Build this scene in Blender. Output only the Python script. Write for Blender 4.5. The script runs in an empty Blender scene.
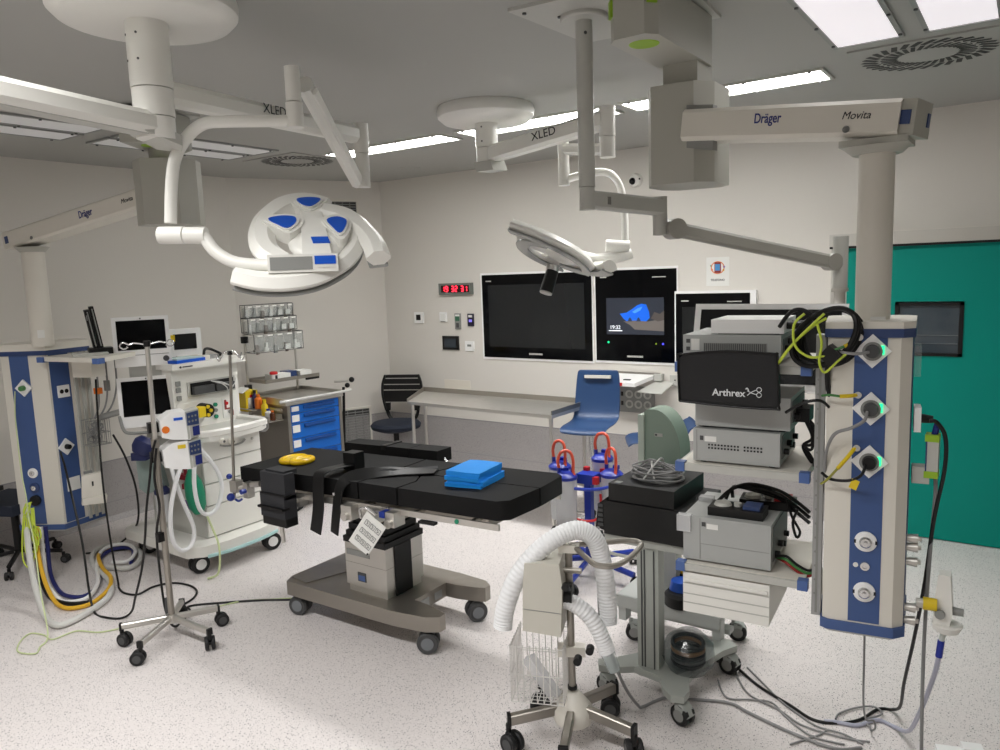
import bpy, bmesh, math, random
from mathutils import Vector, Matrix
random.seed(7)
PI = math.pi
scene = bpy.context.scene
COL = scene.collection
V = Vector

# ---------------------------------------------------------------- materials
def lin(c):
    return tuple(((x/255)/12.92 if x/255 <= .04045 else ((x/255+.055)/1.055)**2.4) for x in c)
_M = {}
def mat(name, rgb, rough=.5, metal=0, spec=.5, bump=0, bscale=60, emit=0, ergb=None, alpha=1, trans=0, var=0, vscale=4, coat=0):
    if name in _M: return _M[name]
    m = bpy.data.materials.new(name); m.use_nodes = True
    nt = m.node_tree; b = nt.nodes['Principled BSDF']
    col = (*lin(rgb), 1)
    b.inputs['Base Color'].default_value = col
    b.inputs['Roughness'].default_value = rough
    b.inputs['Metallic'].default_value = metal
    b.inputs['Specular IOR Level'].default_value = spec
    b.inputs['Coat Weight'].default_value = coat
    if emit:
        b.inputs['Emission Color'].default_value = (*lin(ergb or rgb), 1)
        b.inputs['Emission Strength'].default_value = emit
    if alpha < 1: b.inputs['Alpha'].default_value = alpha
    if trans: b.inputs['Transmission Weight'].default_value = trans
    tc = nt.nodes.new('ShaderNodeTexCoord')
    if var:
        n = nt.nodes.new('ShaderNodeTexNoise'); n.inputs['Scale'].default_value = vscale; n.inputs['Detail'].default_value = 4
        nt.links.new(tc.outputs['Object'], n.inputs['Vector'])
        r = nt.nodes.new('ShaderNodeMapRange'); r.inputs[3].default_value = 1-var; r.inputs[4].default_value = 1+var
        nt.links.new(n.outputs['Fac'], r.inputs[0])
        x = nt.nodes.new('ShaderNodeVectorMath'); x.operation = 'SCALE'; x.inputs[0].default_value = col[:3]
        nt.links.new(r.outputs[0], x.inputs['Scale']); nt.links.new(x.outputs[0], b.inputs['Base Color'])
    if bump:
        n = nt.nodes.new('ShaderNodeTexNoise'); n.inputs['Scale'].default_value = bscale
        nt.links.new(tc.outputs['Object'], n.inputs['Vector'])
        bp = nt.nodes.new('ShaderNodeBump'); bp.inputs['Strength'].default_value = bump; bp.inputs['Distance'].default_value = .002
        nt.links.new(n.outputs['Fac'], bp.inputs['Height']); nt.links.new(bp.outputs[0], b.inputs['Normal'])
    _M[name] = m; return m

def speckled(name, base, dark, light, rough=.35, scale=75, thr=.30, thr2=.25, spec=.5):
    """vinyl sheet with dark and pale flecks"""
    m = bpy.data.materials.new(name); m.use_nodes = True; nt = m.node_tree; b = nt.nodes['Principled BSDF']
    b.inputs['Roughness'].default_value = rough; b.inputs['Specular IOR Level'].default_value = spec
    tc = nt.nodes.new('ShaderNodeTexCoord')
    prev = None
    c0 = nt.nodes.new('ShaderNodeRGB'); c0.outputs[0].default_value = (*lin(base), 1)
    prev = c0.outputs[0]
    for k, (c, sc, th, keep) in enumerate(((dark, scale, .20, thr), (light, scale*1.3, .26, thr2), (dark, scale*2.1, .25, thr))):
        vo = nt.nodes.new('ShaderNodeTexVoronoi'); vo.inputs['Scale'].default_value = sc
        nt.links.new(tc.outputs['Object'], vo.inputs['Vector'])
        cmp1 = nt.nodes.new('ShaderNodeMath'); cmp1.operation = 'LESS_THAN'; cmp1.inputs[1].default_value = th
        nt.links.new(vo.outputs['Distance'], cmp1.inputs[0])
        sep = nt.nodes.new('ShaderNodeSeparateColor'); nt.links.new(vo.outputs['Color'], sep.inputs[0])
        cmp2 = nt.nodes.new('ShaderNodeMath'); cmp2.operation = 'LESS_THAN'; cmp2.inputs[1].default_value = keep
        nt.links.new(sep.outputs[0], cmp2.inputs[0])
        mul = nt.nodes.new('ShaderNodeMath'); mul.operation = 'MULTIPLY'
        nt.links.new(cmp1.outputs[0], mul.inputs[0]); nt.links.new(cmp2.outputs[0], mul.inputs[1])
        mx = nt.nodes.new('ShaderNodeMix'); mx.data_type = 'RGBA'
        nt.links.new(mul.outputs[0], mx.inputs['Factor']); nt.links.new(prev, mx.inputs[6])
        mx.inputs[7].default_value = (*lin(c), 1); prev = mx.outputs[2]
    nt.links.new(prev, b.inputs['Base Color'])
    return m

def brushed(name, rgb, rough=.38, metal=1):
    m = mat(name, rgb, rough, metal)
    nt = m.node_tree; b = nt.nodes['Principled BSDF']
    tc = [n for n in nt.nodes if n.bl_idname == 'ShaderNodeTexCoord'][0]
    mp = nt.nodes.new('ShaderNodeMapping'); mp.inputs['Scale'].default_value = (6, 6, 260)
    n = nt.nodes.new('ShaderNodeTexNoise'); n.inputs['Scale'].default_value = 3
    nt.links.new(tc.outputs['Object'], mp.inputs[0]); nt.links.new(mp.outputs[0], n.inputs['Vector'])
    r = nt.nodes.new('ShaderNodeMapRange'); r.inputs[3].default_value = rough-.1; r.inputs[4].default_value = rough+.12
    nt.links.new(n.outputs['Fac'], r.inputs[0]); nt.links.new(r.outputs[0], b.inputs['Roughness'])
    return m

def glass(name, rgb, rough=.05, amount=.75):
    """thin clear plastic: part see-through, part glossy"""
    m = bpy.data.materials.new(name); m.use_nodes = True; nt = m.node_tree
    out = nt.nodes['Material Output']; b = nt.nodes['Principled BSDF']
    b.inputs['Base Color'].default_value = (*lin(rgb), 1); b.inputs['Roughness'].default_value = rough
    t = nt.nodes.new('ShaderNodeBsdfTransparent'); t.inputs[0].default_value = (.96, .97, .97, 1)
    mx = nt.nodes.new('ShaderNodeMixShader'); mx.inputs[0].default_value = amount
    nt.links.new(b.outputs[0], mx.inputs[1]); nt.links.new(t.outputs[0], mx.inputs[2]); nt.links.new(mx.outputs[0], out.inputs[0])
    return m

WHITE = mat('white enamel', (232, 231, 226), .32, var=.02)
CREAM = mat('cream plastic', (222, 218, 208), .4, var=.02)
OFFW = mat('warm white plastic', (234, 233, 227), .3)
PURE = mat('bright white plastic', (242, 242, 241), .35)
GREYW = mat('pale grey plastic', (190, 190, 184), .42, var=.02)
GREY = mat('mid grey plastic', (140, 141, 138), .45)
SHELLG = mat('pendant grey plastic', (176, 175, 166), .45, var=.02)
DGREY = mat('dark grey plastic', (70, 71, 72), .5)
BLACK = mat('black plastic', (10, 10, 11), .45, spec=.4)
BLACKG = mat('black glass', (3, 4, 7), .1, spec=.25)
SCREEN = mat('switched off screen', (13, 15, 18), .16)
RUB = mat('black rubber', (22, 22, 24), .6)
CHAR = mat('black upholstery', (11, 11, 12), .75, spec=.3, bump=.25, bscale=220, var=.12)
CHAR2 = mat('charcoal padding', (40, 41, 45), .7, bump=.3, bscale=160, var=.1)
STEEL = brushed('brushed steel', (206, 203, 197), .38, .85)
STEELD = brushed('dull brushed steel', (162, 157, 149), .4, .9)
CHROME = mat('chrome', (225, 225, 225), .2, .9)
ALU = mat('aluminium', (170, 172, 172), .4, .85)
PBLUE = mat('pendant blue', (62, 88, 140), .42, var=.03)
PBLUED = mat('pendant deep blue', (46, 66, 112), .42)
CBLUE = mat('corner blue plastic', (74, 102, 160), .4)
LBLUE = mat('lamp pad blue', (10, 84, 198), .35)
CARTB = mat('drawer blue', (12, 98, 190), .38, var=.03)
CARTBD = mat('drawer handle blue', (10, 66, 136), .4)
KNOB = mat('knob blue', (34, 58, 150), .3)
DRAPE = mat('blue folded sheet', (20, 150, 244), .7, bump=.5, bscale=40, var=.08, vscale=12)
YELL = mat('yellow gel', (232, 190, 16), .25, spec=.6)
YELLC = mat('yellow cable', (226, 196, 30), .45)
LIMEC = mat('earth cable green yellow', (196, 214, 70), .5)
GRNC = mat('green cable', (70, 130, 70), .5)
PALEG = mat('pale green tube', (200, 212, 160), .5)
GRNL = mat('lime plastic', (150, 190, 40), .45)
TEAL = mat('teal door laminate', (0, 140, 126), .5, spec=.2, var=.02)
SAGE = mat('sage green plastic', (140, 158, 144), .45, var=.02)
CHAIRB = mat('blue moulded plastic', (33, 63, 104), .42, var=.03)
NAVY = mat('navy fabric', (26, 34, 50), .8, bump=.4, bscale=300)
NAVYP = mat('navy vinyl', (22, 32, 80), .5)
RED = mat('red plastic', (196, 30, 34), .4)
ORANGE = mat('orange red tube', (216, 84, 58), .35)
ORG = mat('orange plastic', (232, 120, 30), .45)
RBLUE = mat('royal blue plastic', (22, 44, 150), .35)
STANDB = mat('blue painted steel', (26, 54, 160), .35)
GREEN = mat('green rubber bag', (20, 140, 104), .5)
PAPER = mat('white paper', (232, 232, 228), .7)
INK = mat('dark ink', (28, 28, 34), .6)
DRINK = mat('navy ink', (24, 40, 120), .6)
WINK = mat('white print', (226, 228, 230), .5)
HOSEW = mat('white ribbed hose plastic', (238, 239, 240), .4)
TUBEC = mat('translucent tubing', (214, 220, 214), .3, alpha=.85)
GCAB = mat('grey cable', (138, 138, 138), .5)
LGCAB = mat('light grey cable', (196, 196, 194), .45)
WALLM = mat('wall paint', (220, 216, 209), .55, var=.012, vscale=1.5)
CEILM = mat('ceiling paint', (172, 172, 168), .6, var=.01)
FLOORM = speckled('speckled vinyl floor', (221, 215, 213), (62, 58, 64), (236, 232, 230), .38, 78, .5, .4)
DADOM = speckled('speckled vinyl wainscot', (170, 166, 165), (112, 108, 112), (186, 182, 183), .5, 90, .5, .45)
CLEAR = glass('clear plastic', (225, 228, 228), .10, .86)
CLEARC = glass('clear canister plastic', (236, 236, 238), .15, .55)
DARKGL = glass('dark clear plastic', (58, 66, 68), .08, .6)
SMOKE = glass('smoked clear plastic', (190, 200, 200), .15, .6)
LAMPON = mat('lit luminaire diffuser', (255, 252, 244), .4, emit=23, ergb=(254, 253, 249))
LAMPDIM = mat('dim luminaire diffuser', (232, 228, 230), .4, emit=.6, ergb=(250, 244, 250))
LAMPOFF = mat('dim grey luminaire diffuser', (222, 222, 222), .35, emit=.13)
LEDR = mat('red display digits', (255, 40, 60), .4, emit=3.2, ergb=(255, 44, 66))
LEDG = mat('green indicator', (20, 220, 130), .4, emit=2.0, ergb=(30, 230, 140))
LEDB = mat('blue indicator', (60, 60, 240), .4, emit=1.4, ergb=(70, 70, 250))

# ---------------------------------------------------------------- mesh builder
def smooth_path(pts, n=6, closed=False):
    P = [V(p) for p in pts]
    if len(P) < 3: return P
    out = []
    N = len(P)
    rng = range(N if closed else N-1)
    for i in rng:
        if closed: p0, p1, p2, p3 = P[(i-1) % N], P[i], P[(i+1) % N], P[(i+2) % N]
        else: p0, p1, p2, p3 = P[max(i-1, 0)], P[i], P[i+1], P[min(i+2, N-1)]
        for k in range(n):
            t = k/n
            out.append(.5*((2*p1)+(-p0+p2)*t+(2*p0-5*p1+4*p2-p3)*t*t+(-p0+3*p1-3*p2+p3)*t**3))
    if not closed: out.append(P[-1])
    return out

class MB:
    def __init__(s, F=None): s.bm = bmesh.new(); s.mi = 0; s.F = F
    def m(s, i): s.mi = i; return s
    def _add(s, verts, faces):
        vs = [s.bm.verts.new(v) for v in verts]
        out = []
        for f in faces:
            try:
                fc = s.bm.faces.new([vs[i] for i in f]); fc.material_index = s.mi; out.append(fc)
            except ValueError: pass
        return vs, out
    def _bevel(s, faces, w, seg=2, ang=.6):
        es = set()
        for f in faces: es.update(f.edges)
        es = [e for e in es if len(e.link_faces) == 2 and e.calc_face_angle(0) > ang]
        if es and w > 0:
            bmesh.ops.bevel(s.bm, geom=es, offset=w, segments=seg, profile=.5, affect='EDGES', clamp_overlap=True, material=-1)
    def box(s, c, size, bev=0, rz=0, R=None, seg=2, taper=None):
        x, y, z = [d/2 for d in size]; c = V(c)
        M = R if R is not None else Matrix.Rotation(rz, 3, 'Z')
        tx, ty = taper or (1, 1)
        vs = [(-x, -y, -z), (x, -y, -z), (x, y, -z), (-x, y, -z), (-x*tx, -y*ty, z), (x*tx, -y*ty, z), (x*tx, y*ty, z), (-x*tx, y*ty, z)]
        _, f = s._add([c+M@V(v) for v in vs], [(0, 3, 2, 1), (4, 5, 6, 7), (0, 1, 5, 4), (1, 2, 6, 5), (2, 3, 7, 6), (3, 0, 4, 7)])
        if bev: s._bevel(f, bev, seg)
        return s
    def bb(s, x0, x1, y0, y1, z0, z1, bev=0, seg=2):
        return s.box(((x0+x1)/2, (y0+y1)/2, (z0+z1)/2), (abs(x1-x0), abs(y1-y0), abs(z1-z0)), bev, seg=seg)
    def cyl(s, p0, p1, r0, r1=None, seg=20, bev=0, cap=True):
        p0, p1 = V(p0), V(p1); r1 = r0 if r1 is None else r1
        d = (p1-p0).normalized(); a = d.orthogonal().normalized(); b = d.cross(a)
        vs = []
        for p, r in ((p0, r0), (p1, r1)):
            for k in range(seg):
                t = 2*PI*k/seg; vs.append(p+a*(r*math.cos(t))+b*(r*math.sin(t)))
        fs = [(k, (k+1) % seg, seg+(k+1) % seg, seg+k) for k in range(seg)]
        if cap: fs += [tuple(range(seg-1, -1, -1)), tuple(range(seg, 2*seg))]
        _, f = s._add(vs, fs)
        if bev and cap: s._bevel(f, bev, 2, .9)
        return s
    def lathe(s, prof, o=(0, 0, 0), axis=(0, 0, 1), seg=28):
        o = V(o); d = V(axis).normalized(); a = d.orthogonal().normalized(); b = d.cross(a)
        vs = []; fs = []
        for r, h in prof:
            for k in range(seg):
                t = 2*PI*k/seg; vs.append(o+d*h+a*(r*math.cos(t))+b*(r*math.sin(t)))
        for i in range(len(prof)-1):
            for k in range(seg): fs.append((i*seg+k, i*seg+(k+1) % seg, (i+1)*seg+(k+1) % seg, (i+1)*seg+k))
        fs.append(tuple(range(seg-1, -1, -1))); fs.append(tuple((len(prof)-1)*seg+k for k in range(seg)))
        s._add(vs, fs); return s
    def tube(s, pts, r, seg=8, n=5, closed=False, smooth=True, radii=None):
        P = smooth_path(pts, n, closed) if smooth else [V(p) for p in pts]
        N = len(P)
        T = []
        for i in range(N):
            a = P[(i-1) % N] if (closed or i > 0) else P[i]
            b = P[(i+1) % N] if (closed or i < N-1) else P[i]
            t = (b-a); T.append(t.normalized() if t.length > 1e-9 else V((0, 0, 1)))
        nrm = T[0].orthogonal().normalized()
        vs = []
        for i in range(N):
            if i: nrm = (nrm-T[i]*nrm.dot(T[i]));
            nrm = nrm.normalized() if nrm.length > 1e-6 else T[i].orthogonal().normalized()
            b = T[i].cross(nrm)
            rr = radii(i/(N-1)) if radii else r
            for k in range(seg):
                t = 2*PI*k/seg; vs.append(P[i]+nrm*(rr*math.cos(t))+b*(rr*math.sin(t)))
        fs = []
        for i in range(N if closed else N-1):
            j = (i+1) % N
            for k in range(seg): fs.append((i*seg+k, i*seg+(k+1) % seg, j*seg+(k+1) % seg, j*seg+k))
        if not closed: fs += [tuple(range(seg-1, -1, -1)), tuple((N-1)*seg+k for k in range(seg))]
        s._add(vs, fs); return s
    def band(s, pts, up, w, t, n=6, smooth=True, rnd=.3, taper=None):
        """rounded rectangular section w wide, t thick swept along pts; up = thickness direction"""
        P = smooth_path(pts, n) if smooth else [V(p) for p in pts]
        N = len(P); vs = []; fs = []
        c = rnd*min(w, t)/1.0
        for i in range(N):
            a, b = P[max(i-1, 0)], P[min(i+1, N-1)]
            T = (b-a).normalized(); U = V(up(i/(N-1))) if callable(up) else V(up)
            S = T.cross(U).normalized(); U = S.cross(T).normalized()
            k = taper(i/(N-1)) if taper else 1
            W, H = w*k/2, t/2
            for x, y in ((-W+c, -H), (W-c, -H), (W, -H+c), (W, H-c), (W-c, H), (-W+c, H), (-W, H-c), (-W, -H+c)):
                vs.append(P[i]+S*x+U*y)
        for i in range(N-1):
            for k in range(8): fs.append((i*8+k, i*8+(k+1) % 8, (i+1)*8+(k+1) % 8, (i+1)*8+k))
        fs += [tuple(range(7, -1, -1)), tuple((N-1)*8+k for k in range(8))]
        s._add(vs, fs); return s
    def prism(s, poly, vec, bev=0, seg=2):
        poly = [V(p) for p in poly]; vec = V(vec); n = len(poly)
        nn = V((0, 0, 0))
        for i in range(n): nn += poly[i].cross(poly[(i+1) % n])
        if nn.dot(vec) < 0: poly = poly[::-1]
        vs = poly+[p+vec for p in poly]
        fs = [tuple(range(n-1, -1, -1)), tuple(range(n, 2*n))]+[(i, (i+1) % n, n+(i+1) % n, n+i) for i in range(n)]
        _, f = s._add(vs, fs)
        if bev: s._bevel(f, bev, seg, .5)
        return s
    def poly2(s, pts, z0, z1, bev=0, seg=2): return s.prism([(x, y, z0) for x, y in pts], (0, 0, z1-z0), bev, seg)
    def ball(s, c, r, sc=(1, 1, 1), seg=16, R=None):
        c = V(c); vs = []; fs = []; n = seg//2
        for i in range(n+1):
            th = PI*i/n
            for k in range(seg):
                ph = 2*PI*k/seg
                p = V((r*sc[0]*math.sin(th)*math.cos(ph), r*sc[1]*math.sin(th)*math.sin(ph), r*sc[2]*math.cos(th)))
                vs.append(c+(R@p if R is not None else p))
        for i in range(n):
            for k in range(seg): fs.append((i*seg+k, (i+1)*seg+k, (i+1)*seg+(k+1) % seg, i*seg+(k+1) % seg))
        s._add(vs, fs); bmesh.ops.remove_doubles(s.bm, verts=s.bm.verts[-len(vs):] if False else [v for v in s.bm.verts if v.is_valid and (v.co-c).length < r*max(sc)*1.001], dist=1e-6)
        return s
    def finish(s, name, mats, sharp=35):
        me = bpy.data.meshes.new(name)
        bmesh.ops.recalc_face_normals(s.bm, faces=s.bm.faces[:])
        s.bm.to_mesh(me); s.bm.free()
        for mm in (mats if isinstance(mats, (list, tuple)) else [mats]): me.materials.append(mm)
        me.shade_smooth(); me.set_sharp_from_angle(angle=math.radians(sharp))
        return me

_INV = {}
def thing(name, label, cat, loc=(0, 0, 0), rz=0, group=None, local=True, kind=None):
    o = bpy.data.objects.new(name, None); COL.objects.link(o)
    o.location = loc; o.rotation_euler = (0, 0, rz); o.empty_display_size = .05
    if kind: o['kind'] = kind
    else: o['label'] = label; o['category'] = cat
    if group: o['group'] = group
    M = Matrix.Translation(V(loc)) @ Matrix.Rotation(rz, 4, 'Z')
    _INV[o.name] = None if local else M.inverted()
    return o
def part(name, mb, mats, parent, label=None, sharp=35):
    me = mb.finish(name, mats, sharp)
    inv = _INV.get(parent.name)
    if inv is not None: me.transform(inv)
    o = bpy.data.objects.new(name, me); COL.objects.link(o); o.parent = parent
    _INV[o.name] = inv
    if label: o['label'] = label
    return o
def solo(name, mb, mats, label, cat, group=None, kind=None, sharp=35):
    me = mb.finish(name, mats, sharp)
    lo = [min(v.co[i] for v in me.vertices) for i in range(3)]; hi = [max(v.co[i] for v in me.vertices) for i in range(3)]
    c = V(((lo[0]+hi[0])/2, (lo[1]+hi[1])/2, lo[2]))
    me.transform(Matrix.Translation(-c))
    o = bpy.data.objects.new(name, me); COL.objects.link(o); o.location = c
    if label: o['label'] = label
    if cat: o['category'] = cat
    if group: o['group'] = group
    if kind: o['kind'] = kind
    _INV[o.name] = Matrix.Translation(-c)
    return o
def struct(name, mb, mats, parent=None):
    if parent is not None: return part(name, mb, mats, parent)
    return solo(name, mb, mats, None, None, kind='structure')
def dup(o, loc=None, rz=None, label=None, group=None, parent=None):
    c = o.copy(); COL.objects.link(c)
    if parent is not None: c.parent = parent
    if loc is not None: c.location = loc
    if rz is not None: c.rotation_euler = (0, 0, rz)
    if label: c['label'] = label
    if group: c['group'] = group
    for ch in list(o.children): dup(ch, parent=c)
    return c
def lettering(s, size, pos, xd, yd, m, parent, name='lettering', bold=0, align='CENTER', ext=.0006, shear=0, sx=1):
    cu = bpy.data.curves.new('type', 'FONT'); cu.body = s; cu.size = size; cu.align_x = align; cu.align_y = 'CENTER'
    cu.extrude = ext; cu.offset = bold; cu.shear = shear
    ob = bpy.data.objects.new('type', cu); COL.objects.link(ob)
    me = bpy.data.meshes.new_from_object(ob); bpy.data.objects.remove(ob); bpy.data.curves.remove(cu)
    xd = V(xd).normalized(); yd = V(yd); yd = (yd-xd*yd.dot(xd)).normalized(); zd = xd.cross(yd)
    M = Matrix(((xd.x*sx, yd.x, zd.x, pos[0]), (xd.y*sx, yd.y, zd.y, pos[1]), (xd.z*sx, yd.z, zd.z, pos[2]), (0, 0, 0, 1)))
    me.transform(M)
    inv = _INV.get(parent.name)
    if inv is not None: me.transform(inv)
    me.materials.clear(); me.materials.append(m); me.name = name
    o = bpy.data.objects.new(name, me); COL.objects.link(o); o.parent = parent
    return o
def lerp(a, b, t): return V(a)*(1-t)+V(b)*t

# ---------------------------------------------------------------- room shell
XL, YB, ZC, XR, YF = -6.12, 5.816, 2.86, 2.3, -1.7
CH0, CH1 = (XL, 4.47), (-5.47, YB)          # slanted corner panel
struct('floor', MB().bb(XL-.1, XR+.1, YF-.1, YB+.1, -.1, 0), FLOORM)
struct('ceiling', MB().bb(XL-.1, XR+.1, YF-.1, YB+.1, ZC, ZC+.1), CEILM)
struct('wall_left', MB().bb(XL-.1, XL, YF-.1, CH0[1], 0, ZC), WALLM)
struct('wall_left_corner', MB().poly2([CH0, CH1, (CH1[0], YB+.1), (XL-.1, YB+.1), (XL-.1, CH0[1])], 0, ZC), WALLM)
struct('wall_back', MB().bb(CH1[0], XR+.1, YB, YB+.1, 0, ZC), WALLM)
struct('wall_right', MB().bb(XR, XR+.1, YF-.1, YB, 0, ZC), WALLM)
struct('wall_front', MB().bb(XL, XR, YF-.1, YF, 0, ZC), WALLM)
HD = .5
def dado(name, p, q, nrm):
    p, q, nrm = V((*p, 0)), V((*q, 0)), V((*nrm, 0)).normalized()
    mb = MB(); mb.prism([p, q, q+nrm*.004, p+nrm*.004], (0, 0, HD))
    # coved foot and the welded seam above it
    mb.m(0).prism([p, p+nrm*.03, p+nrm*.018+V((0, 0, .012)), p+nrm*.009+V((0, 0, .03)), p+V((0, 0, .05))], q-p)
    mb.m(1).prism([p+nrm*.004+V((0, 0, .155)), p+nrm*.0055+V((0, 0, .155)), p+nrm*.0055+V((0, 0, .16)), p+nrm*.004+V((0, 0, .16))], q-p)
    mb.m(1).prism([p+nrm*.0041+V((0, 0, HD-.008)), p+nrm*.007+V((0, 0, HD-.008)), p+nrm*.007+V((0, 0, HD)), p+nrm*.0041+V((0, 0, HD))], q-p)
    struct(name, mb, [DADOM, mat('vinyl weld', (150, 148, 150), .5)])
dado('baseboard_left', (XL, YF), CH0, (1, 0))
cd = V((CH1[0]-CH0[0], CH1[1]-CH0[1], 0)).normalized(); CN = V((cd.y, -cd.x, 0))
dado('baseboard_left_corner', CH0, CH1, (CN.x, CN.y))
dado('baseboard_back', CH1, (-1.16, YB), (0, -1))
# return-air grilles in the slanted corner
def grille(n, c, w, h, louv):
    c = V(c); r = thing('trim_%d' % n, '', '', loc=c, local=False, kind='structure')
    X, Y, Z = cd, CN, V((0, 0, 1)); R = Matrix((X, Y, Z)).transposed()
    fr = MB()
    for dx, dz, a, b in ((0, h/2, w+.03, .02), (0, -h/2, w+.03, .02), (w/2, 0, .02, h), (-w/2, 0, .02, h)):
        fr.box(c+X*dx+Z*dz+Y*.008, (a, .016, b), .003, R=R)
    struct('grille_frame', fr, CREAM, r)
    struct('grille_backing', MB().box(c+Y*.002, (w, .004, h), R=R), mat('grille shadow gap', (60, 60, 58), .7), r)
    lv = MB()
    for i in range(louv):
        lv.box(c+Z*(-h/2+(i+.5)*h/louv)+Y*.008, (w, .01, .006), R=R@Matrix.Rotation(.5, 3, 'X'))
    for k in (-1, 0, 1): lv.box(c+X*(k*w/4)+Y*.006, (.006, .008, h), R=R)
    struct('grille_louvre', lv, GREY, r)
def onch(t, z): return V((CH0[0]+(CH1[0]-CH0[0])*t, CH0[1]+(CH1[1]-CH0[1])*t, z))
grille(1, onch(.73, 2.56), .30, .22, 9)
grille(2, onch(.73, .36), .32, .44, 16)

# ---------------------------------------------------------------- door
dr = thing('door_1', '', '', loc=(-.1, 5.76, 0), local=False, kind='structure')
wx0, wx1, wz0, wz1 = -.745, -.345, 1.255, 1.61
lf = MB()
for a in ((-1.05, wx0, 0, 2.0), (wx1, .95, 0, 2.0), (wx0, wx1, 0, wz0), (wx0, wx1, wz1, 2.0)):
    lf.bb(a[0], a[1], 5.745, 5.79, a[2]+.006, a[3])
struct('door_leaf', lf, TEAL, dr)
wf = MB()
for a in ((wx0, wx0+.025, wz0, wz1), (wx1-.025, wx1, wz0, wz1), (wx0, wx1, wz0, wz0+.02), (wx0, wx1, wz1-.02, wz1)):
    wf.bb(a[0], a[1], 5.738, 5.79, a[2], a[3], .003)
struct('door_window_frame', wf, BLACK, dr)
struct('door_window_pane', MB().bb(wx0+.02, wx1-.02, 5.76, 5.768, wz0+.015, wz1-.015), mat('dark corridor glass', (66, 76, 84), .06, spec=.7), dr)
sh = MB()
for z in (1.36, 1.44): sh.bb(wx0+.06, wx1-.03, 5.7685, 5.772, z, z+.008)
struct('door_window_reflection', MB().bb(wx0+.1, wx1-.03, 5.752, 5.757, 1.39, 1.396).bb(wx0+.1, wx1-.03, 5.752, 5.757, 1.335, 1.34), mat('dim reflection line', (104, 112, 118), .3), dr)  # pale strips painted on as reflections in the pane
struct('trim_3', MB().bb(-1.16, 1.1, 5.70, YB, 2.0, 2.083, .004).m(1).bb(-1.16, 1.1, 5.71, YB, 1.985, 2.0), [STEEL, BLACK])
struct('trim_4', MB().bb(-1.16, -1.05, 5.77, YB, 0, 2.0, .003), STEEL)

# ---------------------------------------------------------------- ceiling fittings
def strip(x0, x1, y0, y1, lit, label, group, along='x', housing=STEEL, power=0, spread=120):
    c = ((x0+x1)/2, (y0+y1)/2, ZC)
    t = thing('ceiling_light', label, 'ceiling light', c, group=group, local=False)
    f = MB(); b = .02
    for a in ((x0-b, x1+b, y0-b, y0), (x0-b, x1+b, y1, y1+b), (x0-b, x0, y0, y1), (x1, x1+b, y0, y1)):
        f.bb(a[0], a[1], a[2], a[3], ZC-.012, ZC, .002)
    part('diffuser', MB().bb(x0, x1, y0, y1, ZC-.008, ZC-.001), lit, t)
    if power:
        ld = bpy.data.lights.new('luminaire', 'AREA'); ld.shape = 'RECTANGLE'; ld.size = x1-x0; ld.size_y = y1-y0
        ld.energy = power; ld.spread = math.radians(spread); ld.color = (1, .99, .98)
        lo_ = bpy.data.objects.new('lamp_tube', ld); COL.objects.link(lo_); lo_.parent = t; lo_.location = (0, 0, -.0095)
    k = f.m(1)
    L = (x1-x0) if along == 'x' else (y1-y0)
    for i in range(4):
        q = .05+i*(L-.1)/3
        for s_ in (0, 1):
            p = (x0+q, (y0-b/2, y1+b/2)[s_]) if along == 'x' else ((x0-b/2, x1+b/2)[s_], y0+q)
            k.cyl((p[0], p[1], ZC-.018), (p[0], p[1], ZC-.01), .008, seg=10)
    part('frame', f, [housing, DGREY], t)
    return t
FR = mat('luminaire frame paint', (196, 196, 190), .4)
strip(-4.50, -3.375, 4.20, 4.43, LAMPON, 'lit ceiling strip light farthest from the green door', 'lit strip lights along the back of the ceiling', housing=FR, power=9, spread=125)
strip(-3.215, -2.125, 4.20, 4.43, LAMPON, 'lit ceiling strip light in the middle, behind the round lamp mount', 'lit strip lights along the back of the ceiling', housing=FR, power=9, spread=125)
strip(-2.005, -.915, 4.20, 4.43, LAMPON, 'lit ceiling strip light nearest the green door, behind the grey pendant joint', 'lit strip lights along the back of the ceiling', housing=FR, power=9, spread=125)
FR2 = mat('grey luminaire frame', (150, 152, 150), .45)
for k, (x0, x1, nm) in enumerate(((-5.17, -4.93, 'outer'), (-4.86, -4.62, 'inner'))):
    strip(x0, x1, 2.75, 3.82, LAMPOFF, 'dim grey %s ceiling panel next to the round grille of the slanted corner' % nm, 'dim ceiling panels above the left side', 'y', FR2)
    strip(x0, x1, 1.48, 2.56, LAMPOFF, 'dim grey %s ceiling panel over the left supply pendant' % nm, 'dim ceiling panels above the left side', 'y', FR2)
strip(-.76, -.515, 2.75, 3.83, LAMPDIM, 'pale ceiling panel beside the round grille, the one over the pendant arm', 'pale ceiling panels over the green door side', 'y', FR2, 2.2, 150)
strip(-.40, -.155, 2.75, 3.83, LAMPDIM, 'pale ceiling panel beside the round grille, the one farther from the pendant', 'pale ceiling panels over the green door side', 'y', FR2, 2.2, 150)
# unseen strip lights added over the front half to brighten the floor
for x0, pw in ((-4.5, 16), (-3.2, 25), (-1.9, 23), (-.6, 7)):
    strip(x0, x0+1.09, .55, .80, mat('added fill diffuser', (255, 252, 246), .4, emit=2.2, ergb=(255, 251, 246)), 'added ceiling strip light out of view in the front half of the room', 'added strip lights along the front of the ceiling', housing=FR, power=pw, spread=140)

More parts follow.
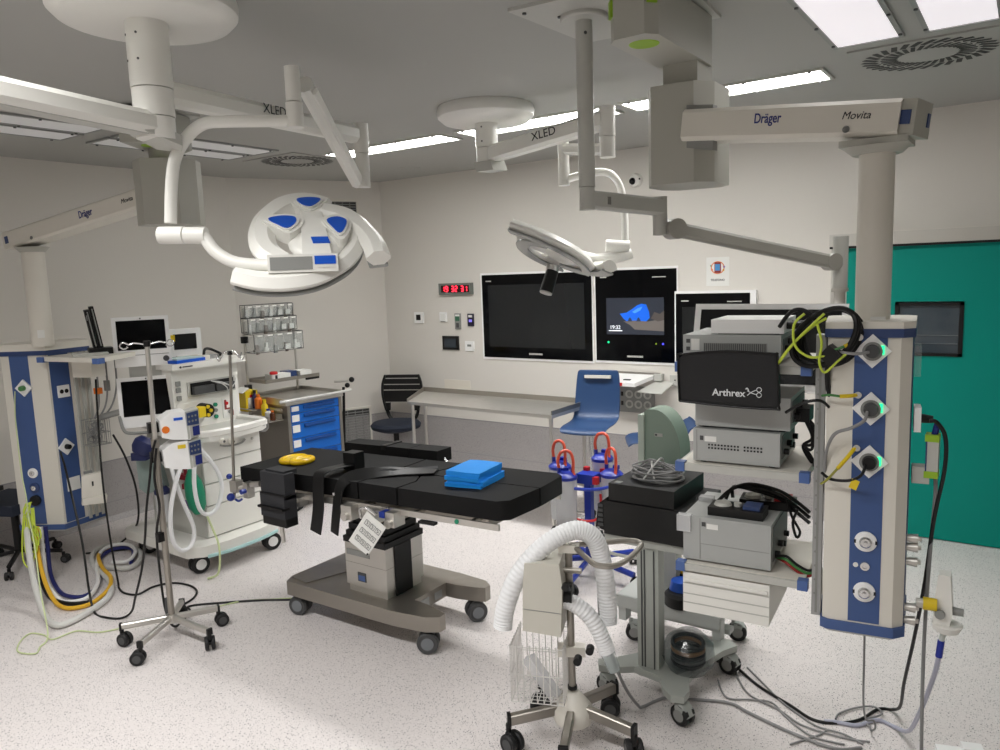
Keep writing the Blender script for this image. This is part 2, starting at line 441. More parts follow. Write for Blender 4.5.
def diffuser(cx, cy, label, rz=0):
    t = thing('ceiling_vent', label, 'air vent', (cx, cy, ZC), rz)
    part('plate', MB().box((0, 0, -.004), (.6, .6, .008), .002), CEILM, t)
    s = MB()
    n = 32
    for i in range(n):
        a = 2*PI*i/n
        for (r0, r1, da) in ((.13, .20, .55), (.215, .28, .55)):
            p = V((math.cos(a)*r0, math.sin(a)*r0, -.0085)); q = V((math.cos(a+da*.35)*r1, math.sin(a+da*.35)*r1, -.0085))
            d = (q-p).normalized(); w = .0095 if r0 < .2 else .0125
            nn = V((-d.y, d.x, 0))*w
            s._add([p-nn, q-nn, q+nn, p+nn, *[x-V((0, 0, .0008)) for x in (p-nn, q-nn, q+nn, p+nn)]], [(0, 1, 2, 3), (7, 6, 5, 4), (0, 4, 5, 1), (1, 5, 6, 2), (2, 6, 7, 3), (3, 7, 4, 0)])
    part('slot', s, BLACK, t)
diffuser(-.45, 4.27, 'round swirl air grille in the ceiling above the green door')
diffuser(-4.9, 4.27, 'round swirl air grille in the ceiling above the slanted corner')
solo('ceiling_speaker', MB().lathe([(0, -.004), (.10, -.004), (.105, 0)], (-4.62, 5.3, ZC)), CEILM, 'flat round white disc in the ceiling above the red clock', 'ceiling disc')

# ---------------------------------------------------------------- surgical lights
def lamp_head(root, c, n, u, R=.29, k=1):
    """three curved petals round a hub with three blue pads; n = direction of the back of the head, u = its right"""
    c = V(c); n = V(n).normalized(); u = V(u); u = (u-n*u.dot(n)).normalized(); v = n.cross(u)
    def L(px, py, h=0): return c+u*((px-322)/67*R)+v*((228-py)/47*R)+n*h
    for pts, w, h in ((((326, 196), (305, 190), (284, 195), (268, 211), (263, 230), (268, 249), (286, 264)), .115, .012),
                      (((322, 205), (343, 212), (358, 226), (369, 244), (373, 262)), .105, .02),
                      (((241, 273), (264, 279), (290, 280), (316, 275), (338, 262), (350, 246), (353, 230)), .085, .0)):
        m = MB(); m.band([L(x, y, h) for x, y in pts], n, w, .062, rnd=.42, taper=lambda t: .82+.18*math.sin(PI*min(1, t*1.6+.1)))
        m.m(1).band([L(x, y, h-.034) for x, y in pts], n, w*.8, .012, rnd=.3, taper=lambda t: .82+.18*math.sin(PI*min(1, t*1.6+.1)))
        part('petal', m, [OFFW, mat('lamp lens glass', (150, 152, 150), .15)], root)
    hub = MB()
    hub.prism([L(x, y, .0) for x, y in ((300, 206), (303, 198), (318, 198), (321, 206), (329, 264), (302, 264))], n*.045, .014, 3)
    hub.ball(L(315, 238, .0), .10, (1, 1, .38), 20, R=Matrix((u, v, n)).transposed())
    part('hub', hub, OFFW, root)
    for bx, by, pts in ((309, 202, ((297, 198), (308, 195.5), (320, 197), (319, 201), (311, 207), (303, 205))),
                        (284, 228, ((270, 223), (282, 219.5), (295, 221), (296, 228), (288, 234.5), (278, 229.5))),
                        (336, 231, ((326, 225), (336, 221.5), (345, 226), (342, 237), (337, 241), (331, 234)))):
        pts = [(q.x, q.y) for q in smooth_path([(x, y, 0) for x, y in pts], 4, True)]
        p = MB(); cc = [(x-bx, y-by) for x, y in pts]
        p.prism([L(bx+x*1.55, by+y*1.6, .0) for x, y in cc], n*.05, .016, 3)
        p.prism([L(bx+x*1.22, by+y*1.25, .045) for x, y in cc], n*.012, .004)
        q = part('lamp_pod', p, OFFW, root)
        part('pad', MB().prism([L(x, y, .055) for x, y in pts], n*.005, .002), LBLUE, q, 'blue pad')
    part('pad', MB().prism([L(x, y, .044) for x, y in ((310, 243), (326, 243), (328, 250), (312, 250))], n*.005, .002), LBLUE, root, 'blue oblong pad')
    return L

t = thing('surgical_light', 'large white ceiling surgical light with blue pads seen from its back, near the left', 'surgical light', (-2.4, 1.5, ZC), local=False)
TX, TY = -2.4, 1.5
part('ceiling_cover', MB().lathe([(0, 2.745), (.235, 2.745), (.265, 2.752), (.287, 2.775), (.29, 2.81), (.275, ZC), (0, ZC)], (TX, TY, 0), seg=48), WHITE, t)
col = MB(); col.cyl((TX, TY, 2.54), (TX, TY, 2.75), .066, seg=32).cyl((TX, TY, 2.45), (TX, TY, 2.537), .064, seg=32).cyl((TX, TY, 2.38), (TX, TY, 2.447), .062, seg=32, bev=.01)
col.m(1)
for a in (3.6, 4.4, 5.2):
    for z in (2.70, 2.62): col.cyl((TX+.06*math.cos(a), TY+.06*math.sin(a), z), (TX+.0675*math.cos(a), TY+.0675*math.sin(a), z), .004, seg=8)
part('column', col, [OFFW, DGREY], t)
A0 = V((TX, TY, 2.425)); A1 = V((-2.25, .60, 2.44))
a = MB(); a.band([A0, A1], (0, 0, 1), .10, .072, smooth=False, rnd=.25); a.m(1).band([A0-V((0, 0, .037)), A1-V((0, 0, .037))], (0, 0, 1), .06, .004, smooth=False)
arm = part('horizontal_arm', a, [OFFW, GREYW], t)
a = MB(); a.m(0).prism([(TX-.07, TY-.05, 2.395), (TX+.05, TY-.07, 2.395), (TX+.05, TY+.06, 2.36), (TX+.01, TY+.08, 2.345), (TX-.07, TY+.04, 2.36)], (0, 0, .035), .008)
part('arm_cover', a, GREYW, t)
B0 = V((TX, TY, 2.535)); B1 = V((-2.52, 2.53, 2.54))
a = MB(); a.band([B0, B1], (0, 0, 1), .09, .075, smooth=False, rnd=.25, taper=lambda s: 1-.25*s)
arm = part('horizontal_arm', a, OFFW, t)
d = (B1-B0).normalized(); sd = V((d.y, -d.x, 0))
lettering('XLED', .05, lerp(B0, B1, .49)+sd*.0460+V((0, 0, .012)), d, (0, 0, 1), INK, arm, 'lettering')
# far joint, spring arm, near joint
J = V((-2.515, 2.57, 0))
a = MB(); a.cyl(J+V((0, 0, 2.59)), J+V((0, 0, 2.46)), .034, seg=24, bev=.006).cyl(J+V((0, 0, 2.458)), J+V((0, 0, 2.31)), .031, seg=24, bev=.006)
part('joint', a, OFFW, t)
K = V((-2.096, 1.829, 0))
a = MB(); a.band([J+V((-.02, -.02, 2.335)), K+V((-.01, .06, 2.575))], (0, .7, .7), .058, .058, smooth=False, rnd=.3)
a.band([J+V((.015, -.035, 2.345)), K+V((.02, .08, 2.55))], (0, .7, .7), .012, .028, smooth=False)
part('spring_arm', a, OFFW, t)
a = MB(); a.cyl(K+V((0, 0, 2.62)), K+V((0, 0, 2.505)), .026, seg=24, bev=.007).cyl(K+V((0, 0, 2.502)), K+V((0, 0, 2.42)), .029, seg=24, bev=.005)
part('joint', a, OFFW, t)
yk = MB(); yk.tube([K+V((-.01, -.01, 2.443)), (-2.188, 1.754, 2.444), (-2.284, 1.678, 2.445), (-2.338, 1.637, 2.439), (-2.38, 1.603, 2.401), (-2.409, 1.57, 2.334), (-2.422, 1.553, 2.242), (-2.422, 1.536, 2.109)], .0205, 14, 6)
part('yoke', yk, OFFW, t)
part('swivel', MB().cyl((-2.451, 1.511, 2.07), (-2.376, 1.555, 2.067), .030, seg=24, bev=.006).m(0).cyl((-2.374, 1.556, 2.067), (-2.313, 1.595, 2.063), .0285, seg=24, bev=.008), OFFW, t)
part('yoke', MB().tube([(-2.338, 1.578, 2.064), (-2.317, 1.591, 2.054), (-2.288, 1.607, 2.009), (-2.238, 1.637, 1.972), (-2.171, 1.678, 1.958), (-2.10, 1.735, 1.955)], .0215, 14, 6), OFFW, t)
hd = V((-2.54, 2.32, 0)).normalized()
hr = V((hd.y, -hd.x, 0))
L1 = lamp_head(t, (-2.135, 1.96, 2.06), -hd*.60+V((0, 0, .80)), hr+V((0, 0, -.02)), .245)
# control box facing the room
cbx = V((-2.045, 1.778, 1.958)); a = MB(); R_ = Matrix((hr, hd, V((0, 0, 1)))).transposed()
a.box(cbx, (.23, .10, .06), .010, R=R_, seg=3)
pb = part('control_box', a, OFFW, t)
a = MB(); a.box(cbx-hd*.0505+hr*-.038, (.138, .003, .043), .001, R=R_); part('control_panel', a, GREY, pb)
a = MB(); a.box(cbx-hd*.0505+hr*.073+V((0, 0, .009)), (.07, .004, .028), .001, R=R_)
a.m(1)
for i in range(4): a.box(cbx-hd*.053+hr*(.050+.015*i)+V((0, 0, -.011)), (.009, .003, .008), .001, R=R_)
part('button_pad', a, [LBLUE, PAPER], pb)

t = thing('surgical_light', 'white surgical light with a black handle tilted in front of the big wall screen', 'surgical light', (-2.65, 3.74, ZC), local=False)
TX, TY = -2.65, 3.74
part('ceiling_cover', MB().lathe([(0, 2.765), (.20, 2.765), (.25, 2.775), (.278, 2.80), (.285, 2.83), (.275, ZC), (0, ZC)], (TX, TY, 0), seg=48), WHITE, t)
col = MB(); col.cyl((TX, TY, 2.63), (TX, TY, 2.77), .066, seg=32).cyl((TX, TY, 2.55), (TX, TY, 2.627), .062, seg=32, bev=.004)
col.m(1)
for a in (3.9, 4.9):
    for z in (2.74, 2.66): col.cyl((TX+.06*math.cos(a), TY+.06*math.sin(a), z), (TX+.067*math.cos(a), TY+.067*math.sin(a), z), .005, seg=8)
part('column', col, [OFFW, DGREY], t)
part('arm_cover', MB().prism([(TX-.065, TY-.05, 2.548), (TX+.06, TY-.06, 2.548), (TX+.10, TY+.03, 2.548), (TX-.04, TY+.07, 2.548)], (.02, .0, -.055), .02), GREYW, t)
B0 = V((TX, TY, 2.585)); B1 = V((-1.84, 3.66, 2.665))
a = MB(); a.band([B0, B1], (0, 0, 1), .09, .095, smooth=False, rnd=.2)
arm = part('horizontal_arm', a, OFFW, t)
d = (B1-B0).normalized(); sd = V((d.y, -d.x, 0)).normalized()
lettering('XLED', .062, lerp(B0, B1, .55)+sd*.046+V((0, 0, .012)), d, (0, 0, 1), INK, arm, 'lettering', sx=1.1)
part('joint', MB().cyl((-1.83, 3.66, 2.73), (-1.83, 3.66, 2.58), .042, seg=24, bev=.006).cyl((-1.83, 3.66, 2.578), (-1.83, 3.66, 2.475), .040, seg=24, bev=.006), OFFW, t)
part('spring_arm', MB().band([(-1.86, 3.67, 2.52), (-2.14, 3.765, 2.565)], (0, 0, 1), .05, .06, smooth=False), OFFW, t)
part('joint', MB().cyl((-2.155, 3.77, 2.61), (-2.155, 3.77, 2.37), .031, seg=20, bev=.006), OFFW, t)
part('lower_arm', MB().tube([(-2.155, 3.77, 2.40), (-2.02, 3.83, 2.43), (-1.94, 3.9, 2.425), (-1.90, 3.95, 2.35), (-1.893, 3.98, 2.22), (-1.892, 3.985, 2.05)], .021, 12, 6), OFFW, t)
part('swivel', MB().cyl((-1.98, 3.92, 2.035), (-1.87, 3.99, 2.025), .033, seg=20, bev=.006), OFFW, t)
part('yoke', MB().tube([(-1.86, 4.0, 1.985), (-1.93, 3.95, 1.965), (-2.01, 3.90, 1.96), (-2.12, 3.84, 1.99)], .028, 12, 5).band([(-1.93, 3.95, 1.97), (-2.06, 3.86, 1.965)], (0, 0, 1), .06, .05, smooth=False), OFFW, t)
fd = V((-.573, .82, 0)); rt = V((.82, .573, 0))
n2 = rt*.40+V((0, 0, .86))+fd*.14; u2 = rt*.9-V((0, 0, .42))
c2 = V((-2.165, 3.78, 1.965))
lamp_head(t, c2, n2, u2, .29)
hb = c2-V(n2).normalized()*.05-fd*.03-rt*.05
part('handle_socket', MB().cyl(hb+V((0, 0, .02)), hb-V((.01, .005, .03)), .036, seg=20, bev=.006), CHROME, t)
ax = (V((0, 0, -1))-rt*.35-fd*.25).normalized()
part('handle', MB().cyl(hb+ax*.02, hb+ax*.145, .035, .038, seg=20, bev=.006).m(1).cyl(hb+ax*.144, hb+ax*.153, .035, seg=20, bev=.003), [BLACK, GREYW], t, 'black handle with pale end cap')

# ---------------------------------------------------------------- right supply pendant
t = thing('supply_pendant', 'blue and cream ceiling supply pendant with three sockets, before the green door', 'supply pendant', (-.42, 2.72, .62), local=False)
part('ceiling_plate', MB().prism([(-1.62, 2.45, ZC-.012), (-1.585, 2.985, ZC-.012), (-1.03, 3.05, ZC-.012), (-1.0, 2.5, ZC-.012)], (0, 0, .012), .004).m(1)
     .cyl((-1.58, 2.5, ZC-.018), (-1.58, 2.5, ZC-.01), .008, seg=8).cyl((-1.55, 2.94, ZC-.018), (-1.55, 2.94, ZC-.01), .008, seg=8).cyl((-1.33, 2.94, ZC-.018), (-1.33, 2.94, ZC-.01), .008, seg=8)
     .cyl((-1.5, 2.62, ZC-.018), (-1.5, 2.62, ZC-.01), .008, seg=8).cyl((-1.08, 3.0, ZC-.018), (-1.08, 3.0, ZC-.01), .008, seg=8), [GREYW, DGREY], t)
bx = MB(); bx.prism([(-1.215, 2.47, 2.66), (-1.185, 2.43, 2.66), (-1.075, 2.43, 2.66), (-1.042, 2.47, 2.66), (-1.042, 2.98, 2.66), (-1.075, 3.04, 2.66), (-1.185, 3.04, 2.66), (-1.215, 2.98, 2.66)], (0, 0, .18), .012, 3)
uarm = part('upper_arm', bx, SHELLG, t)
part('brake_mark', MB().box((-1.203, 2.452, 2.765), (.036, .014, .055), .003, rz=-.93), GRNL, uarm, 'lime green patch')
part('brake_mark', MB().box((-1.058, 2.45, 2.785), (.036, .014, .055), .003, rz=.88), GRNL, uarm, 'lime green patch')
part('brake_mark', MB().lathe([(0, -.003), (.05, -.003), (.053, 0)], (-1.125, 2.54, 2.661)), GRNL, uarm, 'lime green oval')
part('neck', MB().prism([(-1.19, 2.86, 2.575), (-1.055, 2.86, 2.575), (-1.055, 3.02, 2.575), (-1.19, 3.02, 2.575)], (0, 0, .09), .006), SHELLG, t)
ez0, ez1 = 2.215, 2.58
eh = MB(); eh.prism([(-1.27, 2.90, ez0), (-1.22, 2.81, ez0), (-1.055, 2.82, ez0), (-1.0, 2.89, ez0), (-1.0, 3.06, ez0), (-1.05, 3.12, ez0), (-1.22, 3.1, ez0), (-1.27, 3.03, ez0)], (0, 0, ez1-ez0), .04, 5)
hs = part('joint_housing', eh, SHELLG, t)
CX, CY = -.43, 2.80
E0 = V((-1.10, 2.93, 2.425)); E1 = V((CX+.085, CY-.012, 2.335))
dd = (E1-E0).normalized(); sdd = V((dd.y, -dd.x, 0)).normalized()
part('joint_recess', MB().prism([E0+sdd*.108+dd*.04+V((0, 0, -.08)), E0+sdd*.108+dd*.15+V((0, 0, -.09)), E0+sdd*.108+dd*.15+V((0, 0, .07)), E0+sdd*.108+dd*.04+V((0, 0, .075))], -sdd*.03, .004), GREY, hs)
a = MB(); F0 = E0+dd*.03+sdd*.06; F1 = E1+sdd*.012; d2 = (F1-F0).normalized(); n2q = V((d2.y, -d2.x, 0)).normalized(); a.band([F0, F1], (0, 0, 1), .15, .112, smooth=False, rnd=.12)
arm = part('swing_arm', a, CREAM, t)
lettering('Dräger', .046, lerp(F0, F1, .44)+n2q*.0757+V((0, 0, .01)), d2, (0, 0, 1), DRINK, arm, 'lettering', bold=.0006, sx=.72)
lettering('Movita', .034, lerp(F0, F1, .83)+n2q*.0757+V((0, 0, .008)), d2, (0, 0, 1), INK, arm, 'lettering', shear=.25, sx=.95)
part('release_button', MB().lathe([(.008, .0), (.011, .003), (.011, 0)], lerp(F0, F1, .79)+n2q*.0755+V((0, 0, -.034)), sdd), GREY, arm)
a = MB(); a.box(E1+dd*.022+V((0, 0, 0)), (.05, .146, .108), .012, R=Matrix((dd, -sdd, dd.cross(-sdd))).transposed())
cap = part('arm_end_cap', a, SHELLG, arm)
RR = Matrix((dd, -sdd, dd.cross(-sdd))).transposed()
part('brake_mark', MB().box(E1+dd*.018+sdd*.0735, (.032, .006, .042), .002, R=RR), PBLUED, cap, 'blue mark')
part('brake_mark', MB().box(E1+dd*.048-sdd*.045, (.006, .02, .042), .002, R=RR), PBLUED, cap, 'blue mark')
part('arm_flange', MB().prism([(CX-.10, CY-.09, 2.262), (CX+.10, CY-.09, 2.262), (CX+.10, CY+.08, 2.262), (CX-.10, CY+.08, 2.262)], (0, 0, .02), .01).lathe([(.075, 2.24), (.10, 2.262), (0, 2.263)], (CX, CY, 0)), SHELLG, t)
cl = MB(); cl.cyl((CX, CY, 1.66), (CX, CY, 2.27), .054, .054, 40)
clp = part('column', cl, CREAM, t)
part('rating_label', MB().box((CX+.025, CY-.052, 1.705), (.045, .004, .022), R=Matrix.Rotation(.35, 3, 'Z')), PAPER, clp)
tc = V((.15, -.99, 0)); rc = V((.99, .15, 0)); fc = V((-.410, 2.665, 0))
def RP(r, f, z): return fc+rc*r+tc*f+V((0, 0, z))
SEC = [(-.128, -.012), (-.108, .0), (.085, .0), (.118, -.03), (.132, -.30), (.10, -.33), (-.12, -.33), (-.135, -.30)]
z0, z1 = .675, 1.655
bd = MB(); bd.prism([RP(*p, z0) for p in SEC], (0, 0, z1-z0), .006)
body = part('body', bd, CREAM, t)
# front blue stripe, dark side stripe, top and bottom caps
st = MB(); st.prism([RP(-.048, .0015, z0+.02), RP(.047, .0015, z0+.02), RP(.047, .0015, z1), RP(-.048, .0015, z1)], tc*-.003)
sp = part('media_strip', st, PBLUE, body)
st = MB(); st.prism([RP(.1205, -.04, z0+.02), RP(.1275, -.14, z0+.02), RP(.1275, -.14, z1), RP(.1205, -.04, z1)], rc*-.003)
part('media_strip', st, PBLUED, body)
cp = MB(); cp.prism([RP(r*1.07, f*1.04+.008, z1) for r, f in SEC], (0, 0, .028), .004)
part('blue_band', cp, PBLUED, body)
cp = MB(); cp.prism([RP(r*1.06, f*1.03+.006, z1+.028) for r, f in SEC], (0, 0, .022), .014, 3)
part('top_cap', cp, CREAM, body)
cp = MB(); cp.prism([RP(r*1.05, f*1.03+.006, z0-.02) for r, f in SEC], (0, 0, .034), .006); cp.m(1).prism([RP(r*.95, f*.97, z0-.028) for r, f in SEC], (0, 0, .01), .002)
part('bottom_cap', cp, [PBLUE, GREYW], body)
Rb = Matrix((rc, -tc, V((0, 0, 1)))).transposed()
def socket(z, earth=True, plugm=None):
    m = MB(); c = RP(.004, .004, z)
    m.box(c, (.078, .012, .078), .006, R=Rb@Matrix.Rotation(PI/4, 3, 'Y'))
    s_ = part('socket', m, PURE, body)
    m = MB(); m.lathe([(.027, 0), (.030, .006), (.022, .006), (.021, .0)], c+tc*.006, tc); part('socket_ring', m, GREY, s_)
    m = MB(); m.cyl(c+tc*.005, c+tc*.034, .023, .020, 20, .004); part('plug', m, plugm or DGREY, s_)
    m = MB(); m.box(c+tc*.008+rc*.028+V((0, 0, .004)), (.012, .004, .028), .002, R=Rb); part('indicator', m, LEDG, s_)
    m = MB(); m.cyl(RP(-.034, 0, z+.045), RP(-.034, .02, z+.045), .011, seg=14, bev=.002); part('earth_pin', m, CHROME, s_)
for z, pm in ((1.612, DGREY), (1.425, DGREY), (1.25, BLACK)): socket(z, True, pm)
def outlet(z):
    m = MB(); m.lathe([(0, 0), (.034, 0), (.034, .006), (.028, .01)], RP(.0, .001, z), tc)
    s_ = part('gas_outlet', m, PURE, body)
    part('outlet_probe', MB().lathe([(0, .005), (.019, .005), (.019, .016), (.014, .022), (.006, .022), (.006, .03), (0, .03)], RP(0, .001, z), tc), CHROME, s_)
    for x_ in (-.028, .028): part('outlet_mark', MB().box(RP(x_, .009, z), (.014, .003, .012), R=Rb), INK, s_)
outlet(.978); outlet(.803)
m = MB(); m.lathe([(0, .0), (.016, 0), (.014, .006), (.008, .006), (.008, .002)], RP(.0, .001, .892), tc); s_ = part('earth_socket', m, CHROME, body)
part('earth_socket', MB().lathe([(0, 0), (.008, 0), (.008, .003)], RP(-.028, .001, .894), tc), PAPER, body)
# shelf rails on the left flank
rl = MB()
for y_ in (-.035, -.10): rl.bb(0, 0, 0, 0, 0, 0)
rl = MB(); rl.box(RP(-.15, -.06, 1.17), (.03, .05, .98), .003, R=Rb); rl.m(1).box(RP(-.150, -.034, 1.17), (.008, .002, .96), R=Rb)
rl.m(1)
for i in range(16): rl.cyl(RP(-.155, -.0345, .76+.05*i), RP(-.155, -.032, .76+.05*i), .004, seg=8)
part('shelf_rail', rl, [ALU, GREY], body)
SL = V((-1.050, 2.615, 0)); SR = V((-.588, 2.652, 0)); sx_ = (SR-SL).normalized(); sy_ = V((-sx_.y, sx_.x, 0)); Rs = Matrix((sx_, sy_, V((0, 0, 1)))).transposed()
def S(a, b, z): return SL+sx_*a+sy_*b+V((0, 0, z))
W_ = (SR-SL).length
def shelf(z, dep=.42):
    m = MB(); m.prism([S(.012, .012, z-.03), S(W_-.012, .012, z-.03), S(W_-.012, dep, z-.03), S(.012, dep, z-.03)], (0, 0, .03), .003)
    s_ = part('shelf', m, CREAM, t)
    part('shelf_edge', MB().box(S(W_/2, .008, z-.015), (W_-.05, .012, .026), .002, R=Rs).box(S(.008, dep/2+.02, z-.015), (.012, dep-.06, .026), .002, R=Rs), GREYW, s_)
    for a_ in (.016, W_-.016):
        part('corner_guard', MB().box(S(a_, .016, z-.014), (.034, .034, .036), .008, R=Rs), CBLUE, s_)
    part('shelf_bracket', MB().prism([S(W_+.0, .16, z-.005), S(W_+.06, .16, z-.005), S(W_+.06, .16, z-.10), S(W_+.02, .16, z-.10)], sy_*.02, .003), GREYW, s_)
    return s_
for z in (1.555, 1.185, .80): shelf(z)
dm = MB()
dm.prism([S(.025, .02, .612), S(.335, .02, .605), S(.335, .02, .765), S(.025, .02, .765)], sy_*.36, .003)
dw = part('drawer', dm, CREAM, t)
fr = MB(); fr.box(S(.18, .016, .685), (.312, .012, .155), .003, R=Rs)
for z in (.72, .68, .645): fr.m(1).box(S(.18, .0095, z), (.312, .002, .004), R=Rs)
fr.m(0).box(S(.18, .008, .735), (.30, .012, .012), .004, R=Rs)
part('drawer_front', fr, [OFFW, GREYW], dw)
# right flank fittings
m = MB(); m.box(RP(.135, -.09, 1.575), (.02, .07, .10), .006, R=Rb); part('side_socket', m, CLEAR, body)
m = MB(); m.box(RP(.14, -.085, 1.385), (.02, .075, .08), .004, R=Rb); s_ = part('side_socket', m, PURE, body)
part('plug', MB().cyl(RP(.145, -.085, 1.385), RP(.185, -.085, 1.382), .016, .012, 14, .003), BLACK, s_)
m = MB(); m.box(RP(.155, -.085, 1.2), (.05, .05, .055), .006, R=Rb); part('equipment_rail_clamp', m, GREYW, body)
for z in (.985, .955, .905, .745, .70):
    m = MB(); m.cyl(RP(.12, -.06, z), RP(.155, -.06, z), .012, .016, 12, .003).cyl(RP(.15, -.06, z), RP(.165, -.06, z), .008, seg=10); part('gas_coupling', m, STEEL, body)
rp = t

# ---------------------------------------------------------------- monitor on its own ceiling pole
t = thing('monitor_arm', 'grey ceiling pole and jointed arm carrying a white framed flat monitor', 'monitor arm', (-1.43, 2.68, ZC), local=False)
PX, PY = -1.43, 2.68
part('ceiling_flange', MB().lathe([(0, ZC-.03), (.085, ZC-.03), (.09, ZC-.024), (.09, ZC-.012), (0, ZC-.012)], (PX, PY, 0), seg=36), GREYW, t)
part('pole', MB().cyl((PX, PY, 2.22), (PX, PY, ZC-.02), .032, seg=28).m(1).cyl((PX+.02, PY-.025, 2.78), (PX+.022, PY-.031, 2.78), .006, seg=8), [GREYW, DGREY], t)
part('pole_collar', MB().cyl((PX, PY, 2.132), (PX, PY, 2.218), .031, .029, 28, .004), GREYW, t)
Q0 = V((PX, PY, 2.172)); Q1 = V((-1.285, 3.045, 2.15))
a = MB(); a.band([Q0, Q1], (0, 0, 1), .06, .068, smooth=False, rnd=.15); ua = part('horizontal_arm', a, GREYW, t)
dq = (Q1-Q0).normalized(); sq = V((dq.y, -dq.x, 0)).normalized()
part('arm_label', MB().box(lerp(Q0, Q1, .22)+sq*.0305, (.018, .001, .03), R=Matrix((dq, sq, V((0, 0, 1)))).transposed()), mat('worn grey print', (120, 120, 116), .6), ua)
part('joint', MB().cyl(Q1+V((0, 0, .042)), Q1-V((0, 0, .115)), .03, seg=20, bev=.005), GREYW, t)
S0 = V((-1.235, 3.075, 2.058)); S1 = V((-.735, 3.665, 1.898))
sm = V((S1-S0).normalized()); ss = V((sm.y, -sm.x, 0)).normalized()
a = MB(); a.cyl(S0+ss*.035, S0-ss*.035, .042, seg=28, bev=.006); a.band([S0, S1], ss.cross(sm), .055, .058, smooth=False, rnd=.2); a.cyl(S1+ss*.03, S1-ss*.03, .038, seg=24, bev=.005)
part('spring_arm', a, mat('arm taupe grey', (158, 156, 148), .45), t)
part('drop_post', MB().cyl((-.705, 3.70, 2.01), (-.705, 3.70, 1.78), .032, seg=20, bev=.004).m(1).cyl((-.705, 3.70, 1.78), (-.705, 3.70, 1.56), .024, seg=18, bev=.003).m(1).cyl((-.705, 3.70, 1.765), (-.705, 3.70, 1.78), .036, seg=18), [GREYW, STEEL], t)
mc = V((-.975, 3.53, 1.52)); mr = V((.96, .28, -.02)).normalized(); mf = V((.10, -.99, 0)).normalized()
tl = .34; mu = (V((0, 0, 1))*math.cos(tl)-mf*math.sin(tl)); mn = mr.cross(mu)
Rm = Matrix((mr, -mn, mu)).transposed()
sc = MB(); sc.box(mc, (.66, .06, .40), .024, R=Rm, seg=3); ms = part('monitor_case', sc, PURE, t)
part('monitor_screen', MB().box(mc+mn*.030, (.605, .006, .345), .001, R=Rm), SCREEN, ms)
part('monitor_bracket', MB().box(mc-mn*.06, (.14, .09, .14), .01, R=Rm).band([mc-mn*.09, V((-.705, 3.70, 1.58))], (0, 0, 1), .04, .04, smooth=False), GREYW, t)

# ---------------------------------------------------------------- left supply pendant
t = thing('supply_pendant', 'blue and cream ceiling supply pendant trailing hoses, at the left edge', 'supply pendant', (-5.35, 2.36, .33), local=False)
part('ceiling_plate', MB().prism([(-4.5, 2.3, ZC-.012), (-4.0, 2.25, ZC-.012), (-3.95, 2.75, ZC-.012), (-4.45, 2.8, ZC-.012)], (0, 0, .012), .003), GREYW, t)
bx = MB(); bx.prism([(-3.99, 2.28, 2.66), (-3.85, 2.42, 2.66), (-3.98, 2.7, 2.66), (-4.14, 2.74, 2.66), (-4.22, 2.6, 2.66)], (0, 0, .18), .012, 3)
ua = part('upper_arm', bx, SHELLG, t)
part('brake_mark', MB().lathe([(0, -.003), (.05, -.003), (.05, 0)], (-3.98, 2.45, 2.66)), GRNL, ua, 'lime green oval')
part('brake_mark', MB().box((-3.912, 2.345, 2.74), (.04, .012, .06), .003, rz=.78), GRNL, ua, 'lime green patch')
part('neck', MB().cyl((-4.06, 2.58, 2.58), (-4.06, 2.58, 2.665), .085, seg=24), SHELLG, t)
hs = part('joint_housing', MB().prism([(-4.2, 2.46, 2.24), (-4.06, 2.42, 2.24), (-3.93, 2.56, 2.24), (-3.93, 2.68, 2.24), (-4.0, 2.76, 2.24), (-4.16, 2.72, 2.24), (-4.22, 2.6, 2.24)], (0, 0, .36), .03, 4), SHELLG, t)
E0 = V((-4.06, 2.56, 2.42)); E1 = V((-5.36, 2.33, 2.225))
dd = (E1-E0).normalized(); sdd = V((dd.y, -dd.x, 0)).normalized()
if sdd.y > 0: sdd = -sdd
a = MB(); a.band([E0+dd*.05, E1], (0, 0, 1), .15, .112, smooth=False, rnd=.12)
arm = part('swing_arm', a, CREAM, t)
up_ = (-dd).cross(sdd); up_ = up_ if up_.z > 0 else -up_
lettering('Dräger', .06, lerp(E0, E1, .44)+sdd*.0765+up_*.005, -dd, up_, DRINK, arm, 'lettering', bold=.0006, sx=.7)
lettering('Movita', .036, lerp(E0, E1, .17)+sdd*.0765+up_*.005, -dd, up_, INK, arm, 'lettering', shear=.25)
RR = Matrix((-dd, -sdd, up_)).transposed()
cap = part('arm_end_cap', MB().box(E1+dd*.03, (.06, .146, .108), .012, R=RR), CREAM, arm)
part('brake_mark', MB().box(E1+dd*.018+sdd*.0735, (.034, .004, .045), .002, R=RR), PBLUED, cap, 'blue mark')
part('release_button', MB().lathe([(.008, 0), (.011, .003), (.011, 0)], lerp(E0, E1, .83)+sdd*.0755-up_*.035, sdd), GREY, arm)
CX, CY = -5.25, 2.35
part('arm_flange', MB().lathe([(.07, 2.14), (.10, 2.172), (0, 2.173)], (CX, CY, 0)), SHELLG, t)
clp = part('column', MB().cyl((CX, CY, 1.54), (CX, CY, 2.16), .0655, seg=36), CREAM, t)
tc = V((.917, -.4, 0)); rc = V((.4, .917, 0))
part('rating_label', MB().box((CX+.058, CY-.032, 1.62), (.004, .04, .05), R=Matrix.Rotation(-.41-.05, 3, 'Z')), PAPER, clp)
fc = V((-5.225, 2.345, 0))
def LP(r, f, z): return fc+rc*r+tc*f+V((0, 0, z))
SEC = [(0, 0), (.25, -.17), (.235, -.33), (.12, -.40), (-.12, -.40), (-.235, -.33), (-.25, -.17)]
z0, z1 = .33, 1.48
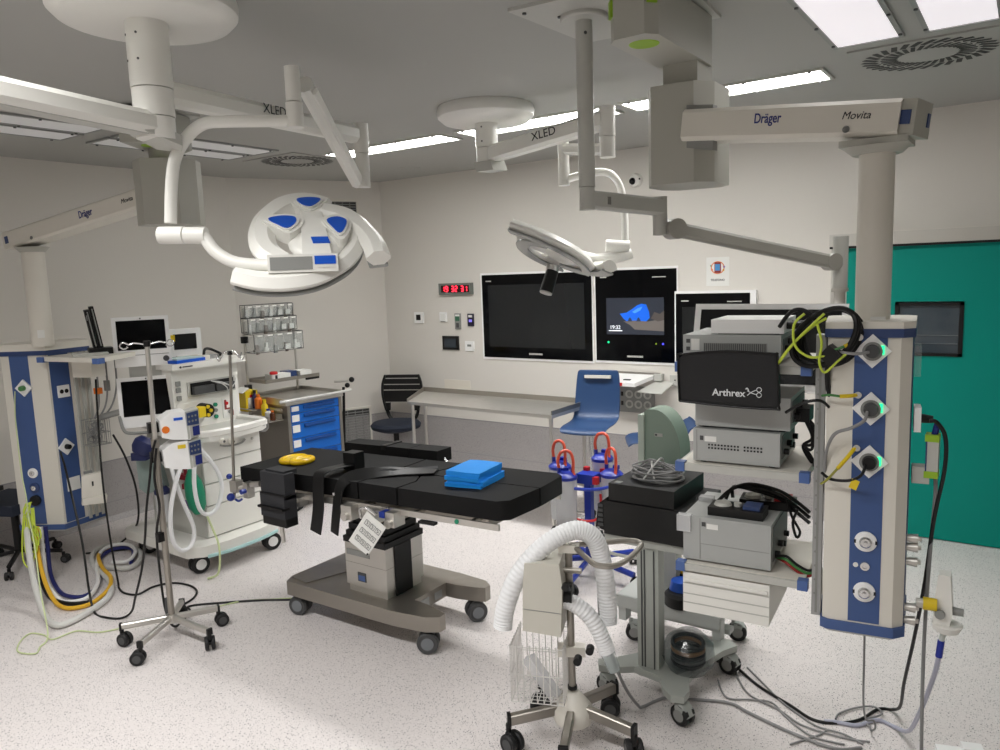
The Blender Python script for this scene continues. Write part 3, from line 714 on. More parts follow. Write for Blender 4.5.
body = part('body', MB().prism([LP(*p, z0) for p in SEC], (0, 0, z1-z0), .012), CREAM, t)
def onface(q, a, z, off=0):
    p0, p1 = ((0, 0), (-.25, -.17)) if q == 'l' else ((0, 0), (.25, -.17))
    nn = V((-.562, .827)) if q == 'l' else V((.562, .827))
    return LP(p0[0]+(p1[0]-p0[0])*a+nn[0]*off, p0[1]+(p1[1]-p0[1])*a+nn[1]*off, z)
def fnorm(q): return (rc*-.562+tc*.827) if q == 'l' else (rc*.562+tc*.827)
def fright(q): return (rc*.827+tc*.562) if q == 'l' else (rc*.827-tc*.562)
for q, a0, a1 in (('l', .40, .82), ('r', .0, .0)):
    if a1: part('media_strip', MB().prism([onface(q, a0, z0+.02, .0015), onface(q, a1, z0+.02, .0015), onface(q, a1, z1, .0015), onface(q, a0, z1, .0015)], fnorm(q)*-.003), PBLUE, body)
part('media_strip', MB().prism([onface('r', .05, z0+.02, .0015), onface('r', .5, z0+.02, .0015), onface('r', .5, z1, .0015), onface('r', .05, z1, .0015)], fnorm('r')*-.003), PBLUE, body)
part('blue_band', MB().prism([LP(r*1.05, f*1.04+.012, z1) for r, f in SEC], (0, 0, .03), .004), PBLUED, body)
part('top_cap', MB().prism([LP(r*1.05, f*1.04+.012, z1+.03) for r, f in SEC], (0, 0, .045), .02, 3), CREAM, body)
part('bottom_cap', MB().prism([LP(r*1.04, f*1.03+.008, z0-.02) for r, f in SEC], (0, 0, .035), .006).m(1).prism([LP(r, f, z0-.03) for r, f in SEC], (0, 0, .012)), [PBLUE, GREYW], body)
def rot(q): return Matrix((fright(q), -fnorm(q), V((0, 0, 1)))).transposed()
def lsock(q, a, z, tilt=0, plug=None):
    c = onface(q, a, z, .006)
    s_ = part('socket', MB().box(c, (.08, .014, .08), .005, R=rot(q)@Matrix.Rotation(tilt, 3, 'Y')), PURE, body)
    if plug == 'twin':
        for x_ in (-.017, .017): part('socket_hole', MB().cyl(c+fright(q)*x_, c+fright(q)*x_+fnorm(q)*.0085, .014, seg=16), BLACK, s_)
    elif plug: part('plug', MB().cyl(c, c+fnorm(q)*.035, .019, .016, 16, .004), plug, s_)
    return s_
lsock('l', .55, 1.27, PI/4, GRNC); lsock('r', .30, 1.23, 0, 'twin'); lsock('r', .22, .86, PI/4, BLACK)
for z, mm in ((.70, PURE), (.60, PBLUED)):
    c = onface('l', .58, z, .001)
    o_ = part('gas_outlet', MB().lathe([(0, 0), (.033, 0), (.033, .008), (.02, .012)], c, fnorm('l')), mm, body)
    part('outlet_probe', MB().lathe([(.016, .006), (.016, .02), (.006, .022), (.006, .03), (0, .03)], c, fnorm('l')), CHROME, o_)
part('cable_gland', MB().lathe([(0, 0), (.035, 0), (.035, .02), (.02, .03), (0, .03)], onface('l', .58, .515, .001), fnorm('l')), BLACK, body)
part('data_plate', MB().prism([onface('r', .15, .555, .002), onface('r', .46, .555, .002), onface('r', .46, .645, .002), onface('r', .15, .645, .002)], fnorm('r')*.003), PAPER, body)
rl = MB()
for a_ in (.62, .78, .94): rl.prism([onface('r', a_-.04, z0, .001), onface('r', a_+.03, z0, .001), onface('r', a_+.03, z1, .001), onface('r', a_-.04, z1, .001)], fnorm('r')*.012, .002)
part('shelf_rail', rl, GREYW, body)
# shelf
m = MB().prism([(x, y, 1.445) for x, y in ((-5.20, 2.30), (-4.66, 2.39), (-4.92, 2.85), (-5.38, 2.86), (-5.30, 2.5))], (0, 0, .028), .004)
s_ = part('shelf', m, CREAM, t)
for p in ((-4.672, 2.397), (-5.19, 2.31)): part('corner_guard', MB().box((*p, 1.456), (.05, .05, .034), .008, rz=.3), CBLUE, s_)
part('shelf_bracket', MB().prism([(-5.12, 2.45, 1.445), (-4.97, 2.50, 1.445), (-4.99, 2.60, 1.445), (-5.14, 2.55, 1.445)], (0, 0, -.12), .01), CREAM, s_)
lp_root = t

# ---------------------------------------------------------------- castors
def caster(parent, p, r=.05, w=.028, yaw=0, fork=BLACK, tyre=RUB, hub=GREY, h=None, twin=True, hood=False, name='caster'):
    """swivel castor standing on the floor at p (x, y); h = height of the stem top"""
    p = V((p[0], p[1], 0)); a = V((math.cos(yaw), math.sin(yaw), 0)); s = V((-a.y, a.x, 0)); h = h or r*2.3
    off = a*(r*.45)
    m = MB(); m.cyl(p+V((0, 0, r*1.7)), p+V((0, 0, h)), .011, seg=10)
    if hood:
        m.band([p+V((0, 0, r*2.02)), p+off*1.4+V((0, 0, r*2.0)), p+off*2.4+V((0, 0, r*1.6)), p+off*3.0+V((0, 0, r*1.05))], (.6*a+V((0, 0, .8))), w*2.5, .012, n=4)
        for q in (-1, 1): m.prism([p+s*(q*w*1.1)+V((0, 0, r*2.05)), p+s*(q*w*1.1)+off*2.2+V((0, 0, r*1.8)), p+s*(q*w*1.1)+off*1.6+V((0, 0, r*.8)), p+s*(q*w*1.1)+off*.2+V((0, 0, r*1.2))], s*(q*.006))
    else:
        m.band([p-off*.4+V((0, 0, r*1.75)), p+off+V((0, 0, r*1.9)), p+off*2.2+V((0, 0, r*1.3))], V((0, 0, 1))*.8+a*.6, w*(1.1 if twin else 1.9), .012, n=4)
        m.cyl(p+off-s*w*.6+V((0, 0, r)), p+off+s*w*.6+V((0, 0, r)), r*.35, seg=12)
    c = part(name, m, fork, parent)
    for q in ((-1, 1) if twin else (0,)):
        o = p+off+s*(q*w*.85)+V((0, 0, r)); wm = MB()
        wm.lathe([(0, -w*.5), (r*.62, -w*.5), (r*.66, -w*.42), (r*.9, -w*.5), (r, -w*.28), (r, w*.28), (r*.9, w*.5), (r*.66, w*.42), (r*.62, w*.5), (0, w*.5)], o, s, 24)
        wm.m(1).cyl(o-s*(w*.53), o+s*(w*.53), r*.58, seg=20)
        part('wheel', wm, [tyre, hub], c)
    return c

# ---------------------------------------------------------------- operating table
t = thing('operating_table', 'steel operating table with black sectioned mattress in the middle of the room', 'operating table', (-2.87, 2.96, 0), local=False)
pl = [(-3.445, 2.75), (-3.41, 2.68), (-2.62, 2.695), (-2.42, 2.725), (-2.355, 2.765), (-2.355, 2.81), (-2.50, 2.85), (-2.60, 2.86), (-2.60, 3.12), (-2.52, 3.125), (-2.42, 3.15), (-2.365, 3.17), (-2.365, 3.215), (-2.42, 3.255), (-2.60, 3.27), (-3.41, 3.27), (-3.445, 3.20)]
b = MB(); b.poly2(pl, .125, .205, .010, 2)
base = part('base', b, STEELD, t)
part('base_cover', MB().poly2([(-3.42, 2.73), (-3.28, 2.71), (-3.19, 2.98), (-3.28, 3.24), (-3.42, 3.22)], .204, .212, .003), STEELD, base)
part('service_plate', MB().bb(-2.603, -2.597, 2.90, 2.97, .13, .18).bb(-2.603, -2.597, 3.02, 3.08, .14, .18), ALU, base)
for x, y, yw in ((-3.40, 2.735, .3), (-2.42, 2.785, -2.6), (-2.43, 3.205, -2.2), (-3.38, 3.215, .3)):
    caster(t, (x, y), .056, .032, yw, mat('castor grey', (120, 124, 128), .4), DGREY, mat('castor grey', (120, 124, 128), .4), .14, name='caster')
cm = MB(); cm.bb(-3.005, -2.725, 2.785, 3.06, .20, .245, .006).bb(-3.015, -2.715, 2.775, 3.07, .245, .485, .022, 3)
cm.m(1).bb(-3.016, -2.714, 2.774, 3.071, .372, .374)
colm = part('column', cm, [STEEL, STEELD], t)
part('column_panel', MB().bb(-2.717, -2.708, 2.84, 2.97, .21, .485, .003), BLACK, colm, 'black side panel')
part('name_plate', MB().bb(-3.0, -2.83, 2.7715, 2.776, .415, .447, .001), GREY, colm)
part('data_plate', MB().bb(-2.925, -2.865, 2.7715, 2.776, .275, .325, .001).m(1).bb(-2.919, -2.871, 2.7705, 2.772, .28, .31), [DGREY, PBLUE], colm)
bl = MB()
for i, z in enumerate((.485, .515, .555, .595, .635)):
    k = .012*i; bl.bb(-3.02+k, -2.71-k, 2.77+k, 3.075-k, z, z+.032, .012, 3); bl.bb(-3.0+k, -2.73-k, 2.79+k, 3.055-k, z+.02, z+.05)
part('bellows', bl, RUB, t)
SLOPE = .0295
def tz(x, z): return z+(x+1.9)*SLOPE
def tilt(mb):
    for v in mb.bm.verts: v.co.z += (v.co.x+1.9)*SLOPE
    return mb
fr = MB(); fr.bb(-3.42, -2.05, 2.80, 3.20, .715, .755, .006).bb(-3.05, -2.62, 2.76, 3.22, .675, .72, .01)
part('top_frame', tilt(fr), STEELD, t)
for y in (2.712, 3.265):
    m = MB(); m.bb(-3.35, -2.62, y-.006, y+.006, .742, .772, .002); m.bb(-2.60, -1.93, y-.006, y+.006, .742, .772, .002)
    for x in (-3.2, -2.8, -2.45, -2.1): m.bb(x-.012, x+.012, min(y, 2.99), max(y, 2.99), .748, .764)
    part('side_rail', tilt(m), STEEL, t)
for x, w in ((-2.86, .075), (-2.70, .09), (-2.555, .06)):
    m = MB(); m.bb(x-w/2, x+w/2, 2.655, 2.735, .69, .765, .012, 3); m.cyl((x, 2.66, .71), (x, 2.635, .71), .022, seg=16, bev=.004)
    part('rail_clamp', tilt(m), STEEL, t)
part('rail_lever', tilt(MB().tube([(-2.74, 2.645, .72), (-2.72, 2.62, .775), (-2.66, 2.615, .785), (-2.62, 2.63, .755)], .008, 10)), CHROME, t)
part('rail_button', tilt(MB().bb(-2.62, -2.585, 2.65, 2.70, .735, .765, .003)), KNOB, t, 'blue button')
part('rail_mark', tilt(MB().cyl((-2.17, 2.706, .757), (-2.17, 2.702, .757), .012, seg=14)), GREEN, t, 'green dot')
part('rail_lever', tilt(MB().bb(-2.40, -2.30, 2.69, 2.72, .722, .735, .004)), BLACK, t, 'black lever')
ZT, TH = .876, .092
def cushion(nm, pts, th=TH, zt=ZT, lab=None):
    m = MB(); m.poly2(pts, zt-th, zt, .024, 5); m.m(1)
    part(nm, tilt(m), [CHAR, BLACK], t, lab, sharp=50)
cushion('back_cushion', [(-3.80, 2.715), (-2.84, 2.725), (-2.835, 2.86), (-2.80, 2.97), (-2.83, 3.08), (-2.84, 3.27), (-3.80, 3.265)])
cushion('seat_cushion', [(-2.828, 2.725), (-2.562, 2.72), (-2.555, 2.86), (-2.60, 2.94), (-2.64, 2.985), (-2.60, 3.04), (-2.57, 3.14), (-2.562, 3.27), (-2.828, 3.27), (-2.82, 3.08), (-2.79, 2.97), (-2.825, 2.86)])
cushion('leg_cushion', [(-2.55, 2.72), (-1.95, 2.72), (-1.90, 2.76), (-1.885, 2.99), (-2.60, 2.99), (-2.59, 2.94), (-2.545, 2.86)])
cushion('leg_cushion', [(-2.595, 3.0), (-1.885, 3.0), (-1.90, 3.23), (-1.95, 3.272), (-2.55, 3.272), (-2.558, 3.14), (-2.59, 3.04)])
# arm board on the far rail
m = MB(); m.bb(-3.52, -2.98, 3.29, 3.42, .85, .925, .02, 3); m.bb(-2.975, -2.76, 3.29, 3.42, .85, .925, .02, 3)
ab = part('arm_board', tilt(m), CHAR, t)
m = MB(); m.bb(-3.2, -3.16, 3.285, 3.435, .90, .93, .004); part('arm_board_strap', tilt(m), BLACK, ab)
part('arm_board_rod', tilt(MB().cyl((-2.77, 3.36, .87), (-2.71, 3.36, .80), .010, seg=10)), CHROME, ab); part('arm_board_rod', tilt(MB().cyl((-3.05, 3.30, .85), (-3.05, 3.27, .77), .012, seg=10)), CHROME, ab)
# strap and buckles over the near edge
m = MB()
m.band([(-3.08, 2.94, .905), (-3.075, 2.82, .915), (-3.075, 2.70, .915), (-3.075, 2.672, .87), (-3.085, 2.668, .72), (-3.115, 2.664, .585)], lambda s: (0, -min(1, s*2.2), 1-min(.95, s*2.2)), .085, .008, n=5)
part('safety_strap', tilt(m), BLACK, t)
m = MB(); m.bb(-3.12, -3.03, 2.90, 2.975, .88, .975, .012); part('strap_clamp', tilt(m), BLACK, t)
m = MB(); m.band([(-2.55, 3.02, .888), (-2.70, 2.95, .893), (-2.80, 2.86, .90), (-2.90, 2.76, .892), (-2.94, 2.70, .85), (-2.95, 2.672, .72), (-2.965, 2.662, .60)], lambda s: (-.3*s, -min(1, s*1.6), 1-min(.95, s*1.3)), .082, .008, n=5)
m.m(1).box((-2.955, 2.668, .815), (.014, .008, .014), .002)
part('safety_strap', tilt(m), [BLACK, CHROME], t)
m = MB(); m.band([(-2.60, 3.10, .884), (-2.72, 2.99, .886), (-2.79, 2.93, .905), (-2.86, 2.86, .90), (-2.93, 2.80, .886)], (0, 0, 1), .075, .014, n=5, rnd=.45)
part('strap_pad', tilt(m), CHAR2, t)
# padded support hanging at the head end
m = MB(); m.box((-3.34, 2.615, .80), (.20, .07, .14), .025, seg=3); m.box((-3.34, 2.612, .685), (.20, .085, .125), .03, seg=3); m.m(1).box((-3.34, 2.617, .605), (.195, .08, .06), .02, seg=3)
m.m(0).box((-3.34, 2.645, .868), (.15, .09, .025), .010)
sp_ = part('padded_support', m, [CHAR2, BLACK], t)
for z in (.75, .68): part('support_strap', MB().box((-3.34, 2.597 if z > .74 else 2.575, z), (.206, .05, .012), .004), BLACK, sp_)
part('support_rod', MB().cyl((-3.315, 2.60, .60), (-3.305, 2.60, .48), .012, seg=12).cyl((-3.40, 2.61, .572), (-3.305, 2.60, .572), .006, seg=8), STEEL, sp_)
for x in (-3.36, -3.27):
    m = MB(); m.box((x, 2.70, tz(x, .735)), (.07, .06, .05), .01); m.cyl((x, 2.67, tz(x, .74)), (x, 2.64, tz(x, .74)), .02, seg=14, bev=.004); part('rail_clamp', m, STEEL, t)
# hanging card with pictograms
tu = V((.62, 0, -.70)).normalized(); c0 = V((-2.735, 2.628, .605)); w_ = V((.135, 0, .13)); h_ = V((.115, -.005, -.168))
A_ = V((-2.817, 2.62, .569)); B_ = V((-2.674, 2.62, .745)); Cc = V((-2.543, 2.615, .684)); D_ = V((-2.68, 2.615, .514))
m = MB(); m.prism([A_, B_, Cc, D_], (0, .003, 0)); cd_ = part('instruction_card', m, PAPER, t, 'white card with small pictograms')
m = MB()
ex = (Cc-B_).normalized(); ey = (A_-B_).normalized()
for i in range(3):
    for j in range(3):
        p0 = B_+(Cc-B_)*(.18+.27*i)+(A_-B_)*(.16+.26*j); q = .03
        P_ = [p0, p0+ex*q, p0+ex*q+ey*q, p0+ey*q]
        m.tube([p-V((0, .0035, 0)) for p in P_]+[P_[0]-V((0, .0035, 0))], .0012, 5, smooth=False)
        m.tube([p0+ex*.008+ey*.006-V((0, .0035, 0)), p0+ex*.02+ey*.016-V((0, .0035, 0)), p0+ex*.012+ey*.025-V((0, .0035, 0))], .0014, 5, smooth=False)
m.cyl(lerp(D_, B_, .04)-V((0, .004, 0)), lerp(D_, B_, .04), .006, seg=10)
part('pictogram', m, INK, cd_)
optable = t
# yellow head ring
m = MB()
for cx, r_ in ((-3.575, .082), (-3.50, .07)):
    zc = tz(cx, ZT)+.017
    m.tube([(cx+r_*.72*math.cos(2*PI*i/20), 2.93+r_*.95*math.sin(2*PI*i/20), zc) for i in range(20)], .0165, 12, 2, True)
    m.lathe([(0, -.012), (r_*.75, -.012), (r_*.7, .010), (0, .012)], (cx, 2.93, zc))
solo('head_ring', m, YELL, 'shiny yellow gel head ring on the table\'s black mattress', 'head ring')
# blue folded sheet
fz = tz(-2.27, ZT)
m = MB(); rz_ = .12
for i in range(4):
    e = .006*math.sin(i*2.1); m.box((-2.255+e, 2.975+e, fz+.009+.0165*i), (.205-.006*i, .25-.004*i, .019), .009, rz=rz_+.03*math.sin(i*1.7), seg=3)
m.box((-2.255, 2.975, fz+.07), (.19, .235, .016), .0075, rz=rz_, seg=3)
o = solo('folded_sheet', m, DRAPE, 'bright blue folded sheet lying on the foot end of the black mattress', 'sheet')
ds = o.modifiers.new('sub', 'SUBSURF'); ds.levels = 2; ds.render_levels = 2; ds.subdivision_type = 'SIMPLE'
tx_ = bpy.data.textures.new('crumple', 'CLOUDS'); tx_.noise_scale = .07; dm_ = o.modifiers.new('crumple', 'DISPLACE'); dm_.texture = tx_; dm_.strength = .014; dm_.mid_level = .5; dm_.texture_coords = 'LOCAL'
# drip pole clamped to the head end rail
t = thing('drip_pole', 'thin steel drip pole with blue clamp knobs rising from the table\'s head end', 'drip pole', (-3.80, 2.665, .62), local=False)
part('pole', MB().cyl((-3.815, 2.668, .63), (-3.742, 2.668, 1.50), .0085, seg=14).m(1).cyl((-3.742, 2.668, 1.495), (-3.741, 2.668, 1.515), .014, seg=14), [STEELD, BLACK], t)
for k, a in enumerate((.2, 1.9, 3.3, 4.9)):
    d = V((math.cos(a), math.sin(a), 0)); T_ = V((-3.742, 2.668, 1.50))
    part('hook', MB().tube([T_, T_+d*.03+V((0, 0, .015)), T_+d*.06+V((0, 0, -.005)), T_+d*.085+V((0, 0, -.032)), T_+d*.10+V((0, 0, -.02)), T_+d*.11+V((0, 0, -.002))], .003, 8), CHROME, t)
m = MB(); m.box((-3.79, 2.672, .715), (.06, .05, .07), .008).cyl((-3.80, 2.66, .70), (-3.70, 2.70, .72), .014, seg=12).box((-3.70, 2.69, .70), (.04, .05, .09), .006).cyl((-3.67, 2.69, .735), (-3.60, 2.70, .745), .018, seg=14)
cl = part('clamp', m, STEEL, t)
part('knob', MB().ball((-3.80, 2.635, .655), .024, seg=16), KNOB, cl, 'blue knob')
part('knob', MB().ball((-3.835, 2.66, .77), .017, seg=14), KNOB, cl, 'blue knob')
part('knob', MB().cyl((-3.665, 2.64, .71), (-3.665, 2.61, .71), .014, seg=12, bev=.004).tube([(-3.76, 2.64, .645), (-3.72, 2.63, .645), (-3.69, 2.63, .66)], .007, 8), KNOB, cl)

# ---------------------------------------------------------------- drip stand with two infusion pumps
t = thing('drip_stand', 'steel five-castor drip stand holding the two infusion pumps, front left', 'drip stand', (-3.745, 2.17, 0), local=False)
ct = V((-3.745, 2.17, 0))
ends = [(-3.905, 1.975), (-3.62, 1.915), (-3.435, 2.185), (-3.645, 2.385), (-3.905, 2.33)]
for i, e in enumerate(ends):
    q = V((*e, 0)); d = (q-ct).normalized()
    part('leg', MB().band([ct+d*.02+V((0, 0, .115)), q+V((0, 0, .105))], (0, 0, 1), .026, .032, smooth=False, rnd=.2).m(1).box(q+d*.003+V((0, 0, .104)), (.012, .03, .036), .003, rz=math.atan2(d.y, d.x)), [STEEL, BLACK], t)
    caster(t, e, .036, .019, (.3, -2.4, 2.6, 1.2, 2.9)[i], BLACK, RUB, DGREY, .095, name='caster')
part('hub', MB().cyl(ct+V((0, 0, .09)), ct+V((0, 0, .135)), .028, seg=20, bev=.004).m(1).cyl(ct+V((-.045, .01, .10)), ct+V((-.045, .01, .21)), .018, seg=14, bev=.003), [STEEL, DGREY], t)
tp = V((-3.742, 2.178, 1.60))
part('pole', MB().cyl(ct+V((0, 0, .13)), lerp(ct, tp, .0)+V((0, .002, 1.08)), .0165, seg=20).m(1).cyl(ct+V((0, .002, 1.08)), tp, .0125, seg=18).m(0).cyl(ct+V((0, .002, 1.06)), ct+V((0, .002, 1.105)), .021, seg=18, bev=.003), [STEELD, STEEL], t)
hk = MB(); dx = V((.5, .86, 0))
for s_ in (-1, 1):
    P_ = [tp, tp+dx*(s_*.06)+V((0, 0, .012)), tp+dx*(s_*.085)+V((0, 0, .006)), tp+dx*(s_*.112)+V((0, 0, .018)), tp+dx*(s_*.128)+V((0, 0, .0)), tp+dx*(s_*.11)+V((0, 0, -.016)), tp+dx*(s_*.09)+V((0, 0, -.006))]
    part('hook', MB().tube(P_, .0042, 8), CHROME, t)
part('pole_top', MB().cyl(tp-V((0, 0, .01)), tp+V((0, 0, .02)), .018, seg=16, bev=.004), BLACK, t)
part('pole_clip', MB().box(ct+V((.0, -.02, .575)), (.03, .04, .05), .008), BLACK, t)
pr_ = V((.40, .915, 0)); pf_ = V((.915, -.40, 0)); Rp = Matrix((pr_, -pf_, V((0, 0, 1)))).transposed()
def pump(z, label, sticker):
    c = V((-3.735, 2.30, z)); p = thing('infusion_pump', label, 'infusion pump', c, local=False)
    def Q(r, f, h): return c+pr_*r+pf_*f+V((0, 0, h))
    poly = [(-.095, .045), (-.04, .078), (.03, .082), (.045, .07), (.05, -.075), (-.04, -.062), (-.09, -.045)]
    m = MB(); m.prism([Q(r, -.05, h) for r, h in poly], pf_*.13, .012, 3)
    bd_ = part('case', m, PURE, p)
    m = MB(); m.prism([Q(.03, .088, .078), Q(.105, .04, .082), Q(.105, .04, -.062), Q(.036, .088, -.07)], Q(0, -.09, 0)-Q(0, 0, 0), .006); fc_ = part('front_panel', m, GREYW, bd_)
    nf = (pr_*.54+pf_*.84).normalized()
    def K(a, h, o=.002): return lerp(Q(.03, .088, 0), Q(.105, .04, 0), a)+V((0, 0, h))+nf*o
    part('keypad', MB().prism([K(.08, .070), K(.92, .073), K(.92, .0), K(.08, .004)], nf*.004, .001), PBLUED, fc_)
    part('screen', MB().prism([K(.45, -.008), K(.92, -.008), K(.92, -.058), K(.45, -.056)], nf*.004, .001), DRINK, fc_)
    for i in range(3):
        for j in range(2): part('key', MB().cyl(K(.2+.25*i, .05-.026*j, .006), K(.2+.25*i, .05-.026*j, .008), .006, seg=8), GREY, fc_)
    m = MB()
    if sticker == 'orange': m.cyl(Q(-.07, .081, -.005), Q(-.07, .084, -.005), .019, seg=20); part('sticker', m, ORG, bd_)
    else: m.box(Q(.0, .081, .055), (.04, .004, .02), R=Rp); part('sticker', m, YELLC, bd_)
    if sticker == 'orange': part('label_strip', MB().box(Q(-.005, .081, .045), (.045, .004, .014), R=Rp), LBLUE, bd_)
    part('pole_clamp', MB().box(Q(-.115, -.02, -.0), (.06, .06, .05), .01, R=Rp), BLACK, p)
    return p
pump(1.155, 'white infusion pump with a round orange sticker, upper one on the drip stand', 'orange')
pump(.995, 'white infusion pump with a yellow sticker, lower one on the drip stand', 'yellow')

# ---------------------------------------------------------------- anaesthesia machine
t = thing('anaesthesia_machine', 'white anaesthesia machine with drawers, green breathing bag and looped hoses, on white castors', 'anaesthesia machine', (-4.8, 3.1, 0), local=False)
pl = [(-4.42, 2.70), (-4.34, 2.78), (-4.305, 2.95), (-4.315, 3.2), (-4.35, 3.38), (-4.42, 3.43), (-5.15, 3.45), (-5.22, 3.40), (-5.25, 2.80), (-5.18, 2.72)]
m = MB(); m.poly2(pl, .135, .205, .03, 3); b_ = part('base', m, OFFW, t)
part('base_trim', MB().band([(-4.335, 2.80, .135), (-4.30, 2.95, .135), (-4.308, 3.2, .135), (-4.345, 3.37, .135)], (0, 0, 1), .012, .022), mat('pale teal trim', (176, 214, 214), .4), b_)
for x, y, yw in ((-4.46, 2.78, 1.4), (-4.40, 3.32, 1.3), (-5.14, 2.83, 1.4), (-5.12, 3.36, 1.3)):
    caster(t, (x, y), .062, .026, yw, GREYW, RUB, PURE, .145)
m = MB(); m.bb(-5.08, -4.46, 2.89, 3.36, .20, .88, .01); m.m(1).bb(-5.0, -4.6, 2.884, 2.895, .24, .80, .004)
cab = part('cabinet', m, [GREYW, GREYW], t)
for z0, z1 in ((.215, .42), (.43, .57), (.58, .72), (.73, .86)):
    m = MB(); m.bb(-4.47, -4.445, 2.895, 3.355, z0, z1, .005)
    d_ = part('drawer', m, OFFW, cab)
    if z0 > .7:
        part('handle', MB().tube([(-4.443, 3.03, z1-.04), (-4.425, 3.08, z1-.055), (-4.425, 3.18, z1-.055), (-4.443, 3.23, z1-.04)], .007, 8), GREY, d_)
        part('lock', MB().cyl((-4.445, 3.29, z1-.045), (-4.438, 3.29, z1-.045), .009, seg=12), STEEL, d_)
m = MB(); m.poly2([(-5.0, 2.87), (-4.43, 2.85), (-4.36, 2.90), (-4.34, 3.1), (-4.36, 3.32), (-4.42, 3.40), (-5.0, 3.41)], .875, .915, .012, 3)
m.band([(-4.72, 2.865, .925), (-4.45, 2.86, .925), (-4.375, 2.91, .925), (-4.352, 3.1, .925), (-4.375, 3.31, .925), (-4.43, 3.385, .925), (-4.72, 3.395, .925)], (0, 0, 1), .035, .05)
wt = part('worktop', m, OFFW, t)
part('worktop_mat', MB().poly2([(-4.70, 2.89), (-4.45, 2.89), (-4.395, 2.95), (-4.38, 3.1), (-4.40, 3.28), (-4.45, 3.36), (-4.70, 3.37)], .914, .92), GREYW, wt)
for i, y in enumerate((2.98, 3.05)):
    part('dial', MB().cyl((-4.345-.003*i, y, .868-.015*i), (-4.318-.003*i, y, .868-.015*i), .022, .018, 14, .003).m(1).cyl((-4.319, y, .868-.015*i), (-4.314, y, .868-.015*i), .009, seg=10), [CREAM, DGREY], wt)
part('suction_rack', MB().bb(-4.70, -4.62, 2.86, 2.90, .60, .84, .006), RED, t, 'red rack') if False else None
m = MB(); m.bb(-5.16, -4.73, 2.90, 3.42, .90, 1.335, .012); m.m(1).bb(-4.735, -4.725, 2.92, 3.40, .915, 1.095, .003)
up = part('upper_housing', m, [OFFW, OFFW], t)
m = MB(); m.bb(-4.742, -4.722, 3.01, 3.39, 1.13, 1.235, .012); m.m(1).bb(-4.728, -4.718, 3.03, 3.375, 1.145, 1.225, .01)
bay = part('module_bay', m, [GREYW, BLACK], up)
for k in range(2): part('module', MB().bb(-4.735, -4.69, 3.04+.175*k, 3.20+.165*k, 1.145, 1.20, .012), DGREY, bay)
for k, r in enumerate(((0, 0, 0), (.02, .03, -.01), (-.012, .05, .004))):
    part('sensor_lead', MB().tube([(-4.70, 3.18, 1.225), (-4.66, 3.22+r[0], 1.21), (-4.67, 3.28+r[1], 1.17), (-4.68, 3.30, 1.14+r[2]), (-4.69, 3.36, 1.18), (-4.70, 3.38, 1.22)], .0035, 6), LGCAB, bay)
for z in (1.235, 1.19, 1.135):
    part('side_port', MB().bb(-4.735, -4.715, 2.925, 2.955, z-.016, z+.016, .004), GREY, up)
for y, z, r_, mm in ((3.21, 1.05, .014, GREEN), (3.21, 1.01, .013, GREY), (3.21, .965, .014, GREEN), (3.30, 1.045, .012, RED), (3.33, .98, .016, GREY)):
    part('gauge', MB().cyl((-4.725, y, z), (-4.71, y, z), r_, seg=14, bev=.002), mm, up)
part('flow_panel', MB().bb(-4.727, -4.72, 3.27, 3.37, .94, 1.08, .002).m(1).bb(-4.722, -4.717, 3.285, 3.30, 1.01, 1.07).bb(-4.722, -4.717, 3.285, 3.345, 1.0, 1.01).bb(-4.722, -4.717, 3.34, 3.355, .95, .99), [PAPER, mat('dark red print', (150, 60, 60), .6)], up)
m = MB(); m.cyl((-4.72, 3.10, 1.03), (-4.64, 3.10, 1.03), .05, .047, 20, .006).m(1)
for k in range(5): m.cyl((-4.645, 3.085+.03*math.cos(k*1.257), 1.03+.03*math.sin(k*1.257)), (-4.630, 3.085+.03*math.cos(k*1.257), 1.03+.03*math.sin(k*1.257)), .013, seg=10)
m.box((-4.66, 3.045, 1.03), (.07, .05, .07), .008)
vp = part('vaporizer', m, [BLACK, YELLC], up, 'black and yellow vaporizer')
m = MB(); m.bb(-5.20, -4.66, 2.87, 3.45, 1.335, 1.375, .016, 3); part('top_shelf', m, OFFW, t)
part('maker_mark', MB().cyl((-4.659, 2.93, 1.352), (-4.656, 2.93, 1.352), .008, seg=12).bb(-4.66, -4.657, 2.945, 3.02, 1.348, 1.356), DGREY, t)
# displays on the left
mr_ = V((.495, .869, 0)); mn_ = V((.869, -.495, 0))
def display(c, w, h, chin, label, nm):
    c = V(c); T_ = .10; up_ = V((0, 0, 1))*math.cos(T_)-mn_*math.sin(T_); nn = mr_.cross(up_)
    R_ = Matrix((mr_, -nn, up_)).transposed()
    m = MB(); m.box(c, (w, .06, h), .018, R=R_, seg=3); d_ = part(nm, m, PURE, t, label)
    part('screen', MB().box(c+nn*.029+up_*(chin/2), (w-.05, .006, h-chin-.05), .002, R=R_), BLACKG, d_)
    part('indicator', MB().cyl(c+nn*.03+up_*(h/2-.014), c+nn*.0325+up_*(h/2-.014), .005, seg=10), DGREY, d_)
    if chin > .06:
        part('control_knob', MB().cyl(c+nn*.028+mr_*(w/2-.035)-up_*(h/2-.042), c+nn*.05+mr_*(w/2-.035)-up_*(h/2-.042), .02, .016, 18, .003), DGREY, d_)
        part('chin_line', MB().box(c+nn*.0305-up_*(h/2-.075), (w-.03, .003, .004), R=R_), GREY, d_)
    return d_, R_, nn, up_
display((-4.868, 2.80, 1.535), .345, .33, .085, 'upper display', 'display')
display((-4.868, 2.80, 1.13), .355, .335, .05, 'lower display', 'display')
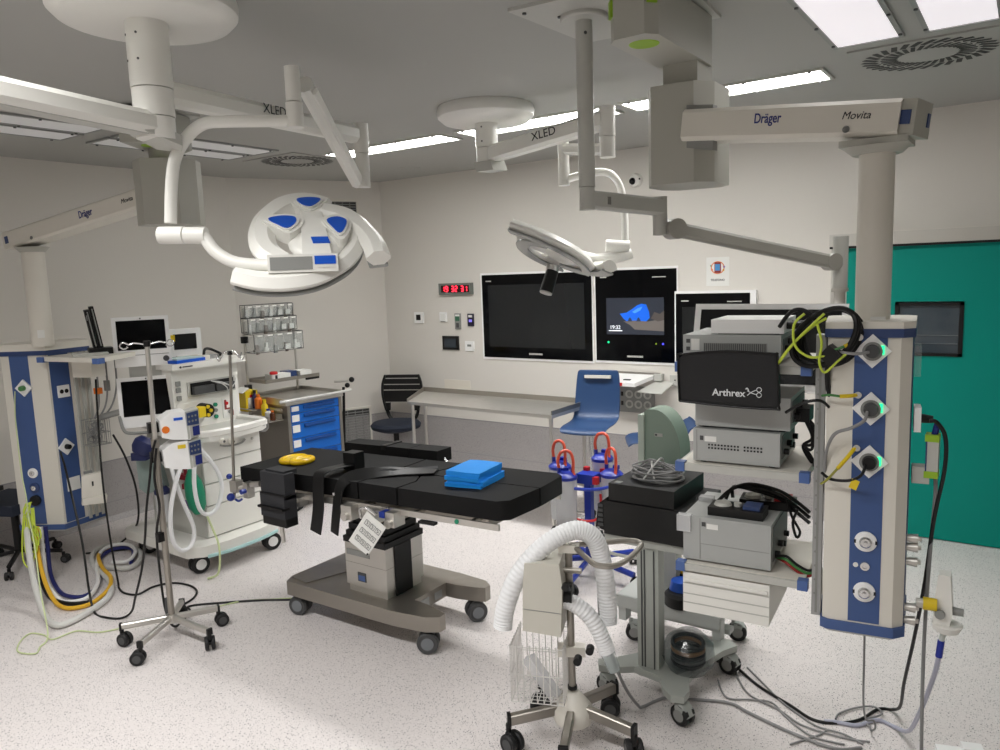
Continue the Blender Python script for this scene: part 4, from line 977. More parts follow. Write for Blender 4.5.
part('display_mount', MB().box((-4.93, 2.84, 1.335), (.10, .20, .09), .012, rz=-.52).box((-4.95, 2.86, 1.2), (.06, .10, .35), .01, rz=-.52), GREYW, t)
part('display_mount', MB().band([(-4.93, 2.88, 1.33), (-4.80, 3.03, 1.36)], (0, 0, 1), .07, .05, smooth=False), OFFW, t)
hnd = MB(); hnd.tube([(-4.93, 2.63, 1.05), (-4.90, 2.63, .965), (-4.87, 2.66, .935), (-4.80, 2.78, .93), (-4.74, 2.90, .935), (-4.73, 2.95, .965)], .011, 10); part('display_handle', hnd, GREY, t)
part('display_arm', MB().band([(-4.95, 2.70, 1.08), (-5.03, 2.61, 1.055), (-5.10, 2.60, 1.035)], (0, 0, 1), .05, .04, n=4), GREY, t)
# breathing circuit
m = MB()
m.tube([(-4.40, 2.78, .90), (-4.385, 2.72, .80), (-4.375, 2.63, .62), (-4.37, 2.585, .45), (-4.37, 2.59, .30), (-4.375, 2.645, .22), (-4.38, 2.72, .235), (-4.39, 2.75, .34), (-4.40, 2.70, .52), (-4.41, 2.66, .70), (-4.44, 2.66, .84), (-4.48, 2.72, .92)], .0135, 10, 8)
part('breathing_hose', m, HOSEW, t)
m = MB(); m.tube([(-4.37, 2.80, .88), (-4.355, 2.86, .80), (-4.35, 2.93, .68), (-4.35, 2.955, .56), (-4.35, 2.91, .44), (-4.355, 2.84, .405), (-4.36, 2.785, .46), (-4.37, 2.77, .60), (-4.38, 2.79, .75), (-4.40, 2.83, .88)], .0135, 10, 8)
part('breathing_hose', m, HOSEW, t)
m = MB(); m.lathe([(0, -.16), (.03, -.155), (.055, -.10), (.062, -.02), (.055, .06), (.03, .12), (.014, .15), (0, .152)], (-4.42, 2.80, .565), (.0, -.12, 1), 18)
part('breathing_bag', m, GREEN, t, 'green bag')
part('circuit_block', MB().box((-4.42, 2.80, .87), (.09, .10, .06), .012).cyl((-4.42, 2.83, .73), (-4.42, 2.83, .86), .02, seg=14).cyl((-4.40, 2.77, .86), (-4.37, 2.76, .99), .012, seg=12), mat('pale aqua plastic', (196, 214, 208), .3), t)
m = MB(); m.tube([(-4.36, 2.83, .41), (-4.33, 2.85, .30), (-4.27, 2.84, .22), (-4.24, 2.82, .12), (-4.25, 2.80, .03), (-4.30, 2.76, .006)], .007, 8)
part('gas_sampling_tube', m, PALEG, t)
m = MB()
for i, (y, z) in enumerate(((2.86, .62), (2.865, .56), (2.86, .50))): m.box((-4.62+.05*i, y, z), (.10, .035, .035), .008, rz=.4*i)
m.tube([(-4.72, 2.86, .78), (-4.66, 2.85, .80), (-4.60, 2.85, .74), (-4.60, 2.86, .64)], .012, 8)
part('suction_fitting', m, mat('dark red plastic', (128, 22, 40), .4), t, 'dark red fittings')
part('side_cylinder', MB().cyl((-4.62, 2.855, .44), (-4.50, 2.83, .43), .022, seg=14, bev=.005), mat('violet plastic', (96, 60, 130), .4), t)
am = t
# things on and around it
solo('document_folder', MB().box((-4.78, 3.02, 1.386), (.19, .24, .02), .003, rz=.15).m(1).box((-4.785, 3.03, 1.400), (.17, .20, .008), .002, rz=.05), [LBLUE, mat('pale print paper', (186, 206, 204), .7)], 'blue folder with printed papers on top of the white anaesthesia machine', 'folder')
m = MB(); m.box((-4.80, 3.24, 1.387), (.10, .12, .022), .006, rz=.3).m(1).tube([(-4.76, 3.18, 1.40), (-4.80, 3.22, 1.44), (-4.84, 3.29, 1.435), (-4.80, 3.34, 1.40), (-4.74, 3.30, 1.395)], .010, 8).m(2).box((-4.74, 3.17, 1.392), (.06, .05, .03), .006)
solo('handset', m, [GREY, BLACK, CREAM], 'black handset and cable lying beside the blue folder on the machine top', 'handset')
c = V((-4.98, 3.18, 1.376)); t2 = thing('small_monitor', 'small white monitor with a yellow sticker standing on the white machine top', 'monitor', c, local=False)
R2 = Matrix((V((.32, .947, 0)), V((-.947, .32, 0)), V((0, 0, 1)))).transposed(); n2_ = V((.947, -.32, 0)); r2_ = V((.32, .947, 0))
cs = part('case', MB().box(c+V((0, 0, .115)), (.225, .05, .195), .01, R=R2), PURE, t2)
part('screen', MB().box(c+n2_*.026+V((0, 0, .122)), (.155, .004, .11), .001, R=R2), SCREEN, cs)
part('sticker', MB().box(c+n2_*.028+r2_*-.082+V((0, 0, .15)), (.028, .003, .045), R=R2), YELLC, cs)
part('stand', MB().box(c+V((0, 0, .012)), (.14, .12, .024), .006, R=R2), CREAM, t2)
# pressure cuff, drape bag and suction bottle hanging on the left flank
m = MB(); m.lathe([(0, -.06), (.055, -.055), (.075, -.02), (.075, .03), (.05, .06), (0, .065)], (-4.72, 2.66, .86), (.2, .5, .9), 14); m.box((-4.74, 2.65, .80), (.10, .09, .05), .02, rz=.5)
solo('pressure_cuff', m, NAVYP, 'rolled navy pressure cuff hanging behind the drip stand pole', 'pressure cuff')
m = MB(); m.prism([(-4.84, 2.66, .78), (-4.70, 2.72, .80), (-4.685, 2.755, .56), (-4.80, 2.69, .52), (-4.83, 2.66, .56)], (-.03, .05, 0), .012, 3)
solo('waste_bag', m, mat('grey green plastic', (126, 142, 138), .45), 'grey-green plastic bag hanging below the navy pressure cuff', 'bag')
t2 = thing('suction_bottle', 'clear suction bottle with a navy lid hanging left of the white drawers', 'suction bottle', (-4.70, 2.74, .33), local=False)
part('bottle', MB().lathe([(0, 0), (.04, .004), (.046, .03), (.046, .19), (.04, .2), (0, .2)], (-4.70, 2.74, .33), seg=20), CLEARC, t2)
part('lid', MB().lathe([(.048, .195), (.05, .22), (.03, .245), (0, .247)], (-4.70, 2.74, .33), seg=20).cyl((-4.70, 2.74, .57), (-4.67, 2.72, .60), .012, seg=10), NAVYP, t2)

# ---------------------------------------------------------------- on the left pendant
c = V((-4.97, 2.57, 1.474)); t2 = thing('handset_dock', 'black handheld phones leaning in a dock on the left pendant\'s shelf', 'handset dock', c, local=False)
part('base', MB().box(c+V((0, 0, .02)), (.12, .14, .04), .006, rz=-.4).m(1).box(c+V((.02, -.08, .008)), (.2, .2, .014), .003, rz=-.4), [BLACK, GREYW], t2)
for k, (o_, ht) in enumerate(((.0, .25), (.028, .27))):
    p = c+V((.01+.01*k, -.03+o_, .04))
    part('phone', MB().box(p+V((-.015, -.015, ht/2)), (.06, .028, ht), .006, R=Matrix.Rotation(.15, 3, 'X')@Matrix.Rotation(-.4, 3, 'Z')).m(1).box(p+V((.006, -.022, ht/2)), (.05, .006, ht*.9), .002, R=Matrix.Rotation(.15, 3, 'X')@Matrix.Rotation(-.4, 3, 'Z')), [BLACK, GREY], t2)
part('antenna_hook', MB().tube([c+V((.0, -.04, .24)), c+V((.01, -.06, .26)), c+V((.02, -.075, .25)), c+V((.02, -.075, .22))], .003, 6), GREY, t2)
c = V((-5.02, 2.455, .50)); t2 = thing('module_holder', 'cream plastic holder clipped on the side rail of the left pendant', 'holder', c, local=False)
part('holder', MB().prism([(-5.045, 2.385, .545), (-4.99, 2.50, .535), (-5.00, 2.50, .70), (-5.05, 2.40, .69)], (.045, -.02, 0), .006).prism([(-5.045, 2.38, .505), (-4.98, 2.505, .50), (-4.97, 2.51, .55), (-5.04, 2.385, .55)], (.06, -.025, 0), .006), CREAM, t2)
part('rail_clip', MB().box((-5.08, 2.46, .62), (.07, .05, .15), .006, rz=-.4), GREY, t2)
part('slot', MB().box((-4.972, 2.43, .635), (.004, .012, .03), .001, rz=.43), BLACK, t2)
t2 = thing('wire_basket', 'small wire basket stuffed with grey leads hanging beside the left pendant', 'basket', (-5.1, 2.55, .84), local=False)
m = MB(); bx0, bx1, by0, by1 = -5.16, -5.05, 2.49, 2.62
for z in (.86, .94, 1.03): m.tube([(bx0, by0, z), (bx1, by0, z), (bx1, by1, z), (bx0, by1, z)], .0025, 6, 1, True, smooth=False)
for k in range(5):
    x = bx0+(bx1-bx0)*k/4
    m.tube([(x, by0, 1.03), (x, by0, .86), (x, by1, .86), (x, by1, 1.03)], .002, 5, smooth=False)
    y = by0+(by1-by0)*k/4
    m.tube([(bx0, y, 1.03), (bx0, y, .86), (bx1, y, .86), (bx1, y, 1.03)], .002, 5, smooth=False)
part('basket', m, GREY, t2)
m = MB()
for k in range(9):
    P_ = [(bx0+.02+random.random()*.08, by0+.02+random.random()*.09, .87+.15*random.random()) for _ in range(6)]
    m.tube(P_, .0035, 6, 5)
part('lead_tangle', m, GCAB, t2)
def cable(nm, pts, r, m, label, cat='cable', group=None, seg=8, n=6, extra=None):
    mb = MB(); mb.tube(pts, r, seg, n)
    return solo(nm, mb, m, label, cat, group)
for k, (dx_, lab) in enumerate(((0, 'grey lead hanging from the left pendant shelf, with an orange plug'), (.05, 'grey lead hanging from the left pendant shelf, beside the orange plugged one'), (.10, 'grey lead hanging nearest the displays from the left pendant shelf'))):
    P_ = [(-5.10+dx_*.5, 2.60+dx_, 1.44), (-5.08+dx_*.5, 2.585+dx_, 1.25), (-5.085+dx_*.4, 2.58+dx_*.7, 1.12), (-5.10+.2*dx_, 2.55+.5*dx_, 1.035)]
    m = MB(); m.tube(P_, .006, 8)
    if k == 0: m.m(1).box((-5.075, 2.58, 1.22), (.04, .04, .04), .006)
    if k == 1: m.m(2).box((-5.05, 2.63, 1.25), (.028, .028, .07), .006)
    solo('patient_lead', m, [GCAB, ORG, GREY], lab, 'cable')
# stool behind the pendant, at the picture's edge
t2 = thing('office_chair', 'navy office chair partly hidden behind the left supply pendant', 'chair', (-5.73, 2.25, 0), .4)
for k in range(5):
    a = k*2*PI/5+.25; d = V((math.cos(a), math.sin(a), 0))
    part('leg', MB().band([d*.03+V((0, 0, .10)), d*.29+V((0, 0, .085))], (0, 0, 1), .03, .025, smooth=False), BLACK, t2)
    caster(t2, (d.x*.30, d.y*.30), .028, .018, a, BLACK, RUB, DGREY, .075)
part('gas_lift', MB().cyl((0, 0, .09), (0, 0, .42), .025, seg=14), BLACK, t2)
part('seat', MB().box((0, -.02, .455), (.42, .40, .07), .03, seg=3), NAVY, t2)
part('backrest', MB().box((-.16, -.19, .72), (.06, .38, .40), .025, seg=3, rz=.7), NAVY, t2)
part('armrest', MB().box((.05, -.24, .62), (.22, .05, .03), .01).tube([(.05, -.24, .61), (.06, -.25, .50), (.03, -.18, .44)], .012, 8), BLACK, t2)

# ---------------------------------------------------------------- blue drawer cart
CL = (-5.155, 4.279, 0); t = thing('drawer_cart', 'steel procedure cart with blue drawers and a rack of clear tilt bins', 'cart', CL, math.radians(-5))
m = MB(); m.bb(-.28, .27, -.275, .275, .12, .90, .004); m.m(0).bb(.27, .288, -.275, -.245, .12, .90).bb(.27, .288, .245, .275, .12, .90)
cab = part('carcass', m, STEELD, t)
zt = .895
hs = (.07, .085, .125, .13, .13, .15)
for i, h in enumerate(hs):
    m = MB(); m.bb(.262, .286, -.242, .242, zt-h+.004, zt-.002, .004); d_ = part('drawer', m, CARTB, cab)
    part('handle', MB().band([(.292, -.12, zt-.030), (.296, .19, zt-.030)], (0, 0, 1), .014, .022, smooth=False).bb(.286, .294, -.12, .19, zt-.02, zt-.012), CARTBD, d_)
    part('drawer_label', MB().bb(.286, .290, -.235, -.165, zt-min(h, .09)+.018, zt-.012), PAPER, d_)
    zt -= h
for x in (-.22, .22):
    for y in (-.22, .22): caster(t, (x, y), .045, .026, .5, STEEL, RUB, GREY, .13)
m = MB(); m.bb(-.30, .295, -.29, .29, .90, .925, .003)
for a in ((-.30, -.285, -.29, .29), (-.30, .295, -.29, -.278), (-.30, .295, .278, .29)): m.bb(a[0], a[1], a[2], a[3], .925, .955, .002)
part('worktop', m, STEEL, t)
part('front_rail', MB().tube([(.285, -.32, .94), (.32, -.325, .945), (.325, .0, .945), (.325, .33, .945), (.30, .335, .945)], .012, 10, 3), mat('bright rail metal', (214, 214, 210), .35, .35), t)
for y in (-.265, .235): part('rack_post', MB().cyl((-.27, y, .92), (-.27, y, 1.70), .012, seg=14), STEEL, t)
for z in (1.01, 1.42): part('post_knob', MB().box((-.255, -.275, z), (.045, .045, .055), .006), BLACK, t)
m = MB(); m.bb(-.30, -.03, -.25, .30, 1.055, 1.066)
for a in ((-.30, -.03, -.25, -.24), (-.04, -.03, -.25, .30), (-.30, -.29, -.25, .30)): m.bb(a[0], a[1], a[2], a[3], 1.066, 1.085, .002)
part('tray_shelf', m, STEELD, t)
part('shelf_grip', MB().bb(-.06, -.035, .17, .30, 1.035, 1.056, .004), BLACK, t)
def wire(mb, P_, r=.003): return mb.tube(P_, r, 6, smooth=False)
for (z0, z1, n, y0, y1, x0, x1) in ((1.605, 1.71, 6, -.29, .18, -.265, -.19), (1.48, 1.60, 6, -.29, .19, -.265, -.16), (1.31, 1.465, 5, -.27, .215, -.265, -.12)):
    m = MB()
    for z in (z0, z1):
        wire(m, [(x0, y0, z), (x1, y0, z), (x1, y1, z), (x0, y1, z), (x0, y0, z)])
    for y in (y0, y1):
        wire(m, [(x1, y, z0), (x1, y, z1)]); wire(m, [(x0, y, z0), (x0, y, z1)])
    rk = part('bin_frame', m, DGREY, t)
    w = (y1-y0)/n
    for k in range(n):
        a, b2 = y0+w*k+.004, y0+w*(k+1)-.004; g = MB()
        th_ = .003; lean = .014
        g.prism([(x1-lean, a, z0+.006), (x1-lean, b2, z0+.006), (x1+lean, b2, z1-.006), (x1+lean, a, z1-.006)], (th_, 0, 0))
        g.prism([(x1-lean, a, z0+.006), (x1+lean, a, z1-.006), (x0+.02, a, z1-.03), (x0+.01, a, z0+.006)], (0, th_, 0))
        g.prism([(x1-lean, b2, z0+.006), (x1+lean, b2, z1-.006), (x0+.02, b2, z1-.03), (x0+.01, b2, z0+.006)], (0, -th_, 0))
        g.bb(x0+.01, x1-lean, a, b2, z0+.006, z0+.009)
        g.m(1).box((x1+lean+.004, (a+b2)/2, z1-.014), (.004, w*.5, .010), .001)
        g.m(2+(k*7+n) % 3)
        for q in range(3): g.box((x1-.035-.018*q, a+w*(.25+.22*q), z0+.016+.012*(q % 2)+.014*(q == 1)), (.02, w*.28, .02+.025*((k+q) % 3)), .004, rz=.3*q)
        if k >= n-2: g.m(2).box((x1-.018, (a+b2)/2, z0+.03), (.004, w*.6, .045), .001, rz=.15)
        part('tilt_bin', g, [CLEAR, PAPER, PAPER, GREY, mat('brown pouch', (120, 104, 92), .6)], rk)
side = MB(); side.bb(.02, .24, -.42, -.28, .78, .785); side.bb(.02, .24, -.42, -.415, .785, .83); side.bb(.02, .24, -.30, -.295, .785, .83); side.bb(-.24, .02, -.42, -.28, .86, .866)
part('side_tray', side, STEEL, t)
part('side_rail', MB().bb(-.26, .24, -.30, -.286, .855, .875, .002), STEEL, t)
def cart(x, y, z=0): 
    a = math.radians(-5); return V((CL[0]+x*math.cos(a)-y*math.sin(a), CL[1]+x*math.sin(a)+y*math.cos(a), z))
def cartbox(nm, x, y, z, s, m, lab, cat, group=None, extra=None):
    mb = MB(); mb.box(cart(x, y, z+s[2]/2), s, .003, rz=math.radians(-5))
    if extra: extra(mb)
    return solo(nm, mb, m, lab, cat, group)
cartbox('supply_box', -.13, -.06, 1.0665, (.13, .17, .05), PAPER, 'flat white carton on the tray shelf beside the red-lidded jar', 'box')
cartbox('supply_box', -.14, .19, 1.0665, (.13, .12, .05), PAPER, 'white carton at the tray shelf end away from the red-lidded jar', 'box')
cartbox('supply_box', -.17, .075, 1.0665, (.12, .09, .055), PBLUED, 'blue box between two white cartons on the cart\'s tray shelf', 'box')
t2 = thing('lidded_jar', 'small white jar with a red lid on the cart\'s tray shelf', 'jar', cart(-.07, -.14, 1.0665))
part('jar', MB().lathe([(0, 0), (.032, 0), (.032, .055), (0, .056)], (0, 0, 0), seg=20).m(1).bb(.028, .034, -.01, .012, .008, .048), [PAPER, INK], t2); part('lid', MB().lathe([(.034, .055), (.034, .072), (.028, .078), (0, .078)], (0, 0, 0), seg=20), RED, t2)
def bottle(x, y, z, r, h, body, cap, label):
    t2 = thing('bottle', label, 'bottle', cart(x, y, z), group=None)
    part('bottle', MB().lathe([(0, 0), (r, 0), (r, h*.68), (r*.45, h*.82), (r*.45, h*.86)], (0, 0, 0), seg=16), body, t2)
    part('cap', MB().lathe([(r*.55, h*.84), (r*.55, h), (0, h)], (0, 0, 0), seg=14), cap, t2)
bottle(.00, -.35, .866, .030, .12, ORG, ORG, 'orange bottle in the cart\'s side tray, beside the yellow sharps tub')
bottle(-.055, -.345, .866, .022, .15, mat('navy label', (40, 40, 90), .5), BLACK, 'dark bottle with a black cap in the cart\'s side tray')
bottle(.07, -.34, .866-.08, .028, .16, YELLC, YELLC, 'yellow bottle in the cart\'s side tray, before the orange one')
bottle(.13, -.35, .786, .026, .09, PAPER, RBLUE, 'white bottle with a blue cap in the cart\'s side tray')
bottle(.19, -.35, .786, .022, .08, mat('brown glass', (90, 50, 30), .2), ORG, 'small brown bottle with an orange cap in the cart\'s side tray')
t2 = thing('sharps_tub', 'yellow sharps tub with a red mark hung on the cart\'s side', 'sharps tub', cart(-.14, -.36, .84), math.radians(-5))
part('tub', MB().box((0, 0, .085), (.11, .10, .17), .008, taper=(1.15, 1.15)), YELLC, t2)
part('label', MB().box((.061, 0, .07), (.004, .07, .09), R=Matrix.Rotation(.045, 3, 'Y')).m(1).box((.063, 0.0, .12), (.004, .035, .035), R=Matrix.Rotation(.045, 3, 'Y')), [PAPER, RED], t2)
part('flap', MB().box((.0, -.05, .178), (.12, .07, .008), .002, R=Matrix.Rotation(.5, 3, 'X')), PAPER, t2)
t2 = thing('cup_dispenser', 'clear tube dispenser lying under the bottles on the cart\'s side', 'dispenser', cart(-.12, -.37, .73), math.radians(-5))
part('tube', MB().lathe([(.048, -.21), (.05, -.2), (.05, .19), (.046, .21), (.03, .21), (.03, .20)], (0, 0, 0), (1, 0, 0), 20), CLEARC, t2)
for k in range(6): part('cup', MB().lathe([(.018, -.012), (.038, .012), (.034, .012), (.016, -.008)], (-.16+.06*k, 0, 0), (1, 0, 0), 14), CREAM, t2)
t2 = thing('push_pole', 'black upright pole with a clamp standing beside the blue drawers', 'pole', (-5.17, 4.82, 0), local=False)
part('pole', MB().cyl((-5.20, 4.84, .02), (-5.235, 4.93, .90), .013, seg=12), BLACK, t2)
part('clamp', MB().tube([(-5.30, 4.88, .955), (-5.235, 4.93, .955), (-5.19, 4.99, .96)], .010, 10).m(1).ball((-5.185, 4.99, .965), .026).ball((-5.21, 4.955, .915), .024), [STEEL, BLACK], t2)
part('foot', MB().cyl((-5.20, 4.84, 0), (-5.20, 4.84, .02), .05, seg=18, bev=.005), BLACK, t2)
t2 = thing('spray_bottle', 'small green bottle with a white neck standing by the low wall grille', 'bottle', (-5.44, 5.05, 0), local=False)
part('bottle', MB().lathe([(0, .0), (.035, 0), (.035, .40), (.03, .42), (.0, .42)], (-5.44, 5.05, 0), seg=16), GREEN, t2)
part('neck', MB().lathe([(.022, .42), (.016, .45), (.016, .50), (0, .50)], (-5.44, 5.05, 0), seg=14), PAPER, t2)

# ---------------------------------------------------------------- office chair by the back wall
t = thing('office_chair', 'dark navy office chair with a slotted back, empty, in the room corner', 'chair', (-5.0, 5.36, 0), .42)
for k in range(5):
    a = k*2*PI/5+.3; d = V((math.cos(a), math.sin(a), 0))
    part('leg', MB().band([d*.03+V((0, 0, .10)), d*.29+V((0, 0, .085))], (0, 0, 1), .032, .025, smooth=False), BLACK, t)
    caster(t, (d.x*.30, d.y*.30), .028, .018, a, BLACK, RUB, DGREY, .075)
part('gas_lift', MB().cyl((0, 0, .09), (0, 0, .42), .026, seg=14), BLACK, t)
m = MB(); m.lathe([(0, .425), (.17, .43), (.235, .455), (.245, .485), (.22, .51), (.12, .522), (0, .525)], (0, 0, 0), seg=32)
part('seat', m, NAVY, t)
bkm = MB()
sec = [(-.02, .56), (.02, .62), (.035, .72), (.03, .82), (.0, .93)]
# back faces -y (towards the room); slots across it
rows = [(.585, .66), (.67, .78), (.79, .835), (.845, .895), (.905, .935)]
for a, b2 in rows:
    def yy(z): return .20+.055*((z-.56)/.37)
    wv = lambda z: .165+.035*min(1, (z-.56)/.2)-.03*max(0, (z-.85)/.08)
    if a < .66:
        for s_ in (-1, 1): bkm.prism([(s_*wv(a), yy(a), a), (s_*(wv(a)-.045), yy(a), a), (s_*(wv(b2)-.06), yy(b2), b2), (s_*wv(b2), yy(b2), b2)], (0, .03, 0), .004)
    else:
        P_ = [(-wv(a), yy(a), a), (wv(a), yy(a), a), (wv(b2), yy(b2), b2), (-wv(b2), yy(b2), b2)]; bkm.prism(P_, (0, .03, 0), .008)
for s_ in (-1, 1): bkm.band([(s_*.165, .215, .59), (s_*.197, .23, .72), (s_*.20, .245, .84), (s_*.17, .255, .935)], (0, 1, 0), .02, .04)
part('backrest', bkm, BLACK, t)
m = MB()
for s_ in (-1, 1): m.band([(s_*.03, .05, .42), (s_*.08, .2, .44), (s_*.14, .235, .52), (s_*.165, .225, .60)], (0, -.5, .8), .035, .02)
part('back_support', m, BLACK, t)

# ---------------------------------------------------------------- stainless table
t = thing('instrument_table', 'bare stainless steel table with a raised rim against the back wall', 'table', (-3.5, 4.9, 0), local=False)
ta = [(-4.20, 4.62), (-2.80, 4.62), (-2.72, 5.16), (-4.42, 5.12)]
m = MB(); m.poly2([(-4.17, 4.62), (-2.76, 4.57), (-2.74, 5.10), (-4.40, 5.10)], .86, .885, .003)
tp_ = part('tabletop', m, STEEL, t)
m = MB()
m.prism([(-4.40, 5.105, .88), (-2.74, 5.105, .88), (-2.74, 5.105, .925), (-4.40, 5.105, .925)], (0, -.008, 0))
m.prism([(-4.175, 4.62, .88), (-4.405, 5.10, .88), (-4.405, 5.10, .922), (-4.175, 4.62, .905)], (.008, 0, 0))
m.prism([(-2.76, 4.575, .88), (-2.74, 5.10, .88), (-2.74, 5.10, .92), (-2.76, 4.575, .915)], (-.008, 0, 0))
part('rim', m, STEELD, tp_)
for x, y in ((-4.15, 4.66), (-2.79, 4.61), (-2.77, 5.06), (-4.36, 5.06)):
    part('leg', MB().cyl((x, y, .07), (x, y, .865), .014, seg=14), STEEL, t)
    caster(t, (x, y), .03, .016, .4, STEEL, RUB, GREY, .08)
m = MB()
for p, q in (((-4.36, 5.06), (-2.77, 5.06)),): m.cyl((*p, .25), (*q, .25), .010, seg=10)
part('stretcher', m, STEEL, t)

# ---------------------------------------------------------------- devices on the right pendant's shelves
def sbox(mb, a0, a1, b0, b1, z0, z1, bev=.004, seg=2):
    return mb.box(S((a0+a1)/2, (b0+b1)/2, (z0+z1)/2), (a1-a0, b1-b0, z1-z0), bev, R=Rs, seg=seg)
DEV = mat('device grey', (172, 174, 172), .42, var=.02); DEVD = mat('device side grey', (104, 106, 105), .5)
def device(label, a0, a1, b0, b1, z0, z1, style):
    t = thing('medical_console', label, 'console', S((a0+a1)/2, (b0+b1)/2, z0), local=False)
    m = MB(); sbox(m, a0, a1, b0, b1, z0+.008, z1, .005); cs = part('case', m, DEV, t)
    for a in (a0+.03, a1-.03):
        for b in (b0+.03, b1-.03): part('foot', MB().cyl(S(a, b, z0), S(a, b, z0+.01), .012, seg=12), RUB, t)
    # rear sockets on the right end
    m = MB(); sbox(m, a1-.0005, a1+.003, b0+.035, b1-.02, z0+.03, z1-.015, .001); bp = part('rear_panel', m, DEVD, cs)
    for k in range(4):
        part('connector', MB().cyl(S(a1+.002, b0+.07+.06*k, z0+.05+.02*(k % 2)), S(a1+.02, b0+.07+.06*k, z0+.05+.02*(k % 2)), .011, seg=12), BLACK, bp)
    g = MB()
    if style == 'amp':
        sbox(g, a0+.075, a1-.045, b0-.002, b0+.001, z1-.062, z1-.028, .001)
        for k in range(30): sbox(g.m(1), a0+.078+k*.0072, a0+.081+k*.0072, b0-.003, b0, z1-.06, z1-.03, 0)
        part('vent_grille', g, [GREY, DGREY], cs)
        for z in (z1-.022, z1-.05): part('mark', sbox(MB(), a0+.012, a0+.026, b0-.002, b0, z-.007, z+.007, 0), DGREY, cs)
        part('print_label', sbox(MB(), a0+.03, a0+.06, b0-.002, b0, z1-.055, z1-.014, 0), PAPER, cs)
    if style == 'dots':
        for k in range(17):
            if k in (10,): continue
            for j in range(2): sbox(g, a0+.055+k*.0115, a0+.061+k*.0115, b0-.002, b0+.001, z0+.055+.012*j, z0+.061+.012*j, 0)
        part('vent_grille', g, BLACK, cs)
        part('mark', sbox(MB(), a0+.025, a0+.037, b0-.002, b0, z1-.042, z1-.026, 0), DGREY, cs)
        part('print_label', sbox(MB(), a0+.042, a0+.085, b0-.002, b0, z1-.046, z1-.026, 0), PAPER, cs)
        part('front_seam', sbox(MB(), a0+.012, a0+.014, b0-.001, b0+.001, z0+.012, z1-.004, 0), GREY, cs)
    if style == 'pump':
        part('front_seam', sbox(MB(), a0+.062, a0+.0645, b0-.001, b0+.001, z0+.012, z1-.004, 0), GREY, cs)
        part('front_seam', sbox(MB(), a0+.066, a1-.004, b0-.0008, b0+.001, z0+.072, z0+.0735, 0), GREY, cs)
        part('mark', sbox(MB(), a0+.07, a0+.084, b0-.002, b0, z1-.034, z1-.018, 0), DGREY, cs)
        part('print_label', sbox(MB(), a0+.088, a0+.13, b0-.002, b0, z1-.042, z1-.022, 0), PAPER, cs)
        part('clear_latch', sbox(MB(), a0-.022, a0+.03, b0-.012, b0+.02, z1-.06, z1+.002, .008), CLEARC, cs)
        part('clear_latch', sbox(MB(), a0+.005, a0+.06, b0+.19, b0+.23, z1, z1+.018, .006), CLEARC, cs)
    return t
device('grey console under the white box, on the pendant\'s top shelf, cover hanging before it', .02, .36, .035, .36, 1.555, 1.655, 'amp')
device('grey console with two rows of small vent dots on the pendant\'s middle shelf', .058, .362, .03, .34, 1.185, 1.312, 'dots')
device('plain grey console sitting between the black cover and the console with vent dots', .06, .392, .05, .36, 1.312, 1.435, 'plain')
device('big pale grey console under black foot controls on the pendant\'s lowest shelf', .018, .335, .035, .37, .80, .975, 'pump')
m = MB(); sbox(m, .115, .365, .06, .30, 1.659, 1.708, .02, 4); m.m(1); sbox(m, .135, .345, .08, .28, 1.655, 1.661, 0)
t = thing('white_box', 'flat white rounded box lying on top of the uppermost grey console', 'box', S(.24, .18, 1.655), local=False)
wb = part('case', m, [PURE, DGREY], t)
for k in range(3): part('plug', MB().cyl(S(.362, .12+.05*k, 1.683), S(.45, .12+.05*k, 1.683), .013, .011, 12, .003), BLACK, wb)
# black zip cover
t = thing('padded_cover', 'black padded cover with white lettering hanging in front of the top console', 'cover', S(.2, -.03, 1.42), local=False)
m = MB(); P_ = [S(.032, -.05, 1.425), S(.2, -.052, 1.416), S(.362, -.05, 1.414), S(.37, -.05, 1.43), S(.362, -.05, 1.592), S(.355, -.05, 1.600), S(.2, -.052, 1.608), S(.05, -.05, 1.594), S(.028, -.05, 1.578)]
m.prism(P_, sy_*.045, .012, 3); cv = part('cover', m, mat('black nylon', (9, 10, 14), .55, bump=.3, bscale=120), t)
part('binding', MB().tube([p-sy_*.002 for p in P_]+[P_[0]-sy_*.002], .004, 8, 3), BLACK, cv)
lettering('Arthrex', .034, S(.205, -.0535, 1.462), sx_, (0, 0, 1), WINK, cv, bold=.0006, sx=1.0)
m = MB()
for dz in (-.008, .010):
    m.tube([S(.283+.024+.008*math.cos(a*PI/6), -.0535, 1.468+dz+.008*math.sin(a*PI/6)) for a in range(12)], .0013, 6, 1, True)
    m.tube([S(.299, -.0535, 1.468+dz*.9), S(.283, -.0535, 1.467+dz*.2), S(.268, -.0535, 1.466-dz*.9)], .0015, 6)
m.tube([S(.273, -.0535, 1.473), S(.268, -.0535, 1.482), S(.263, -.0535, 1.478)], .002, 6)
part('emblem', m, WINK, cv)
